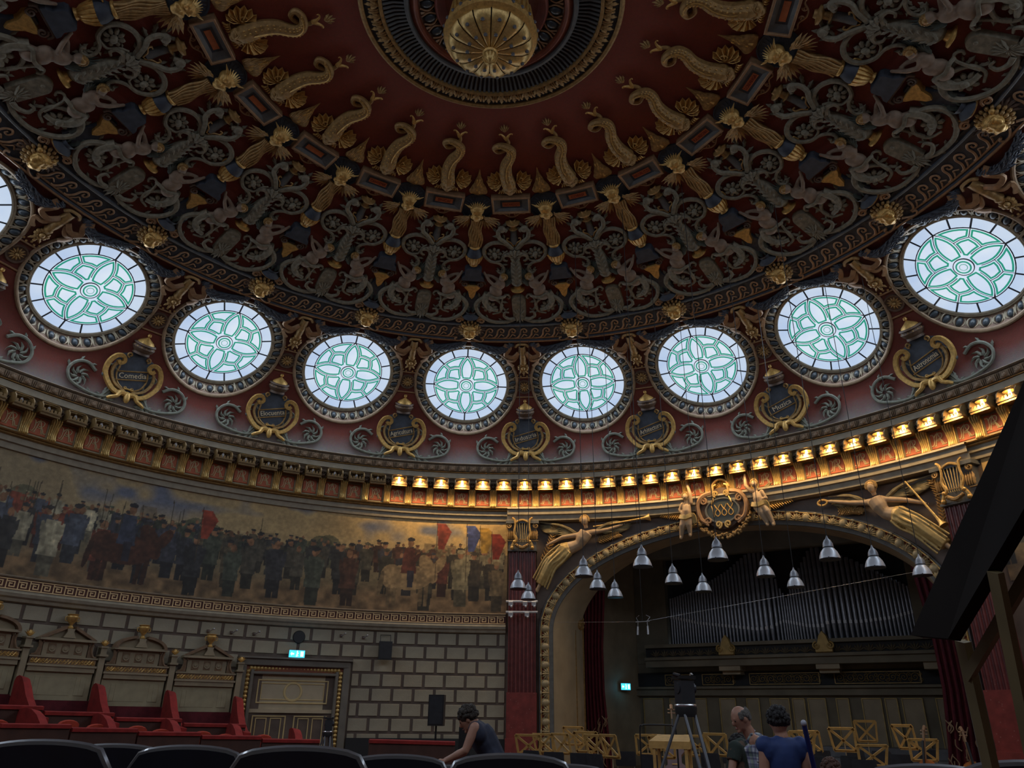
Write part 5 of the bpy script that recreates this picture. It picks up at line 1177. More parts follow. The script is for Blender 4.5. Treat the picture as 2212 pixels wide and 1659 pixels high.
    for s0, s1 in (('b0', 'b1'), ('c0', 'c1')):
        if s0 not in g: continue
        P = bez([tuple(g[s0]), tuple(g[s0].lerp(g[s1], .5)+Vector((.08, .03, 0))), tuple(g[s1])], 14); br.tube(P, .018, 5)
        for i in range(1, len(P)-1):
            an = math.atan2(P[i+1][1]-P[i-1][1], P[i+1][0]-P[i-1][0])
            for sx in (-1, 1): br.leaf((P[i][0], P[i][1], .05), an+sx*.8, .20, .07, 1, .04); 
            br.ell((P[i][0]+random.uniform(-.09, .09), P[i][1]+random.uniform(-.09, .09), .07), .028, 6, 4)
    obj('laurel', br, M_gold_d, t, fn)
    if 'wr' in g:
        w = MB(); w.tube([tuple(g['wr']+Vector((.14*math.cos(q), .08*math.sin(q), .05))) for q in np.linspace(0, 2*math.pi, 17)], .032, 6)
        for k in range(18): q = 2*math.pi*k/18; w.leaf((g['wr'].x+.14*math.cos(q), g['wr'].y+.08*math.sin(q), .10), q+1.9, .10, .04, 1, .03)
        obj('wreath', w, M_gold, t, fn)
    return t
make_angel('winged_figure', 'winged woman blowing a long gilt trumpet in the left arch corner', dict(head=(.22, 1.30, .22), neck=(.26, 1.06, .16), shR=(.52, .93, .15), shL=(-.02, .84, .17), elL=(-.55, .77, .20), haL=(-.98, .58, .16), elR=(1.0, 1.0, .12), haR=(1.42, 1.12, .12), waist=(-.02, .52, .16), hip=(-.45, .36, .16), knee=(-1.0, -.16, .18), foot=(-1.38, -.86, .12), w1=(-1.34, 1.33, .05), w2=(1.80, 1.28, .05), t0=(.50, 1.10, .18), t1=(2.42, 1.32, .14), b0=(-1.30, -.1, .05), b1=(-.82, 1.25, .05), c0=(.55, .62, .05), c1=(1.35, .86, .05)), 16.5, 6.0, False)
make_angel('winged_figure', 'winged woman holding out a wreath in the right arch corner', dict(head=(-.35, 1.08, .22), neck=(-.34, .86, .16), shL=(-.58, .70, .16), shR=(-.08, .70, .16), elL=(-1.05, .78, .16), haL=(-1.62, .93, .14), elR=(.50, .56, .14), haR=(.92, .40, .16), waist=(-.12, .32, .16), hip=(.22, .20, .16), knee=(.76, -.22, .18), foot=(1.36, -.86, .12), w1=(-1.70, 1.10, .05), w2=(1.25, 1.10, .05), t0=(.58, 1.05, .20), t1=(1.36, -.30, .22), b0=(1.30, -.2, .05), b1=(1.22, 1.0, .05), c0=(-.72, .50, .05), c1=(-1.45, .62, .05), wr=(-1.86, .93, .10)), 56.2, 6.15, True)

# ------------------------------------------------------------------ dated cartouche over the arch with two putti
ct = thing('cartouche', 'dark oval cartouche dated 1888 with gilt scrolls over the arch', 'cartouche', polar(AX, 13.95, 7.3), rotz_of(AX)); fc = wall_fn(13.95, 0)
pl_ = MB(); pl_.prism([(.80*math.cos(a)*(1+.06*math.cos(4*a)), .05+.68*math.sin(a)*(1+.06*math.cos(4*a))) for a in np.linspace(0, 2*math.pi, 33)[:-1]], -.05, .12, .05); obj('shield', pl_, M_brown, ct, fc)
ov = MB(); ov.prism([(.50*math.cos(a), -.04+.36*math.sin(a)) for a in np.linspace(0, 2*math.pi, 33)[:-1]], .1, .15, .01); obj('oval_field', ov, mat('cartouche_green', (0.05, 0.06, 0.05), .35, 0, .2, 6), ct, fc)
orm = MB(); orm.tube([(.53*math.cos(a), -.04+.39*math.sin(a), .16) for a in np.linspace(0, 2*math.pi, 37)], .035, 6); obj('oval_rim', orm, M_slate, ct, fc)
for i, x in enumerate((-.30, -.15, .06, .27)):
    d = MB()
    if i == 0: d.tube(bez([(x-.04, .14, .17), (x, .0, .17), (x+.02, -.22, .17)], 8), .016, 5)
    else: d.tube(bez([(x-.09, .16, .17), (x-.03, .05, .17), (x+.06, -.06, .18), (x+.07, -.15, .17), (x, -.21, .17), (x-.07, -.15, .17), (x-.06, -.06, .17), (x+.03, .05, .17), (x+.09, .16, .17)], 32), .017, 5)
    obj('numeral', d, M_gold, ct, fc)
for sx in (-1, 1):
    s_ = MB(); s_.tube(bez([(sx*.30, .55, .14), (sx*.60, .46, .16), (sx*.78, .15, .16), (sx*.70, -.25, .15), (sx*.48, -.42, .14)], 20), [.09]*8+[.075]*14, 7); s_.tube(spiral((sx*.58, .30), .12, .02, R_(90), sx*1.4, 16, .19), .035, 6); s_.tube(spiral((sx*.46, -.34), .13, .02, R_(-90), sx*1.4, 16, .18), .035, 6); obj('scroll', s_, M_copper, ct, fc)
    f_ = MB(); f_.tube(spiral((sx*.17, .50), .10, .02, R_(-90), sx*1.5, 16, .19), .035, 6); f_.tube(bez([(sx*.26, .55, .17), (sx*.22, .75, .18), (sx*.13, .80, .17)], 8), .035, 6); q_ = MB(); q_.tube(spiral((sx*.15, -.48), .11, .02, R_(-90), -sx*1.4, 16, .19), .035, 6); obj('gilt_scroll', q_, M_gold_b, ct, fc); f_.leaf((sx*.24, .40, .17), R_(-90+sx*20), .26, .1, 3, .05); obj('gilt_scroll', f_, M_gold_b, ct, fc)
sl_ = MB(); fan(sl_, (0, .70), R_(0), R_(180), .28, 8, .10); sl_.tube([(.27*math.cos(a), .70+.27*math.sin(a), .14) for a in np.linspace(0, math.pi, 15)], .04, 6); obj('shell', sl_, M_gold, ct, fc)
gl = MB(); random.seed(6)
for a in np.linspace(R_(195), R_(345), 30):
    for k in range(4): gl.ell((.86*math.cos(a)+random.uniform(-.05, .05), -.05+.80*math.sin(a)+random.uniform(-.07, .07), .12+random.uniform(0, .06)), .05, 6, 4)
for a in list(np.linspace(R_(130), R_(195), 9))+list(np.linspace(R_(-15), R_(50), 9)): gl.leaf((.86*math.cos(a), -.02+.74*math.sin(a), .06), a+1.9, .24, .1, 2, .06)
obj('garland', gl, M_gold_d, ct, fc)
def make_cherub(label, J, th, z0):
    t = thing('putto_figure', label, 'figure', polar(th, 13.98, z0), rotz_of(th), 'putti beside the cartouche'); fn = wall_fn(13.98, 0); g = {k: Vector(v) for k, v in J.items()}; b = MB()
    hd = g['head']; b.ell(hd, (.105, .12, .11), 12, 9); b.ell(hd+Vector((0, -.03, .10)), (.02, .03, .03), 6, 5); b.ell(hd+Vector((0, -.06, .05)), (.07, .05, .05), 8, 5)
    b.tube([g['hip'], g['hip'].lerp(g['ch'], .5)+Vector((0, 0, .04)), g['ch']], [.15, .15, .13], 12); b.ell(g['hip'], (.17, .13, .14), 10, 7); b.tube([g['ch'], hd], [.06, .055], 8)
    for q in 'LR':
        limb(b, [g['sh'+q], g['el'+q], g['ha'+q]], [.06, .05, .036]); b.ell(g['ha'+q], (.04, .05, .03), 8, 5)
        dv = (g['ha'+q]-g['el'+q]).normalized(); pr = Vector((-dv.y, dv.x, 0))
        for k in range(4): b.tube([g['ha'+q]+pr*(k-1.5)*.017, g['ha'+q]+dv*.10+pr*(k-1.5)*.022], [.011, .008], 5)
        limb(b, [g['hi'+q], g['kn'+q], g['fo'+q]], [.11, .085, .05]); b.ell(g['fo'+q]+Vector((0, -.03, .05)), (.05, .06, .07), 8, 5)
    obj('body', solid(b, .02, 4, .5), M_fig, t, fn)
    h = MB(); h.ell(hd+Vector((0, .04, -.01)), (.12, .11, .10), 10, 7)
    for k in range(12): a = R_(-20+220*k/11); h.ell(hd+Vector((.105*math.cos(a), .03+.105*math.sin(a), .04)), .035, 6, 4)
    obj('hair', h, M_gold_d, t, fn)
    for sx in (-1, 1):
        w = MB(); feather_wing(w, (g['ch'].x+sx*.10, g['ch'].y+.05), R_(90-sx*40), R_(90-sx*85), .34, .42, 5, .12, .02, .01); obj('wing', w, mat('wing_plaster', (0, 0, 0)), t, fn)
    d = MB(); d.ribbon(bez([tuple(g['hip']+Vector((-.22, .02, .12))), tuple(g['hip']+Vector((0, -.04, .22))), tuple(g['hip']+Vector((.22, .03, .12))), tuple(g['hip']+Vector((.26, -.22, .05)))], 12), .16, .05); obj('drape', d, M_drape, t, fn)
    p = MB(); P = bez([tuple(g['p0']), tuple(g['p1'])], 10); p.tube(P, .014, 5); a0 = math.atan2(P[-1][1]-P[0][1], P[-1][0]-P[0][0])
    for q in range(1, len(P)):
        for sx in (-1, 1): p.leaf((P[q][0], P[q][1], .04), a0+sx*.9, .26-.014*q, .06, 1, .03)
    obj('palm_branch', p, M_gold, t, fn)
make_cherub('seated putto with one arm raised left of the dated cartouche', dict(head=(-1.13, .50, .30), ch=(-1.12, .22, .24), hip=(-1.14, -.16, .24), shL=(-1.26, .28, .25), elL=(-1.36, .10, .25), haL=(-1.26, -.08, .30), shR=(-.98, .30, .25), elR=(-.98, .62, .24), haR=(-1.06, .92, .22), hiL=(-1.22, -.20, .28), knL=(-1.30, -.42, .34), foL=(-1.38, -.78, .26), hiR=(-1.06, -.20, .28), knR=(-1.08, -.42, .34), foR=(-1.08, -.72, .26), p0=(-1.3, .0, .05), p1=(-2.0, .06, .05)), AX, 7.3)
make_cherub('seated putto with arm over its head right of the dated cartouche', dict(head=(1.14, .62, .30), ch=(1.16, .34, .24), hip=(1.22, -.04, .24), shL=(1.02, .42, .25), elL=(.84, .62, .24), haL=(.84, .96, .22), shR=(1.32, .36, .25), elR=(1.44, .14, .26), haR=(1.22, .10, .34), hiL=(1.14, -.08, .30), knL=(1.26, -.30, .36), foL=(1.40, -.66, .28), hiR=(1.30, -.08, .28), knR=(1.46, -.30, .36), foR=(1.58, -.68, .28), p0=(1.35, -.02, .05), p1=(2.1, .04, .05)), AX, 7.3)

# ------------------------------------------------------------------ door with gilded surround
dth = -19.85; dr = thing('door_1', None, None, polar(dth, RW, 0), rotz_of(dth)); dr['kind'] = 'structure'; fd = wf(); dr_w = 1.30
M_door = mat('door_paint', (0.46, 0.38, 0.25), .55, 0, .1, 3); M_doorl = mat('door_line', (0.62, 0.47, 0.22), .5, .1, .1, 3); M_dark = mat('door_surround', (0.17, 0.15, 0.12), .6, 0, .15, 3)
su = MB()
for x, y, w, h in ((-1.55, 1.30, .22, 2.90), (1.55, 1.30, .22, 2.90), (0, 2.66, 3.32, .20), (-1.26, 1.2, .10, 2.5), (1.26, 1.2, .10, 2.5), (0, 2.36, 2.6, .08)): su.bbox((x, y, .05), (w, h, .14), .02)
su.box((0, 2.78, .08), (3.4, .05, .22)); obj('surround', su, M_dark, dr, fd)
gb = MB()
for i in range(26): gb.ell((-1.3+2.6*i/25, 2.49, .05), (.066, .075, .06), 8, 5)
for sx in (-1, 1):
    for i in range(22): gb.ell((sx*1.375, 2.40-.115*i, .05), (.075, .066, .06), 8, 5)
gd_ = MB(); gd_.box((0, 2.49, .01), (2.88, .17, .05)); gd_.box((-1.375, 1.2, .01), (.16, 2.5, .05)); gd_.box((1.375, 1.2, .01), (.16, 2.5, .05)); o = obj('gilt_band', gd_, mat('band_ground', (.25, .07, .03), .6), dr, fd); o2 = obj('gilt_boss', gb, M_gold_b, o, fd); o2['kind'] = 'stuff'
dl = MB(); dl.box((0, 1.85, -.05), (2.42, .96, .06)); dl.box((0, 1.33, -.02), (2.42, .10, .10)); obj('overdoor', dl, M_door, dr, fd)
def frame_lines(mb, x, y, w, h, t=.03, z=.0):
    for a, b, c, d in ((x, y+h/2, w+t, t), (x, y-h/2, w+t, t), (x-w/2, y, t, h), (x+w/2, y, t, h)): mb.bbox((a, b, z), (c, d, .04), .008)
ol = MB(); frame_lines(ol, 0, 1.86, 2.05, .62, .04); frame_lines(ol, 0, 1.86, 1.84, .44, .025); ol.tube([(.25*math.cos(a), 1.86+.25*math.sin(a), .01) for a in np.linspace(0, 2*math.pi, 25)], .045, 6); obj('overdoor_panel', ol, M_doorl, dr, fd)
for sx in (-1, 1):
    lf = MB(); lf.box((sx*.605, .62, -.05), (1.18, 1.34, .06)); d_ = obj('door_leaf', lf, M_door, dr, fd); pnl = MB(); frame_lines(pnl, sx*.60, .80, .94, .78, .04); frame_lines(pnl, sx*.40, .80, .30, .66, .03); frame_lines(pnl, sx*.82, .80, .30, .66, .03); obj('leaf_panel', pnl, M_doorl, d_, fd)
# ================================================================== FLOOR, STAGE, ORGAN
M_floor = mat('stalls_carpet', (0.10, 0.03, 0.025), .9, 0, .25, 2.5)
M_sfloor = mat('stage_boards', (0.20, 0.14, 0.09), .5, 0, .25, 2.5)
M_shade = mat('stage_wall_olive', (0.17, 0.145, 0.10), .75, 0, .2, 1.5)
M_shade2 = mat('stage_wall_brown', (0.31, 0.25, 0.165), .7, 0, .2, 1.5)
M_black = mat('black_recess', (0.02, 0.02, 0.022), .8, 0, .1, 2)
M_velvet = mat('crimson_velvet', (0.28, 0.018, 0.014), .85, 0, .25, 6, .15, 80)
M_velvet_d = mat('dark_velvet', (0.11, 0.010, 0.016), .9, 0, .3, 5, .2, 60)
def floor_z(x, y): return -0.04*(y+11.55)
fl_ = MB(); vs = []; nn = 72
for k in range(nn):
    a = 2*math.pi*k/nn; x, y = 14.3*math.sin(a), 14.3*math.cos(a); vs.append((x, y, floor_z(x, y)))
fl_.add(vs, [tuple(range(nn))]); struct('floor', fl_, M_floor)
SZ = -.35
sf = MB(); poly = [(6.6, -5.0), (6.6, 5.0), (9.2, 7.6), (12.6, 7.2), (20.6, 6.6), (20.6, -6.6), (12.6, -7.2), (9.2, -7.6)]
n = len(poly); sf.add([tuple(st(e, l, SZ)) for e, l in poly]+[tuple(st(e, l, -1.6)) for e, l in poly], [tuple(range(n)), tuple(reversed(range(n, 2*n)))]+[(i, (i+1) % n, n+(i+1) % n, n+i) for i in range(n)]); struct('floor_stage', sf, M_sfloor)
# rear walls of the stage
def quad(name, P, m, kind=True):
    mb = MB(); mb.add([tuple(p) for p in P], [(0, 1, 2, 3)]); o = obj(name, mb, m)
    o['kind'] = 'structure'; return o
def sbox(mb, e0, e1, l0, l1, z0, z1): mb.box(((l0+l1)/2, (e0+e1)/2, (z0+z1)/2), (l1-l0, e1-e0, z1-z0))
def sobj(name, mb, m, parent=None):                             # mesh given in (lateral, depth, z)
    o = obj(name, mb, m, parent)
    if parent is None: o.rotation_euler = (0, 0, STROT)
    return o
wb = MB(); sbox(wb, 20.05, 20.4, -7.2, 7.2, SZ, 3.3); w_st = sobj('wall_stage_back', wb, M_shade); w_st['kind'] = 'structure'
quad('wall_stage_left', [st(14.4, -7.0, SZ), st(20.3, -5.6, SZ), st(20.3, -5.6, 9), st(14.4, -7.0, 9)], M_shade2)
quad('wall_stage_right', [st(14.4, 7.0, SZ), st(20.3, 5.6, SZ), st(20.3, 5.6, 9), st(14.4, 7.0, 9)], M_shade2)
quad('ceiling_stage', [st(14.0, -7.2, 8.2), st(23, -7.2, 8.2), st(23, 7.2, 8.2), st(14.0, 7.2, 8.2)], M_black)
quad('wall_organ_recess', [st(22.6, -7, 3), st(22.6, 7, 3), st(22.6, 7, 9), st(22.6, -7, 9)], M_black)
ch = MB()
for sx in (-1, 1): sbox(ch, 20.0, 20.35, sx*5.0-.65, sx*5.0+.65, 3.2, 8.2)
o = sobj('wall_organ_side', ch, M_shade); o['kind'] = 'structure'
tp_ = MB(); sbox(tp_, 15.2, 15.6, -7.2, 7.2, 7.0, 8.2); sbox(tp_, 17.4, 17.8, -7.0, 7.0, 6.7, 8.2); sbox(tp_, 19.7, 20.1, -6, 6, 7.1, 8.2); o = sobj('ceiling_stage_beam', tp_, M_shade); o['kind'] = 'structure'
# panelled dado of the back wall, each panel its own piece
M_pline = mat('stage_gilt_line', (0.42, 0.30, 0.11), .5, .25, .2, 6)
edges = [-4.45, -3.6, -2.95, -2.54, -1.94, -1.50, -1.10, -.74, -.08, .02, .47, .54, 1.15, 1.47, 1.89, 2.28, 2.9, 2.98, 3.38, 3.49, 4.13, 4.49, 4.94]
pans = [(-5.5, -4.7), (-4.45, -3.85), (-3.60, -3.02), (-2.54, -1.94), (-1.56, -1.10), (-.74, -.06), (.03, .46), (.55, 1.15), (1.47, 1.89), (2.28, 2.90), (2.99, 3.38), (3.50, 4.13), (4.49, 4.94)]
for a, b in pans:
    p = MB(); sbox(p, 20.0, 20.06, a, b, .15, 1.96); o = sobj('panel', p, M_shade2, w_st)
    f = MB(); w = b-a
    for (x0, x1, z0, z1) in ((a, b, 1.93, 1.96), (a, b, .15, .18), (a, a+.03, .15, 1.96), (b-.03, b, .15, 1.96)): sbox(f, 19.97, 20.01, x0, x1, z0, z1)
    sobj('panel_frame', f, M_pline, o)
cr = MB(); sbox(cr, 19.85, 20.1, -6.2, 6.2, 2.05, 2.14); sbox(cr, 19.9, 20.1, -6.2, 6.2, 2.14, 2.28); sbox(cr, 19.78, 20.1, -6.2, 6.2, 2.28, 2.36); o = sobj('trim_6', cr, M_shade); o['kind'] = 'structure'
def lattice(w, h, seed, t=.02):                                  # gilded pierced scrollwork
    rnd = random.Random(seed); g = MB(); n = max(2, int(w/.30))
    for i in range(n):
        c = (-w/2+w*(i+.5)/n, 0); s_ = 1 if i % 2 else -1
        g.tube([(p[0], 0, p[1]) for p in spiral(c, h*.40, .02, rnd.uniform(0, 6), s_*1.6, 18)], t*.6, 4); g.tube([(p[0], 0, p[1]) for p in spiral((c[0]+w/n*.5, h*.22*s_), h*.2, .015, rnd.uniform(0, 6), -s_*1.3, 12)], t*.5, 4); g.tube([(p[0], 0, p[1]) for p in spiral((c[0]+w/n*.5, -h*.22*s_), h*.2, .015, rnd.uniform(0, 6), s_*1.3, 12)], t*.5, 4)
    for z in (-h/2, h/2): g.box((0, 0, z), (w, .03, .03))
    for x in (-w/2, w/2): g.box((x, 0, 0), (.03, .03, h))
    return g
M_latt = mat('gilded_lattice', (0.30, 0.20, 0.075), .5, .3, .25, 8)
for i, (a, b) in enumerate(((-4.55, -3.55), (-3.1, -1.95), (-1.35, 1.05), (1.55, 4.2))):
    g = lattice(b-a, .36, i); g2 = MB(); g2.add([(x+(a+b)/2, 19.97+y, 2.60+z) for x, y, z in g.v], g.f); tag(sobj('lattice_panel', g2, M_latt), 'gilded scrollwork lattice under the organ gallery, %s from the left' % ORD[i], 'lattice', 'lattice panels under the gallery')
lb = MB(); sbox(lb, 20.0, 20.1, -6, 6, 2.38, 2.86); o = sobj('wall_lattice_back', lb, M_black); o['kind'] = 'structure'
# organ gallery
gal = thing('organ_gallery', 'projecting olive organ gallery with pierced leaf band', 'gallery', (0, 0, 0), STROT)
g = MB(); sbox(g, 19.2, 20.2, -5.0, 5.0, 3.02, 3.26); sbox(g, 19.1, 20.2, -5.0, 5.0, 3.26, 3.36); sbox(g, 19.15, 20.2, -5.0, 5.0, 3.70, 3.82); obj('slab', g, M_shade, gal)
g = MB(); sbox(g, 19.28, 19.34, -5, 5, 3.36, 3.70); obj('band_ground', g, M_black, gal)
lf_ = MB()
for s_ in (-60, -30, 0, 30, 60): lf_.leaf((0, -.14), R_(90+s_), .26, .07, 2, .04)
melf = lf_.mesh('band_leaf', lambda x, y, z: (x, -z, y)); melf.materials.append(mat('gallery_leaf', (.13, .10, .06), .6, .1, .2, 8))
for i in range(28): link('band_leaf', melf, gal, (-4.6+9.2*i/27, 19.28, 3.53))
M_orn = mat('gallery_gilding', (.38, .25, .08), .5, .3, .2, 8)
for x in (-1.84, 1.5):
    c = MB(); c.prism([(-.28, -.26), (.28, -.26), (.30, -.05), (.20, .10), (.14, .30), (0, .46), (-.14, .30), (-.20, .10), (-.30, -.05)], 0, .10, .03)
    for sx in (-1, 1): c.tube(spiral((sx*.22, -.04), .13, .02, R_(90), -sx*1.4, 16, .12), .03, 5)
    obj('crest', c, M_orn, gal, lambda u, v, h, x=x: (x+u, 19.1-h, 3.62+v))
    b = MB(); sbox(b, 19.25, 20.1, x-.38, x+.38, 2.86, 3.04); sbox(b, 19.45, 20.1, x-.32, x+.32, 2.74, 2.88); obj('bracket', b, M_shade2, gal)
b = MB(); sbox(b, 19.3, 20.1, 4.4, 4.95, 2.80, 3.04); obj('bracket', b, M_shade2, gal)
# organ pipes: profile of mouth and top heights read along the facade
M_pipe = mat('organ_pipe_tin', (0.36, 0.365, 0.40), .38, .6, .15, 5)
M_mouth = mat('organ_pipe_mouth', (0.70, 0.70, 0.72), .5, .1, .1, 5)
org = thing('organ', 'organ facade of many silver pipes above the gallery', 'organ', (0, 0, 0), STROT)
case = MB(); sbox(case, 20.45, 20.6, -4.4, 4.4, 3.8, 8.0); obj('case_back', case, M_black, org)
lx = [-4.15, -3.1, -1.85, -.85, -.42, .04, .25, .9, 1.45, 1.6, 2.6, 3.6, 4.4]; mz = [4.84, 4.58, 4.40, 4.26, 4.29, 4.50, 4.46, 4.30, 4.28, 4.40, 4.36, 4.44, 4.62]; tz = [5.60, 5.88, 6.5, 7.2, 7.35, 5.75, 5.35, 6.5, 7.3, 7.0, 6.6, 5.95, 5.45]; wd = [.10, .11, .13, .17, .19, .09, .085, .12, .18, .20, .16, .13, .105]
x = -4.2; kpi = 0
while x < 4.35:
    z0, zt, w = np.interp(x, lx, mz), np.interp(x, lx, tz), np.interp(x, lx, wd); r = w*.43
    p = MB(); p.lathe([(r, z0-3.82), (r, zt-3.82), (r*.9, zt-3.80)], n=10); p.lathe([(r, z0-3.82), (.03, 0)], n=10); o = obj('pipe', p, M_pipe, org, loc=(x, 20.15, 3.82))
    m_ = MB(); m_.box((0, -r*1.0, z0-3.82+.06), (r*1.25, .02, .11)); obj('mouth', m_, M_mouth, o); x += w*1.02; kpi += 1
# curtains with folds
def curtain(name, label, l0, l1, z0, z1, e0, em):
    t = thing(name, label, 'curtain', (0, 0, 0), STROT, 'stage curtains'); mb = MB(); N = 60; rows = [0, .15, .35, .55, .75, 1.0]; vs = []
    for k in range(N+1):
        u = k/N
        for rr in rows:
            pinch = 1-.25*math.sin(math.pi*rr)*.8 if False else 1; l = l0+(l1-l0)*u*(1-.22*math.sin(math.pi*min(1, rr*1.1))); vs.append((l, e0+.10*math.sin(u*2*math.pi*7), z0+(z1-z0)*rr))
    L = len(rows); mb.add(vs, [(k*L+a, k*L+a+1, (k+1)*L+a+1, (k+1)*L+a) for k in range(N) for a in range(L-1)]); obj('cloth', mb, M_velvet_d, t)
    em_ = MB(); rnd = random.Random(3)
    for k in range(34):
        u = rnd.uniform(.05, .95); z = z0+.1+rnd.random()**1.6*1.3; l = l0+(l1-l0)*u*.97; P = bez([(l, e0-.13, z), (l+rnd.uniform(-.12, .12), e0-.14, z+.12), (l+rnd.uniform(-.12, .12), e0-.13, z+.28)], 8); em_.tube(P, .014, 4)
    o = obj('embroidery', em_, mat('curtain_embroidery', (.34, .22, .12), .6, .2, .2, 8), t); o['kind'] = 'stuff'
curtain('stage_curtain', 'dark red velvet curtain with gold embroidery at the left of the stage', -6.1, -5.0, SZ, 6.6, 15.9, 1)
curtain('stage_curtain', 'dark red velvet curtain at the right of the stage behind the timber stand', 6.1, 4.7, SZ, 6.6, 15.9, 1)
# inner pilaster and capital at the left jamb
jp = thing('jamb_pilaster', 'narrow cream pilaster with scrolled capital on the left arch jamb', 'pilaster', (0, 0, 0), STROT)
b = MB(); sbox(b, 14.55, 15.3, -6.0, -5.68, SZ, 5.2); obj('shaft', b, mat('reveal_cream', (0, 0, 0)), jp)
b = MB(); [sbox(b, e_, e_+.04, -5.70, -5.64, SZ, 4.6) for e_ in (14.6, 15.2)]; obj('gilt_edge', b, M_gold_d, jp)
b = MB(); b.ell((-5.64, 14.95, 4.25), (.10, .26, .24), 10, 7); [b.ell((-5.6+.0, 14.95+.18*math.cos(a), 4.25+.18*math.sin(a)), (.06, .07, .07), 6, 4) for a in np.linspace(0, 2*math.pi, 9)[:-1]]; obj('rosette', b, M_gold_d, jp)
b = MB()
for k in range(4): b.tube([(-5.62, 14.5, 4.75+.2*k), (-5.50-.03*k, 14.75, 4.8+.2*k), (-5.62, 15.25, 4.75+.2*k)], .09, 7)
obj('capital', b, mat('capital_brown', (.22, .13, .08), .6, .1, .2, 8), jp)
# exit sign on the stage side wall
M_sign = mat('exit_sign_glow', (.05, .3, .5), .4, 0, 0, emit=(.05, .62, .95), estr=1.6); M_signw = mat('exit_sign_white', (.8, .95, 1), .4, 0, 0, emit=(.75, .95, 1.0), estr=1.5)
def exit_sign(name, label, loc, rot, w, h, parentmat=None):
    t = thing(name, label, 'exit sign', loc, 0); t.rotation_euler = (0, 0, rot)
    b = MB(); b.box((0, 0, 0), (w+.03, .06, h+.03)); obj('housing', b, mat('sign_housing', (.3, .32, .33), .5, 0, 0), t)
    f = MB(); f.box((0, -.035, 0), (w, .012, h)); o = obj('lit_face', f, M_sign, t)
    s_ = MB(); u = w/8
    s_.box((-2.6*u, -.045, 0), (.9*u, .006, h*.42)); s_.prism([(-3.6*u, 0), (-2.9*u, .32*h), (-2.9*u, -.32*h)], 0, .001); s_ = MB(); 
    s_.box((-2.2*u, -.045, 0), (1.4*u, .006, h*.22)); s_.add([(-3.4*u, -.045, 0), (-2.6*u, -.045, .3*h), (-2.6*u, -.045, -.3*h)], [(0, 1, 2)])
    s_.box((.1*u, -.045, .05*h), (.5*u, .006, h*.4)); s_.ell((.1*u, -.045, .36*h), (.3*u, .005, .12*h), 8, 4); s_.box((-.25*u, -.045, -.28*h), (.3*u, .006, h*.3)); s_.box((.45*u, -.045, -.25*h), (.3*u, .006, h*.25)); s_.box((.55*u, -.045, .1*h), (.7*u, .006, h*.1))
    s_.box((2.6*u, -.045, 0), (1.5*u, .006, h*.72)); obj('pictogram', s_, M_signw, t)
    li = bpy.data.lights.new('sign_light', 'POINT'); li.energy = 1.2; li.color = (.1, .6, 1); li.shadow_soft_size = .1; lo = bpy.data.objects.new('sign_light', li); COL.objects.link(lo); lo.parent = t; lo.location = (0, -.16, -.02)
    return t
exit_sign('exit_sign', 'glowing blue exit sign above the hall door', polar(-20.0, 14.05, 2.92), rotz_of(-20), .46, .20)
exit_sign('exit_sign', 'small glowing blue exit sign on the left side wall of the stage', st(18.9, -5.75, 2.34), STROT+R_(50), .38, .22)

# ------------------------------------------------------------------ orchestra furniture
M_wood = mat('light_beech', (0.56, 0.33, 0.10), .5, 0, .2, 7); M_steel = mat('brushed_steel', (.42, .42, .44), .35, .8, .1, 8); M_blk = mat('black_fabric', (.022, .023, .028), .75, 0, .2, 9); M_blkp = mat('black_plastic', (.018, .018, .02), .35, 0, .1, 9)
T_ms = Tmpl('music_stand')
d = MB(); W, H = .30, .21; tl = lambda x, z: (x, -.06-z*.30, 1.02+z)
def bar(mb, a, b, w=.052, t=.02):
    A, B = Vector(tl(*a)), Vector(tl(*b)); dv = (B-A).normalized(); pr = dv.cross(Vector((0, -1, -.3)).normalized()).normalized()*w/2; nn = dv.cross(pr).normalized()*t/2
    mb.add([A-pr-nn, A+pr-nn, A+pr+nn, A-pr+nn, B-pr-nn, B+pr-nn, B+pr+nn, B-pr+nn], [(0, 1, 2, 3), (7, 6, 5, 4), (0, 4, 5, 1), (1, 5, 6, 2), (2, 6, 7, 3), (3, 7, 4, 0)])
for a, b in (((-W, H), (W, H)), ((-W*.86, -H), (W*.86, -H)), ((-W, H), (-W*.86, -H)), ((W, H), (W*.86, -H))): bar(d, a, b)
T_ms.part('desk_frame', d, M_wood)
for a, b in (((-W, H), (W*.86, -H)), ((W, H), (-W*.86, -H))): d = MB(); bar(d, a, b, .05); T_ms.part('brace', d, M_wood)
d = MB(); d.box((0, -.02, .83), (.44, .07, .02)); T_ms.part('ledge', d, M_wood)
d = MB(); d.tube([(0, 0, .05), (0, 0, .98)], .014, 8); T_ms.part('post', d, mat('stand_post', (.46, .36, .22), .4, .3, .1))
for k in range(3): d = MB(); a = 2*math.pi*k/3+.5; d.tube([(0, 0, .16), (.12*math.cos(a), .12*math.sin(a), .10), (.28*math.cos(a), .28*math.sin(a), .012)], .012, 6); T_ms.part('foot', d, M_blkp)
STANDS = [(1143, 1590, 19.0, 14), (1177, 1588, 20.5, -6), (1217, 1588, 19.5, -20), (1240, 1573, 23.5, 10), (1267, 1584, 20.0, 8), (1291, 1591, 18.0, -18), (1322, 1591, 17.5, -30), (1398, 1590, 19.5, 30), (1432, 1594, 18.0, 0), (1508, 1592, 19.0, -8), (1550, 1588, 18.5, -18), (1728, 1583, 19.0, 30), (1752, 1582, 20.5, -24), (1820, 1576, 19.5, -8), (1880, 1612, 17.0, 25), (1955, 1570, 20.0, -34), (1990, 1600, 18.0, 20), (1868, 1560, 24, 6), (1650, 1600, 20, -10)]
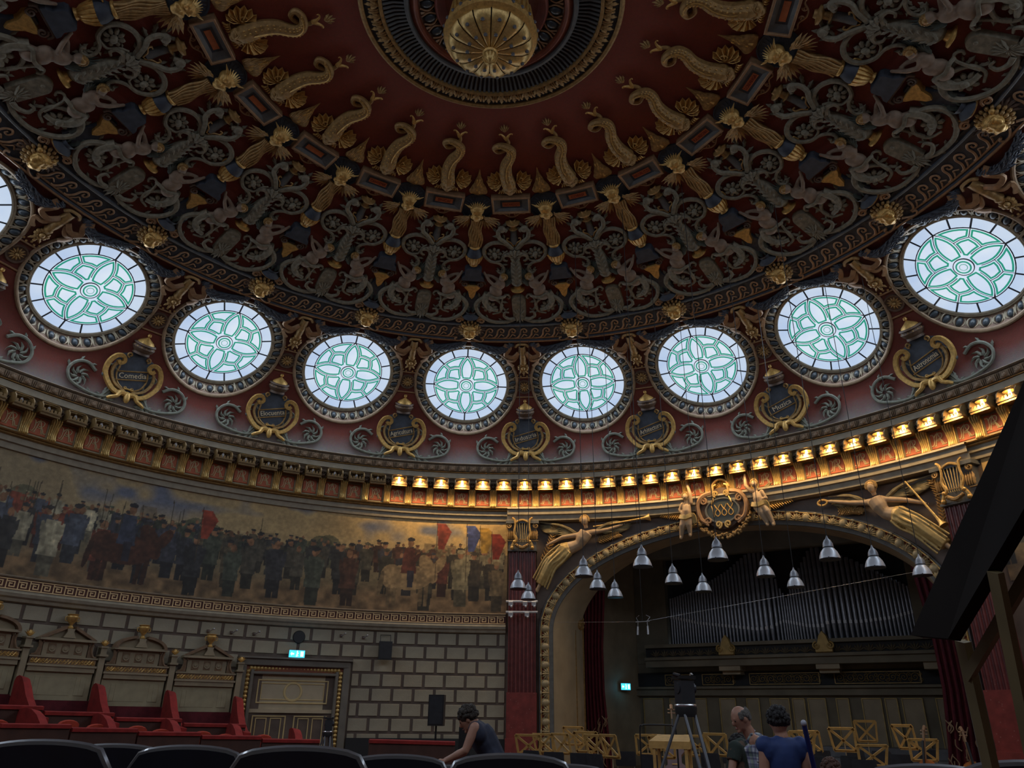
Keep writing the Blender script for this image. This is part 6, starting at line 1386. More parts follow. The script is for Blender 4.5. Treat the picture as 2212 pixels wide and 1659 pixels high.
for i, (x, y, dp, yaw) in enumerate(STANDS):
    p = at_depth(x, y, dp*.94); sc = min(1.25, max(.85, (p.z-SZ)/1.21)); z0 = SZ
    T_ms.put('beech X-back music stand on the stage, %s of the stands from the left' % nth(sorted(s[0] for s in STANDS).index(x)), 'music stand', 'music stands on the stage', (p.x, p.y, z0), STROT+R_(yaw)+math.pi*0, (1, 1, (p.z-z0)/1.21))
T_ch = Tmpl('orchestra_chair')
d = MB(); d.bbox((0, 0, .45), (.44, .42, .06), .02); T_ch.part('seat', d, M_blk)
d = MB(); vs = []
for k in range(9):
    a = (k/8-.5)*1.2; x = .36*math.sin(a)/math.sin(.6)*.62; y = .20+.05*math.cos(a*1.5)
    for z in (.62, .66, .88, .92): vs.append((x*(1 if .64 < z < .9 else .93), y+(z-.6)*.15, z))
vs2 = [(x, y+.03, z) for x, y, z in vs]; m = len(vs); d.add(vs+vs2, [(k*4+a, k*4+a+1, (k+1)*4+a+1, (k+1)*4+a) for k in range(8) for a in range(3)]+[(m+k*4+a, m+(k+1)*4+a, m+(k+1)*4+a+1, m+k*4+a+1) for k in range(8) for a in range(3)]+[(k*4, (k+1)*4, m+(k+1)*4, m+k*4) for k in range(8)]+[(k*4+3, m+k*4+3, m+(k+1)*4+3, (k+1)*4+3) for k in range(8)]+[(0, m, m+1, 1), (1, m+1, m+2, 2), (2, m+2, m+3, 3), (32, 33, m+33, m+32), (33, 34, m+34, m+33), (34, 35, m+35, m+34)]); T_ch.part('backrest', d, M_blk)
for sx in (-1, 1):
    d = MB(); d.tube([(sx*.20, -.18, .0), (sx*.20, -.17, .44)], .012, 6); T_ch.part('leg', d, M_steel)
    d = MB(); d.tube([(sx*.20, .22, .0), (sx*.20, .19, .45), (sx*.18, .24, .64)], .012, 6); T_ch.part('leg', d, M_steel)
CHRS = [(1165, 1612, 18.2, 170), (1205, 1616, 17.6, 190), (1265, 1618, 17.2, 180), (1305, 1622, 16.8, 160), (1352, 1612, 18.4, 200), (1418, 1622, 16.8, 180), (1545, 1612, 18, 170), (1580, 1600, 20, 190), (1775, 1600, 20.5, 180), (1850, 1592, 21, 170), (1830, 1618, 17.6, 200), (1905, 1598, 20.5, 175), (1940, 1606, 18.6, 190), (2000, 1590, 22, 180), (1765, 1622, 17.2, 170), (1870, 1640, 15.8, 180)]
xs_ = sorted(c[0] for c in CHRS)
for x, y, dp, yaw in CHRS:
    p = at_depth(x, y, dp*.94); T_ch.put('black padded chair among the music stands, %s of the chairs from the left' % nth(xs_.index(x)), 'chair', 'orchestra chairs on the stage', (p.x, p.y, SZ), STROT+R_(yaw))
# risers at the rear right, conductor rail, podium, lectern table
rs = MB()
for i in range(3): sbox(rs, 16.2+1.3*i, 20.0, 1.0, 5.0, SZ, SZ+.28*(i+1))
tag(sobj('stage_riser', rs, mat('riser_grey', (.16, .16, .17), .5, 0, .2, 4)), 'grey stepped risers under the rear chairs of the stage', 'riser')
p = at_depth(1420, 1566, 16.5); cr_ = thing('conductor_rail', 'low curved metal safety rail of the conductor podium', 'rail', (p.x, p.y, SZ), STROT+.1)
h_ = p.z-SZ; d = MB(); d.tube(bez([(-.40, 0, .0), (-.40, 0, h_-.15), (-.34, 0, h_-.02), (-.25, 0, h_), (.25, 0, h_), (.34, 0, h_-.02), (.40, 0, h_-.15), (.40, 0, 0)], 40), .018, 8); obj('hoop', d, M_blkp, cr_)
d = MB(); d.box((0, -.5, .09), (1.1, 1.0, .18)); obj('podium', d, M_wood, cr_)
p = at_depth(1450, 1590, 13.5); tb = thing('wooden_desk', 'light wood slant-top desk between the music stands', 'desk', (p.x, p.y, SZ), STROT+.15); h_ = p.z-SZ+.02
d = MB(); d.add([(-.36, -.22, h_-.10), (.36, -.22, h_-.10), (.30, .26, h_), (-.30, .26, h_), (-.36, -.22, h_-.22), (.36, -.22, h_-.22), (.30, .26, h_-.22), (-.30, .26, h_-.22)], [(0, 1, 2, 3), (7, 6, 5, 4), (0, 4, 5, 1), (1, 5, 6, 2), (2, 6, 7, 3), (3, 7, 4, 0)]); obj('top', d, M_wood, tb)
for sx in (-1, 1):
    for sy in (-1, 1): d = MB(); d.box((sx*.28, sy*.18, (h_-.2)/2), (.05, .05, h_-.2)); obj('leg', d, M_wood, tb)
# string instruments lying at the right, double bass at the left
def cello(label, x, y, dp, tilt, yaw, s=1.0, col=(.42, .13, .03)):
    p = at_depth(x, y, dp); t = thing('cello', label, 'cello', (p.x, p.y, SZ+.02), 0, 'cellos on the stage'); t.rotation_euler = (R_(tilt), 0, STROT+R_(yaw)); m = mat('varnish_%d' % int(col[0]*100), col, .25, 0, .25, 5)
    b = MB(); pts = []
    for a in np.linspace(0, 2*math.pi, 40)[:-1]:
        rr = .22*s*(1+.12*math.cos(2*a)-.16*math.exp(-((abs(math.sin(a))-.02)/.25)**2*1)*1.0 if abs(math.cos(a)) > .8 else 1.0); pts.append((.22*s*math.cos(a)*(.62 if abs(math.sin(a)) < .25 else (.92 if math.sin(a) > 0 else 1.05)), .42*s+.38*s*math.sin(a)))
    b.prism(pts, -.07*s, .07*s, .012); obj('body', b, m, t, lambda u, v, h: (u, -h, v))
    n_ = MB(); n_.box((0, -.05*s, .98*s), (.035, .04, .62*s)); n_.tube([(p_[0]*1, p_[1], 0) for p_ in []] or [(0, -.05*s, 1.28*s), (0, -.02, 1.36*s), (0, .03, 1.34*s)], .03*s, 6)
    for sx in (-1, 1):
        for q in (1.22, 1.28): n_.tube([(0, -.04, q*s), (sx*.07*s, -.04, q*s)], .012*s, 5)
    obj('neck', n_, mat('cello_neck', (.30, .17, .09), .4, 0, .1), t); e = MB(); e.box((0, -.09*s, .80*s), (.04, .02, .60*s)); obj('fingerboard', e, M_blkp, t); d = MB(); d.box((0, -.09*s, .33*s), (.10*s, .03, .03)); obj('bridge', d, M_wood, t)
cello('orange-brown cello leaning with its neck raised at the right of the stage', 1990, 1640, 15.6, -12, -30, 1.12)
cello('orange-brown cello lying partly hidden behind the timber stand', 2105, 1640, 15.0, -14, 25, 1.12)
cello('dark red double bass standing behind the desk at the back of the stage', 1455, 1610, 20, -14, 20, 1.45, (.10, .02, .015))
# tripods
def tripod(label, x, y, dp, hh, head=True, s=1.0):
    p = at_depth(x, y, dp); gz_ = max(floor_z(p.x, p.y), -9); H = p.z-gz_; t = thing('camera_tripod', label, 'tripod', (p.x, p.y, gz_), .3); M_leg = mat('tripod_grey', (.17, .18, .20), .4, .4, .1, 6)
    for k in range(3):
        a = 2*math.pi*k/3+.5
        for off in (-.035, .035):
            d = MB(); ox, oy = -math.sin(a)*off*s, math.cos(a)*off*s; d.tube([(.07*s*math.cos(a)+ox*1.6, .07*s*math.sin(a)+oy*1.6, H-.36*s), (.66*s*H/2.2*math.cos(a)+ox, .66*s*H/2.2*math.sin(a)+oy, .02)], .015*s, 7); obj('leg', d, M_leg, t)
        d = MB(); d.ell((.66*s*H/2.2*math.cos(a), .66*s*H/2.2*math.sin(a), .03), (.05, .05, .03), 8, 5); obj('foot', d, M_blkp, t)
    d = MB(); d.lathe([(.0, H-.38*s), (.10*s, H-.38*s), (.11*s, H-.30*s), (.10*s, H-.27*s), (0, H-.27*s)], n=18); obj('crown', d, M_blkp, t); d = MB(); d.lathe([(.105*s, H-.285*s), (.11*s, H-.275*s), (.105*s, H-.265*s)], n=18); obj('bright_ring', d, mat('bright_ring', (.7, .7, .72), .25, .8, 0), t)
    d = MB(); d.box((0, 0, H-.15*s), (.15*s, .13*s, .22*s)); d.lathe([(.05*s, -.085*s), (.05*s, .11*s)], c=(0, 0, H-.12*s), axis='x', n=12, caps=True); obj('fluid_head', d, mat('tripod_head', (.05, .052, .06), .35, .3, .1), t)
    d = MB(); d.box((0, 0, H-.02*s), (.18*s, .16*s, .03*s)); [d.tube([(sx*.07*s, -.05*s, H-.01*s), (sx*.10*s, .02, H+.01*s)], .02*s, 6) for sx in (-1, 1)]; obj('plate', d, M_blkp, t); return t
tripod('tall empty camera tripod with twin grey legs before the stage', 1476, 1459, 9.2, 2, True, 1.22)
tripod('small camera tripod standing by the hall door behind the seats', 711, 1550, 13.0, 1.6, True, .8)
# pole loudspeaker, wall loudspeakers, disc, brackets
def speaker_box(mb, w, d, h): mb.bbox((0, 0, h/2), (w, d, h), .02)
p = at_depth(942, 1567, 19.5); sp_ = thing('pole_speaker', 'black loudspeaker on a pole stand in front of the block wall', 'speaker', (p.x, p.y, floor_z(p.x, p.y)), -.1); hb = p.z-floor_z(p.x, p.y)
d = MB(); d.box((0, 0, hb+.36), (.40, .36, .74)); obj('cabinet', d, M_blkp, sp_); d = MB(); d.box((0, -.185, hb+.36), (.34, .012, .66)); obj('grille', d, M_blk, sp_); d = MB(); d.tube([(0, 0, .05), (0, 0, hb)], .025, 8); obj('pole', d, M_blkp, sp_)
for k in range(3): d = MB(); a = 2*math.pi*k/3; d.tube([(0, 0, .5), (.4*math.cos(a), .4*math.sin(a), .02)], .015, 6); obj('leg', d, M_blkp, sp_)
p = at_depth(1003, 1592, 20.5); b = MB(); b.box((0, 0, .0), (.30, .3, .62)); o = tag(obj('floor_monitor', b, M_blkp, loc=(p.x, p.y, p.z)), 'black box beside the pole speaker behind the bending woman', 'speaker'); 
p = at_depth(1003, 1592, 20.5); o.location.z = floor_z(p.x, p.y)+.31; o.scale.z = 1.0
fz = floor_z(p.x, p.y); o.scale.z = (p.z+.25-fz)/.62; o.location.z = fz+(p.z+.25-fz)/2
ws = thing('wall_speaker', 'black loudspeaker hung from a bracket on the block wall', 'speaker', polar(-9.1, 14.0, 2.82), rotz_of(-9.1)); d = MB(); d.box((0, -.10, .28), (.40, .28, .54)); obj('cabinet', d, M_blkp, ws); d = MB(); d.tube([(-.16, 0, .5), (-.16, .08, .76), (.16, .08, .76), (.16, 0, .5)], .014, 6); obj('bracket', d, M_blkp, ws); d = MB(); d.box((0, -.245, .28), (.34, .012, .48)); obj('grille', d, M_blk, ws)
d = MB(); d.lathe([(0, .0), (.17, .0), (.19, .03), (.17, .05), (0, .05)], n=28, axis='y'); o = tag(obj('round_speaker', d, M_blkp, loc=polar(-19.9, 14.17, 3.42), rot=rotz_of(-19.9)), 'round black loudspeaker disc on the wall above the exit sign', 'speaker'); o.location = polar(-19.9, 14.12, 3.42)
for i, (x, y) in enumerate(((450, 1363), (500, 1366), (549, 1369), (737, 1373), (785, 1377))):
    v = px(x, y); a = v.x*v.x+v.y*v.y; bq = 2*(CAM[1]*v.y); cq = CAM[1]**2-14.12**2; t_ = (-bq+math.sqrt(bq*bq-4*a*cq))/(2*a); q = Vector(CAM)+v*t_; th = math.degrees(math.atan2(q.x, q.y)-TW)
    h_ = thing('wall_bracket', 'small metal arm bracket on the top block course, %s from the left' % ORD[i], 'bracket', polar(th, 14.14, q.z), rotz_of(th), 'brackets on the wall'); d = MB(); d.tube([(0, .02, 0), (0, -.14, -.02), (.10, -.22, .05)], .016, 6); obj('arm', d, M_steel, h_); d = MB(); d.ell((.10, -.22, .05), .03, 8, 5); obj('knob', d, M_steel, h_); d = MB(); d.box((0, .0, 0), (.08, .03, .08)); obj('plate', d, M_brown, h_)
# spotlight bars on the left pilaster
for i, z in enumerate((4.66, 4.33)):
    t = thing('spotlight_bar', '%s white lighting bar clamped to the left pilaster' % ('upper' if i == 0 else 'lower'), 'spotlight bar', polar(8.67, 13.62, z), rotz_of(8.67), 'lighting bars on the pilaster'); M_w = mat('white_metal', (.62, .62, .63), .4, .1, .05)
    d = MB(); d.tube([(-.50, 0, 0), (.52, 0, 0)], .035, 8); d.box((0, .15, 0), (.06, .32, .05)); obj('bar', d, M_w, t)
    for x in ((-.34, .18) if i else (-.34, .12, .40)): d = MB(); d.box((x, -.05, -.06), (.14, .16, .12), Matrix.Rotation(.4, 3, 'X')); d.tube([(x, -.05, -.08), (x+.03, -.12, -.18)], .035, 7); obj('spotlight', d, M_w, t)
# ================================================================== PENDANT LAMPS, BOXES, SEATS
M_dome = mat('pendant_metal', (.62, .65, .70), .38, .35, .08, 6); M_neck = mat('pendant_neck', (.30, .32, .36), .4, .4, .08, 6); M_glass_d = mat('pendant_rim', (.05, .05, .055), .3, .3, 0)
M_cable = mat('black_cable', (.015, .015, .017), .6, 0, 0)
PZ = 4.40; LAMPS = [(1119, 1272), (1141, 1295), (1261, 1245), (1291, 1272), (1329, 1290), (1388, 1224), (1455, 1260), (1520, 1278), (1551, 1209), (1654, 1245), (1719, 1268), (1793, 1208), (1891, 1226), (1993, 1243)]
def pend_meshes():
    a = MB(); a.lathe([(.205, .0), (.215, .005), (.205, .06), (.17, .15), (.115, .225), (.095, .245)], n=28); b = MB(); b.lathe([(.10, .245), (.112, .26), (.105, .33), (.07, .40), (.03, .44), (.012, .50)], n=20)
    c = MB(); c.lathe([(.212, .012), (.222, .0), (.212, -.015), (.19, -.012), (0, -.02)], n=28)
    for k in range(3): q = 2*math.pi*k/3; c.box((.225*math.cos(q), .225*math.sin(q), .0), (.02, .02, .035))
    e = MB(); e.lathe([(.095, .24), (.118, .25), (.112, .262)], n=20)
    return a.mesh('reflector'), b.mesh('gear_cap'), c.mesh('rim'), e.mesh('collar')
pa, pb, pc, pe = pend_meshes(); pa.materials.append(M_dome); pb.materials.append(M_neck); pc.materials.append(M_glass_d); pe.materials.append(M_glass_d)
for i, (x, y) in enumerate(LAMPS):
    p = at_z(x, y, PZ); t = thing('pendant_lamp', 'unlit silver bell pendant lamp over the stage, %s from the left' % nth(i), 'pendant lamp', p, 0, 'pendant lamps over the stage')
    for nm, me in (('reflector', pa), ('gear_cap', pb), ('rim', pc), ('collar', pe)): link(nm, me, t)
    r = math.hypot(p.x, p.y); zt = float(np.interp(r, QR[::-1], QZ[::-1])); d = MB(); d.tube([(0, 0, .48), (0, 0, zt-PZ)], .009, 5); obj('cable', d, M_cable, t)
# microphone bar on its wires
p = at_depth(1388, 1343, 20.5); t = thing('microphone_bar', 'hanging microphone bar with two slim capsules in front of the stage', 'microphone', p, STROT); d = MB(); d.tube([(-.20, 0, 0), (.20, 0, 0)], .014, 6); obj('bar', d, M_steel, t)
for sx in (-1, 1):
    d = MB(); d.tube([(sx*.13, 0, 0), (sx*.14, 0, -.12)], .010, 6); d.tube([(sx*.14, 0, -.12), (sx*.15, -.02, -.34)], [.03, .034], 8); obj('capsule', d, M_steel, t); d = MB(); d.tube([(sx*.12, 0, 0), (sx*.20, .05, .12), (sx*.10, .02, .17)], .009, 5); obj('clip', d, M_steel, t)
d = MB(); r = math.hypot(p.x, p.y); d.tube([(0, 0, 0), (0, 0, 10.0)], .006, 5); obj('hanger', d, M_cable, t)
a = polar(13.0, 13.95, 4.05); b = polar(59.5, 13.95, 4.85); d = MB(); P = []
for k in range(17):
    f = k/16; q = a.lerp(p, f*2) if f < .5 else p.lerp(b, f*2-1); P.append(tuple(q))
d.tube(P, .003, 4); tag(obj('guy_wire', d, mat('pale_wire', (.35, .35, .37), .4, .5, 0)), 'thin wire strung across the stage arch through the microphone bar', 'wire')

# ------------------------------------------------------------------ boxes at the left: pedimented backs, velvet dividers and rails
UTH = [-53.35, -45.7, -38.05, -30.4]; HW = R_(3.3)*14.0; M_bx = mat('box_stone', (0.30, 0.24, 0.15), .65, 0, .15, 4); M_bx2 = mat('box_brown', (0.20, 0.12, 0.065), .6, .05, .25, 6); M_bxp = mat('box_panel', (0.36, 0.31, 0.19), .65, 0, .12, 4)
def loge(kind):
    T = Tmpl('box_pediment'); fn = wall_fn(14.0, 0); W = HW
    b = MB(); b.box((0, .33, -.06), (2*W, .66, .14)); T.part('back_panel', b, M_bxp, fn)
    for x, w in ((-.62*W, .14), (-.40*W, .26), (.05*W, .60), (.60*W, .14), (.75*W, .16)):
        q = MB(); q.bbox((x, .33, .02), (w, .46, .03), .02); T.part('raised_panel', q, M_bxp, fn)
    b = MB(); b.box((0, .72, -.02), (2*W, .12, .22)); b.box((0, .80, -.01), (2*W+.06, .05, .26)); T.part('shelf', b, M_bx, fn)
    b = MB(); b.box((0, .90, -.03), (2*W, .16, .18)); T.part('guilloche_ground', b, M_bx2, fn)
    for i in range(22): 
        x = -W*.96+2*W*.96*i/21
    g = MB()
    for ph in (0, math.pi): g.tube([(-W*.96+2*W*.96*k/120, .90+.045*math.sin(k/120*2*math.pi*9+ph), .075+.012*math.cos(k/120*2*math.pi*9+ph)) for k in range(121)], .014, 4)
    for i in range(18): g.ell((-W*.96+2*W*.96*(i+.5)/18, .90, .075), .02, 6, 4)
    T.part('guilloche', g, M_gold, fn); b = MB(); b.box((0, 1.0, -.02), (2*W+.05, .04, .22)); T.part('cornice_strip', b, M_bx, fn)
    b = MB(); b.box((0, 1.20, -.06), (1.34*W, .38, .16)); T.part('attic', b, M_bx, fn)
    for x in (-.40*W, 0, .40*W):
        q = MB(); q.bbox((x, 1.20, .02), (.26*W, .26, .03), .015); T.part('attic_panel', q, M_bx2, fn); q = MB(); q.lathe([(0, .07), (.03, .07), (.05, .05), (.08, .06), (.09, .04)], n=16); q2 = MB(); q2.add([(x+a, 1.20+b_, c) for a, b_, c in q.v], q.f); T.part('roundel', q2, M_bx, fn)
    for sx in (-1, 1): q = MB(); q.tube(bez([(sx*W*.98, 1.03, .04), (sx*W*.86, 1.06, .05), (sx*W*.78, 1.24, .05), (sx*W*.80, 1.38, .05), (sx*W*.70, 1.42, .05), (sx*W*.70, 1.34, .05)], 20), .032, 5); q.prism([(sx*W*.70, 1.03), (sx*W*.92, 1.03), (sx*W*.80, 1.16), (sx*W*.76, 1.34), (sx*W*.70, 1.36)], -.02, .04); T.part('side_scroll', q, M_gold_d if False else M_bx2, fn)
    b = MB(); b.box((0, 1.42, .0), (1.72*W, .06, .30)); T.part('pediment_base', b, M_bx, fn)
    if kind == 0:
        for sx in (-1, 1): q = MB(); q.add([(sx*.86*W, 1.45, h) for h in (-.1, .16)]+[(sx*.14*W, 1.76, h) for h in (-.1, .16)]+[(sx*.14*W, 1.68, h) for h in (-.1, .16)]+[(sx*.70*W, 1.45, h) for h in (-.1, .16)], [(0, 2, 4, 6), (1, 7, 5, 3), (0, 1, 3, 2), (2, 3, 5, 4), (4, 5, 7, 6), (6, 7, 1, 0)]); T.part('raking_cornice', q, M_bx2, fn)
        q = MB(); q.prism([(-.7*W, 1.45), (.7*W, 1.45), (.14*W, 1.66), (-.14*W, 1.66)], -.08, .02); T.part('tympanum', q, M_bx, fn)
    else:
        for sx in (-1, 1):
            P = [(sx*.86*W*math.cos(a), 1.43+.34*math.sin(a)) for a in np.linspace(0, R_(78), 9)]; q = MB(); vs = []
            for x, v in P: vs += [(x, v, -.1), (x, v, .16), (x*.88, 1.43+(v-1.43)*.80, .16), (x*.88, 1.43+(v-1.43)*.80, -.1)]
            q.add(vs, [(i*4+a, i*4+(a+1) % 4, i*4+4+(a+1) % 4, i*4+4+a) for i in range(8) for a in range(4)]+[(3, 2, 1, 0), (32, 33, 34, 35)]); T.part('raking_cornice', q, M_bx2, fn)
        q = MB(); q.prism([(.74*W*math.cos(a), 1.44+.26*math.sin(a)) for a in np.linspace(0, math.pi, 13)], -.08, .02); T.part('tympanum', q, M_bx, fn)
    q = MB(); q.prism([(-.16, 1.46), (.16, 1.46), (.09, 1.62), (.10, 1.70), (-.10, 1.70), (-.09, 1.62)], -.05, .14, .01); T.part('urn_plinth', q, M_bx, fn)
    u = MB(); u.lathe([(.07, 1.70), (.075, 1.73), (.035, 1.78), (.05, 1.82), (.12, 1.90), (.14, 1.98), (.12, 2.02), (.145, 2.05), (.12, 2.06), (0, 2.04)], c=(0, 0, .04), axis='y', n=16); T.part('urn', u, M_gold, fn)
    for sx in (-1, 1): q = MB(); q.tube(bez([(sx*.12, 2.0, .04), (sx*.17, 1.98, .04), (sx*.17, 1.90, .04), (sx*.12, 1.88, .04)], 8), .012, 5); T.part('urn_handle', q, M_gold, fn)
    x = R_(3.83)*14.0; q = MB(); q.box((x, .62, -.02), (.15, 1.30, .22)); q.box((x, 1.10, .02), (.22, .05, .28)); q.box((x, 1.20, .0), (.15, .18, .2)); q.box((x, 1.31, .01), (.18, .04, .24)); T.part('post', q, M_bx, fn)
    q = MB()
    for i in range(7): q.leaf((x, 1.34, .05), R_(90+(i-3)*17), .17, .05, 1, .05)
    q.ell((x, 1.41, .06), (.055, .075, .05), 8, 5); T.part('finial', q, M_gold, fn)
    q = MB(); q.box((0, -.40, -.06), (2*W+.2, .80, .12)); T.part('red_back', q, M_velvet_d, fn); return T
T_l = [loge(0), loge(1)]; PNAME = ['rounded', 'pointed', 'rounded', 'pointed']; LW = ['cut by the left photo edge', 'third from the door', 'second from the door', 'next to the door']
for j, th in enumerate(UTH):
    zb = 1.50-.11*(j-1)
    T_l[(j+1) % 2].put('carved box back with %s pediment and gilt urn, %s' % (PNAME[j], LW[j]), 'box back', 'pedimented box backs', polar(th, 14.0, zb), rotz_of(th))
DTH = [-49.5, -41.9, -34.2, -26.5]
dv = MB(); pts = [(0, -.9), (0, .36), (.06, .45), (.20, .48), (.36, .43), (.54, .27), (.76, .03), (1.04, -.18), (1.35, -.33), (1.75, -.42), (1.75, -.95)]
dv.prism(pts, -.10, .10, .05); me_dv = dv.mesh('velvet_divider', lambda a, b, c: (c, -a, b)); me_dv.materials.append(M_velvet)
for j, th in enumerate(DTH):
    zb = 1.50-.11*(j-.5); tag(link('velvet_divider', me_dv, None, polar(th, 13.9, zb), rotz_of(th)), 'red velvet wing divider between boxes, %s from the left' % ORD[j], 'divider', 'velvet dividers between the boxes')
def rail(name, label, th0, th1, r, z0, z1, drop, group):
    t = thing(name, label, 'rail', (0, 0, 0), 0, group); n = 10; a = MB(); b = MB(); va, vb = [], []
    for k in range(n+1):
        f = k/n; th = th0+(th1-th0)*f; z = z0+(z1-z0)*f
        for r_, dz in ((r+.10, -.03), (r+.10, .04), (r, .06), (r-.10, .04), (r-.10, -.03)): va.append(tuple(polar(th, r_, z+dz)))
        for r_, dz in ((r+.05, -.03), (r+.05, -drop), (r-.05, -drop), (r-.05, -.03)): vb.append(tuple(polar(th, r_, z+dz)))
    a.add(va, [(k*5+i, k*5+(i+1) % 5, k*5+5+(i+1) % 5, k*5+5+i) for k in range(n) for i in range(5)]+[(0, 1, 2, 3, 4), tuple(n*5+i for i in (4, 3, 2, 1, 0))]); obj('padded_top', a, M_velvet, t)
    b.add(vb, [(k*4+i, k*4+(i+1) % 4, k*4+4+(i+1) % 4, k*4+4+i) for k in range(n) for i in range(4)]+[(0, 1, 2, 3), tuple(n*4+i for i in (3, 2, 1, 0))]); obj('front_panel', b, mat('box_front', (.075, .03, .02), .5, 0, .2, 4), t)
for j in range(4):
    a, b = DTH[j]-7.5, DTH[j]-.15
    z = 1.32-.12*j; rail('upper_box_rail', 'red velvet rail of the upper box row, %s from the left' % ORD[j], a, b, 12.35, z, z-.02, .95, 'upper box rails')
for j in range(5):
    a = -56.6+7.7*j; z = .96-.085*j; rail('lower_box_rail', 'red velvet rail of the lower box row, %s from the left' % ORD[j], a, a+7.5, 11.15, z, z-.02, 1.3, 'lower box rails')
dv2 = MB(); pts = [(-.05, -.9), (-.05, .12), (.25, .16), (.50, .13), (.78, .02), (1.02, -.16), (1.15, -.26), (1.15, -.9)]; dv2.prism(pts, -.10, .10, .04); me_d2 = dv2.mesh('low_divider', lambda a, b, c: (c, -a, b)); me_d2.materials.append(M_velvet)
for j in range(5):
    th = -49.4+7.7*j-2.2; z = 1.16-.10*j; tag(link('low_divider', me_d2, None, polar(th, 12.25, z), rotz_of(th)), 'low curved red velvet divider in the lower box row, %s from the left' % ORD[j], 'divider', 'low velvet dividers')
T_rc = Tmpl('velvet_chair'); M_vel2 = mat('orange_red_velvet', (.42, .045, .02), .85, 0, .2, 6)
d = MB(); d.prism([(-.22, .45), (.22, .45), (.23, .78)]+[(.23*math.cos(a), .80+.10*math.sin(a)) for a in np.linspace(.2, math.pi-.2, 7)]+[(-.23, .78)], -.04, .04, .02); T_rc.part('backrest', d, M_vel2, lambda u, v, h: (u, h+.2, v)); d = MB(); d.bbox((0, 0, .44), (.46, .44, .10), .03); T_rc.part('seat', d, M_vel2)
for sx in (-1, 1):
    for sy in (-1, 1): d = MB(); d.box((sx*.19, sy*.18, .2), (.04, .04, .4)); T_rc.part('leg', d, M_bx2)
RC = [(-55.2, 11.9, .98), (-47.9, 11.9, .98), (-47.6+2.6, 11.8, .90), (-40.2, 11.9, .86), (-37.6, 11.8, .79), (-32.5, 11.9, .74), (-29.8, 11.8, .68), (-25.0, 11.9, .66)]
for i, (th, r, zt) in enumerate(RC): T_rc.put('orange-red velvet chair inside the lower boxes, %s from the left' % ORD[i], 'chair', 'velvet chairs in the boxes', polar(th, r, zt-.80), rotz_of(th)+math.pi*1.0)
lz = MB(); vs = []
for k in range(31):
    th = -60+38*k/30; z = .30-.0115*(th+60)
    for r_, zz in ((13.95, z), (11.15, z-.25), (11.15, -1.2)): vs.append(tuple(polar(th, r_, zz)))
lz.add(vs, [(k*3+a, k*3+a+1, k*3+4+a, k*3+3+a) for k in range(30) for a in range(2)]); struct('floor_boxes', lz, M_floor)
rail('stage_side_rail', 'red velvet rail in front of the pole speaker left of the stage', -13.0, 0.0, 9.3, .66, .62, 1.4, None)
# dark dado at the pilaster foot
arc_ring('baseboard_left', [(14.19, .60), (14.12, .62), (14.10, -1.2)], M_black, -13, 10)

# ------------------------------------------------------------------ stalls seats in the foreground
M_seat = mat('navy_upholstery', (.010, .011, .022), .6, 0, .2, 10); M_rim = mat('highlight_grey_rim', (.20, .20, .215), .33, .55, .1, 6, spec=.8, coat=.6)  # rim base colour raised to grey so the highlight line is painted in
T_st = Tmpl('stalls_seat')
def seat_back():
    prof = []; top = 1.12
    for k in range(13):
        f = k/12*2-1; prof.append((.27*math.copysign(abs(f)**.9, f), top-.035*f*f-.10*max(0, abs(f)-.82)**1*3.2))
    P = [(-.265, .42)]+[(x, z) for x, z in prof]+[(.265, .42)]
    a = MB(); a.prism(P, -.03, .03, .012); rim = MB(); rim.tube([(x, z, 0) for x, z in [(-.272, .70)]+prof+[(.272, .70)]], .022, 7)
    return a, rim
a_, r_ = seat_back(); T_st.part('backrest', a_, M_seat, lambda u, v, h: (u, h-(v-.42)*.16, v)); T_st.part('rim', r_, M_rim, lambda u, v, h: (u, h-(v-.42)*.16, v))
d = MB(); d.bbox((0, .22, .44), (.50, .46, .10), .03); T_st.part('seat', d, M_seat)
for sx in (-1, 1): d = MB(); d.box((sx*.27, .15, .31), (.04, .42, .62)); T_st.part('side', d, M_rim)
SEATS = [(95, 1597, 3.55, 4), (250, 1606, 4.6, 3), (300, 1624, 5.6, 3), (408, 1609, 4.15, 3), (30, 1612, 5.0, 4), (650, 1610, 3.35, 1), (858, 1629, 4.3, 0), (960, 1652, 5.4, 0), (1104, 1627, 3.6, -2), (1222, 1650, 5.0, -2), (2010, 1650, 3.5, -12), (2235, 1642, 3.3, -14)]
xs_ = sorted(s[0] for s in SEATS)
for x, y, dp, yaw in SEATS:
    p = at_depth(x, y, dp*.92); T_st.put('dark navy stalls seat back with glossy rim, %s from the left in the foreground' % nth(xs_.index(x)), 'seat', 'stalls seats in the foreground', (p.x, p.y+.11, p.z-1.14), -R_(-yaw)+0)
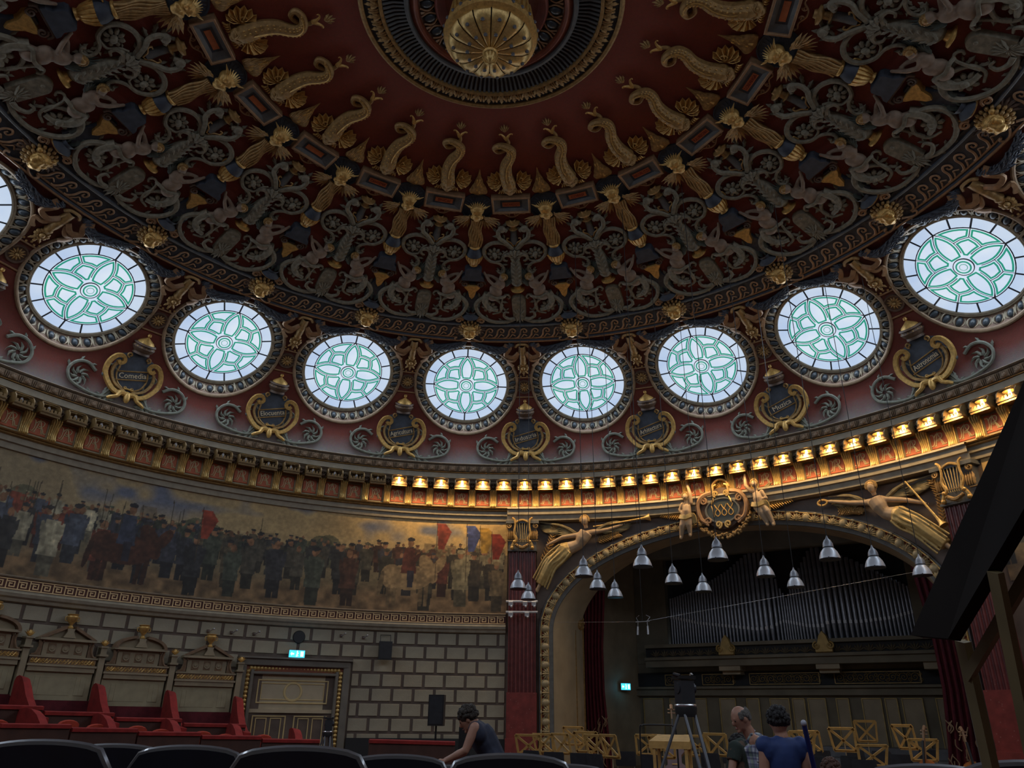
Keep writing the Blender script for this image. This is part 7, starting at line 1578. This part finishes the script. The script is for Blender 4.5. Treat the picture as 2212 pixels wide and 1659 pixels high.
# timber stand close at the right edge
ts = thing('timber_stand', 'tall timber trestle stand with dark slanted board at the right edge', 'stand', (0, 0, 0), 0); M_tim = mat('raw_timber', (.17, .13, .06), .6, 0, .2, 6); M_tim_d = mat('dark_board', (.012, .009, .008), .8, 0, .2, 4, spec=.1)
def beam(name, p0, p1, w, d_, m):
    a, b = Vector(p0), Vector(p1); dv = (b-a).normalized(); sx = dv.cross(Vector((0, 1, 0))).normalized()*w/2; sy = dv.cross(sx).normalized()*d_/2; mb = MB()
    mb.add([a-sx-sy, a+sx-sy, a+sx+sy, a-sx+sy, b-sx-sy, b+sx-sy, b+sx+sy, b-sx+sy], [(0, 1, 2, 3), (7, 6, 5, 4), (0, 4, 5, 1), (1, 5, 6, 2), (2, 6, 7, 3), (3, 7, 4, 0)]); return obj(name, mb, m, ts)
l1a, l1b = at_depth(2080, 1385, 1.85), at_depth(2150, 1700, 1.80); k_ = (l1b-l1a); l1c = l1b+k_*((floor_z(0, l1b.y)-l1b.z)/k_.z); beam('leg', l1a, l1c, .019, .036, M_tim)
l2a, l2b = at_depth(2150, 1235, 1.62), at_depth(2232, 1640, 1.60); k_ = (l2b-l2a); l2c = l2b+k_*((floor_z(0, l2b.y)-l2b.z)/k_.z); beam('leg', l2a, l2c, .015, .032, M_tim)
beam('brace', at_depth(2090, 1462, 1.84), at_depth(2235, 1215, 1.60), .014, .026, M_tim)
bd = MB(); A = [at_depth(1992, 1377, 1.9), at_depth(2075, 1385, 1.75), at_depth(2330, 960, 1.45), at_depth(2290, 720, 1.62)]; nrm_ = (A[1]-A[0]).cross(A[3]-A[0]).normalized()*.03
bd.add([q for q in A]+[q+nrm_ for q in A], [(0, 1, 2, 3), (7, 6, 5, 4), (0, 4, 5, 1), (1, 5, 6, 2), (2, 6, 7, 3), (3, 7, 4, 0)]); obj('board', bd, M_tim_d, ts)
eg_ = MB(); eg_.tube([A[0]-nrm_*.1, A[3]-nrm_*.1], .004, 6); obj('edge_highlight', eg_, M_rim, ts)  # thin grey strip added as the highlight along the board's upper edge
# ================================================================== PEOPLE
M_skin = mat('skin', (.42, .22, .15), .5, 0, .08, 12); M_hair = mat('dark_hair', (.012, .010, .012), .6, 0, .3, 30, .5, 120); M_hairb = mat('brown_hair', (.035, .025, .018), .6, 0, .3, 30, .5, 120); M_hairg = mat('grey_hair', (.13, .12, .11), .7, 0, .3, 40, .4, 150); M_hairr = mat('auburn_hair', (.09, .04, .025), .6, 0, .3, 30, .5, 120)
M_eye = mat('eye', (.02, .015, .012), .2, 0, 0); M_lip = mat('lip', (.34, .12, .10), .5, 0, 0); M_trou = mat('dark_trousers', (.03, .032, .045), .8, 0, .2, 10)
def plaid():
    m = mat('plaid_shirt', (.6, .6, .6), .8, 0, 0); nt = m.node_tree; b = nt.nodes['Principled BSDF']; tc = nt.nodes.new('ShaderNodeTexCoord'); prev = None
    for d, sc, col in (('Y', 6.5, (.45, .46, .62)), ('Z', 6.0, (.50, .48, .62)), ('Y', 3.0, (.50, .58, .52)), ('Z', 2.6, (.42, .48, .48)), ('X', 6.5, (.5, .5, .65))):
        w = nt.nodes.new('ShaderNodeTexWave'); w.bands_direction = d; w.inputs['Scale'].default_value = sc; nt.links.new(tc.outputs['Object'], w.inputs['Vector'])
        rp = nt.nodes.new('ShaderNodeValToRGB'); rp.color_ramp.elements[0].position = .62; rp.color_ramp.elements[0].color = (1, 1, 1, 1); rp.color_ramp.elements[1].position = .86; rp.color_ramp.elements[1].color = (*col, 1); nt.links.new(w.outputs['Fac'], rp.inputs[0])
        mx = nt.nodes.new('ShaderNodeMix'); mx.data_type = 'RGBA'; mx.blend_type = 'MULTIPLY'; mx.inputs[0].default_value = 1.0; mx.inputs['A'].default_value = (.66, .70, .70, 1)
        if prev is not None: nt.links.new(prev, mx.inputs['A'])
        nt.links.new(rp.outputs[0], mx.inputs['B']); prev = mx.outputs['Result']
    nt.links.new(prev, b.inputs['Base Color']); return m
M_plaid = plaid(); M_blue = mat('blue_top', (.018, .045, .17), .7, 0, .2, 8); M_navyt = mat('navy_vest', (.022, .028, .055), .75, 0, .2, 8)
def camo():
    m = mat('camouflage', (.05, .06, .045), .8, 0, .6, 9); r = m.node_tree.nodes['Color Ramp'] if 'Color Ramp' in m.node_tree.nodes else [n for n in m.node_tree.nodes if n.type == 'VALTORGB'][0]; r.color_ramp.interpolation = 'CONSTANT'
    e = r.color_ramp.elements; e[0].color = (.018, .03, .024, 1); e[1].color = (.05, .065, .05, 1); q = e.new(.55); q.color = (.10, .06, .04, 1); return m
M_camo = camo()
def hand(mb, wrist, elbow, curl=.6, side=1, nrm=(0, 0, -1)):
    d = (wrist-elbow).normalized(); n = Vector(nrm); n = (n-d*n.dot(d)).normalized(); s = d.cross(n)*side
    mb.ell(tuple(wrist+d*.05), (.04, .04, .04), 8, 6); mb.tube([wrist, wrist+d*.05, wrist+d*.09], [.028, .036, .03], 8, squash=.7)
    for i, L in enumerate((.068, .078, .074, .058)):
        b = wrist+d*.085+s*(i-1.5)*.019; p1 = b+d*L*.45+n*L*.10*curl; p2 = p1+d*L*.35+n*L*.45*curl; p3 = p2+n*L*.35*curl+d*L*.10; mb.tube([b, p1, p2, p3], [.0105, .0098, .009, .0075], 7)
    b = wrist+d*.025-s*.035; mb.tube([b, b-s*.028+d*.03+n*.01, b-s*.02+d*.062+n*.03], [.013, .0115, .009], 7)
def person(label, J, face, base, dp, cloth, hair, haird, group=None, extra=None):
    """J: joints as (x right, y away, z world height) relative to the base point on the floor"""
    p0 = at_depth(base[0], base[1], dp); gz_ = floor_z(p0.x, p0.y); t = thing('person', label, 'person', (p0.x, p0.y, gz_), -YAW); g = {k: Vector((v[0], v[1], v[2]-gz_)) for k, v in J.items()}
    F = Vector(face).normalized(); S = F.cross(Vector((0, 0, 1))).normalized(); U = S.cross(F); RM = Matrix((S, F, U)).transposed(); hd = g['head']
    b = MB(); b.ell(hd, (.075, .095, .115), 16, 12, RM); b.ell(hd+F*.02-U*.06, (.058, .068, .06), 12, 8, RM); b.ell(hd+F*.098-U*.015, (.014, .022, .026), 8, 6, RM); b.ell(hd+F*.082-U*.095, (.028, .02, .018), 8, 6, RM); b.ell(hd+F*.082+U*.025, (.05, .012, .012), 8, 5, RM)
    for q in (-1, 1): b.ell(hd+S*q*.076-F*.005-U*.01, (.012, .022, .034), 8, 6, RM)
    b.tube([g['neck'], g['neck'].lerp(hd, .55), hd-U*.05-F*.015], [.062, .054, .05], 10)
    sl, sr, pv = g['shL'], g['shR'], g['pelvis']; ch = g['chest']; hl, hr = g['hipL'], g['hipR']; ax = (sr-sl).normalized()
    for q in (-.55, 0, .55): b.tube([g['neck'].lerp(ch, .25)+ax*q*.10, ch+ax*q*.12, ch.lerp(pv, .55)+ax*q*.12, pv+ax*q*.14], [.055, .078, .072, .085], 10)
    b.tube([sl, g['neck']-Vector((0, 0, .03)), sr], [.056, .05, .056], 10)
    for a, e, h in (('shL', 'elL', 'haL'), ('shR', 'elR', 'haR')):
        A, E, H = g[a], g[e], g[h]; b.tube([A, A.lerp(E, .5), E, E.lerp(H, .35), H], [.058, .05, .041, .042, .027], 10); b.ell(A, .06, 8, 6); b.ell(E, .042, 8, 6); hand(b, H, E, .8, 1 if a == 'shR' else -1, J.get('palm', (0, 0, -1)))
    for a, k, f in (('hipL', 'knL', 'ftL'), ('hipR', 'knR', 'ftR')):
        A, K, T_ = g[a], g[k], g[f]; b.tube([A, A.lerp(K, .5), K, K.lerp(T_, .35), T_], [.092, .082, .06, .058, .04], 10); b.ell(K, .06, 8, 6); b.tube([T_-F*.04*0+Vector((0, 0, -.02)), T_+Vector((F.x, F.y, 0))*.15+Vector((0, 0, -.045))], [.045, .035], 8)
    obj('body', solid(b, .0085, 5, .35), M_skin, t)
    e = MB()
    for q in (-1, 1): e.ell(hd+F*.082+S*q*.030+U*.006, (.012, .008, .008), 8, 5, RM)
    obj('eyes', e, M_eye, t); e = MB(); e.ell(hd+F*.094-U*.062, (.024, .008, .008), 8, 5, RM); obj('mouth', e, M_lip, t)
    h = MB(); rnd = random.Random(len(label))
    pass
    haird(h, hd, S, F, U, RM, rnd); obj('hair', h, hair, t)
    # clothing follows the body, a little wider
    c = MB()
    hw = (sr-sl).length/2; sd = (g['neck']-pv).normalized(); dd = ax.cross(sd).normalized(); RT_ = Matrix((ax, dd, ax.cross(dd))).transposed(); m0 = sl.lerp(sr, .5)
    c.ell(m0.lerp(pv, .24), (hw*.98, .125, .22), 14, 10, RT_); c.ell(m0.lerp(pv, .55), (hw*.95, .122, .26), 14, 10, RT_); c.ell(pv-Vector((0, 0, .02)), (.185, .135, .20), 14, 10, RT_)
    for q in (.08, .92): c.ell(sl.lerp(sr, q)-sd*.045, (.078, .092, .115), 12, 8, RT_)
    for q in (.25, .75): c.ell(sl.lerp(sr, q)-sd*.03, (.085, .095, .10), 12, 8, RT_)
    c.tube([g['neck'].lerp(ch, .45), ch, ch.lerp(pv, .5), pv], [.12, .135, .13, .13], 14)
    c.tube([m0-sd*.08, m0.lerp(g['neck'], .55)], [.10, .085], 12)
    if cloth[1] > 0:
        for a, e_ in (('shL', 'elL'), ('shR', 'elR')): A, E = g[a], g[e_]; c.ell(A, .082, 12, 8); c.tube([A, A.lerp(E, cloth[1]*.6), A.lerp(E, cloth[1])], [.080, .078, .076], 12)
    cs = solid(c, .011, 4, .4); obj('shirt', cs, cloth[0], t)
    if cloth[2]:
        co = MB(); 
        for q in (-1, 1): co.tube([g['neck']+ax*q*.0+U*.01-F*.055, g['neck']+ax*q*.065-U*.005, g['neck']+F*.07+ax*q*.025-U*.05], .016, 7)
        obj('collar', co, cloth[0], t)
    tr = MB(); tr.tube([pv-ax*.07, pv+ax*.07], [.125, .125], 12)
    for a, k, f in (('hipL', 'knL', 'ftL'), ('hipR', 'knR', 'ftR')): A, K, T_ = g[a], g[k], g[f]; tr.tube([A, K, T_+Vector((0, 0, .05))], [.108, .078, .07], 12)
    obj('trousers', solid(tr, .013, 4, .4), M_trou, t); sh_ = MB()
    for f in ('ftL', 'ftR'): sh_.ell(g[f]+Vector((F.x, F.y, 0))*.07+Vector((0, 0, -.035)), (.055, .13, .05), 10, 6, Matrix.Rotation(math.atan2(-F.x, F.y), 3, 'Z'))
    obj('shoes', sh_, M_blkp, t); return t
def hair_full(h, hd, S, F, U, RM, rnd):
    h.ell(hd-F*.018+U*.03, (.092, .105, .105), 14, 10, RM)
    for k in range(110):
        a = rnd.uniform(0, 6.28); v = rnd.uniform(-.5, 1); r = math.sqrt(max(0, 1-v*v)); d = S*math.cos(a)*r*.092+F*(math.sin(a)*r*.10-.02)+U*(v*.10+.03)
        if d.dot(F) > .045 and d.dot(U) < .05: continue
        h.ell(hd+d, (.019, .019, .022), 6, 5)
def hair_rim(h, hd, S, F, U, RM, rnd):
    for k in range(190):
        a = rnd.uniform(-.30, math.pi+.30); v = rnd.uniform(-.5, .30); r = math.sqrt(1-v*v*.6); d = S*math.cos(a)*r*.074-F*math.sin(a)*r*.092+U*(v*.10+.02)
        if abs(math.cos(a)) > .8 and v < -.15: continue
        h.ell(hd+d, (.02, .02, .024), 6, 5, RM)
person('woman in a navy sleeveless top bending over behind the seats', dict(head=(-.10, 0, 1.225), neck=(-.02, .05, 1.17), chest=(.06, .06, 1.06), pelvis=(.26, .10, .70), shL=(-.02, -.12, 1.14), shR=(.0, .22, 1.12), elL=(-.11, -.16, .93), haL=(-.30, -.12, .835), elR=(-.14, .24, .90), haR=(-.34, .14, .82), hipL=(.26, .0, .62), hipR=(.26, .2, .62), knL=(.20, 0, .16), knR=(.20, .2, .16), ftL=(.26, 0, -.24), ftR=(.26, .2, -.24)), (-.82, .1, -.55), (1030, 1600), 7.9, (M_navyt, 0, False), M_hairb, hair_full)
person('balding man in a short-sleeved plaid shirt looking down', dict(head=(-.10, 0, 1.265), neck=(-.02, .02, 1.12), chest=(.06, .02, .95), pelvis=(.09, .0, .56), shL=(.05, -.16, 1.03), shR=(.09, .20, 1.04), elL=(.02, -.22, .74), haL=(-.14, -.14, .56), elR=(.04, .26, .76), haR=(-.16, .18, .60), hipL=(.08, -.1, .48), hipR=(.1, .1, .48), knL=(.06, -.1, .06), knR=(.08, .12, .06), ftL=(.1, -.1, -.24), ftR=(.12, .14, -.24)), (-.86, -.12, -.42), (1627, 1600), 7.5, (M_plaid, .55, True), M_hairg, hair_rim)
wC = person('dark-haired woman in a blue sleeveless top seen from behind', dict(head=(-.01, .02, 1.235), neck=(.0, .0, 1.09), chest=(-.01, .02, .93), pelvis=(-.02, .03, .52), shL=(-.165, 0, 1.04), shR=(.155, 0, 1.04), elL=(-.21, -.02, .77), haL=(-.22, .10, .60), elR=(.19, -.02, .80), haR=(.25, .06, .75), hipL=(-.1, .03, .46), hipR=(.08, .03, .46), knL=(-.1, .03, .05), knR=(.08, .03, .05), ftL=(-.1, .0, -.26), ftR=(.08, .0, -.26)), (.15, .95, -.15), (1690, 1600), 6.9, (M_blue, .08, False), M_hair, hair_full)
person('stooping person in a dark camouflage shirt behind the balding man', dict(head=(.02, .05, .96), neck=(.06, .0, .98), chest=(.02, .0, .90), pelvis=(-.06, .0, .52), shL=(-.06, -.14, .96), shR=(.14, .14, .95), elL=(-.14, -.2, .74), haL=(-.08, -.24, .58), elR=(.16, .1, .74), haR=(.2, .0, .56), hipL=(-.12, 0, .44), hipR=(.04, 0, .44), knL=(-.12, 0, .02), knR=(.04, 0, .02), ftL=(-.12, 0, -.24), ftR=(.04, 0, -.24)), (.5, .3, -.8), (1592, 1610), 8.6, (M_camo, .6, False), M_hair, hair_full)
person('auburn-haired person low in front of the stage, only the head showing', dict(head=(.0, 0, .74), neck=(.0, .02, .62), chest=(.0, .02, .46), pelvis=(.0, .05, .08), shL=(-.16, .02, .56), shR=(.16, .02, .56), elL=(-.2, -.05, .32), haL=(-.14, -.16, .62), elR=(.2, -.05, .3), haR=(.1, -.2, .2), hipL=(-.1, .05, .04), hipR=(.1, .05, .04), knL=(-.1, -.32, .10), knR=(.1, -.32, .10), ftL=(-.1, -.32, -.26), ftR=(.1, -.32, -.26)), (-.5, .8, -.2), (1790, 1640), 8.3, (M_trou, .8, False), M_hairr, hair_full)
a, b = at_depth(1736, 1562, 6.75), at_depth(1757, 1652, 6.75); k_ = b-a; c_e = b+k_*((floor_z(b.x, b.y)-b.z)/k_.z); d = MB(); d.tube([a, c_e], .022, 10); ro = thing('blue_pole', 'deep blue pole held upright beside the woman in blue', 'pole', (0, 0, 0)); obj('shaft', d, mat('blue_pole', (.012, .03, .16), .4, 0, .1), ro); d = MB(); d.ell(tuple(a), .028, 8, 5); obj('tip', d, mat('pale_tip', (.4, .42, .5), .4, 0, 0), ro)
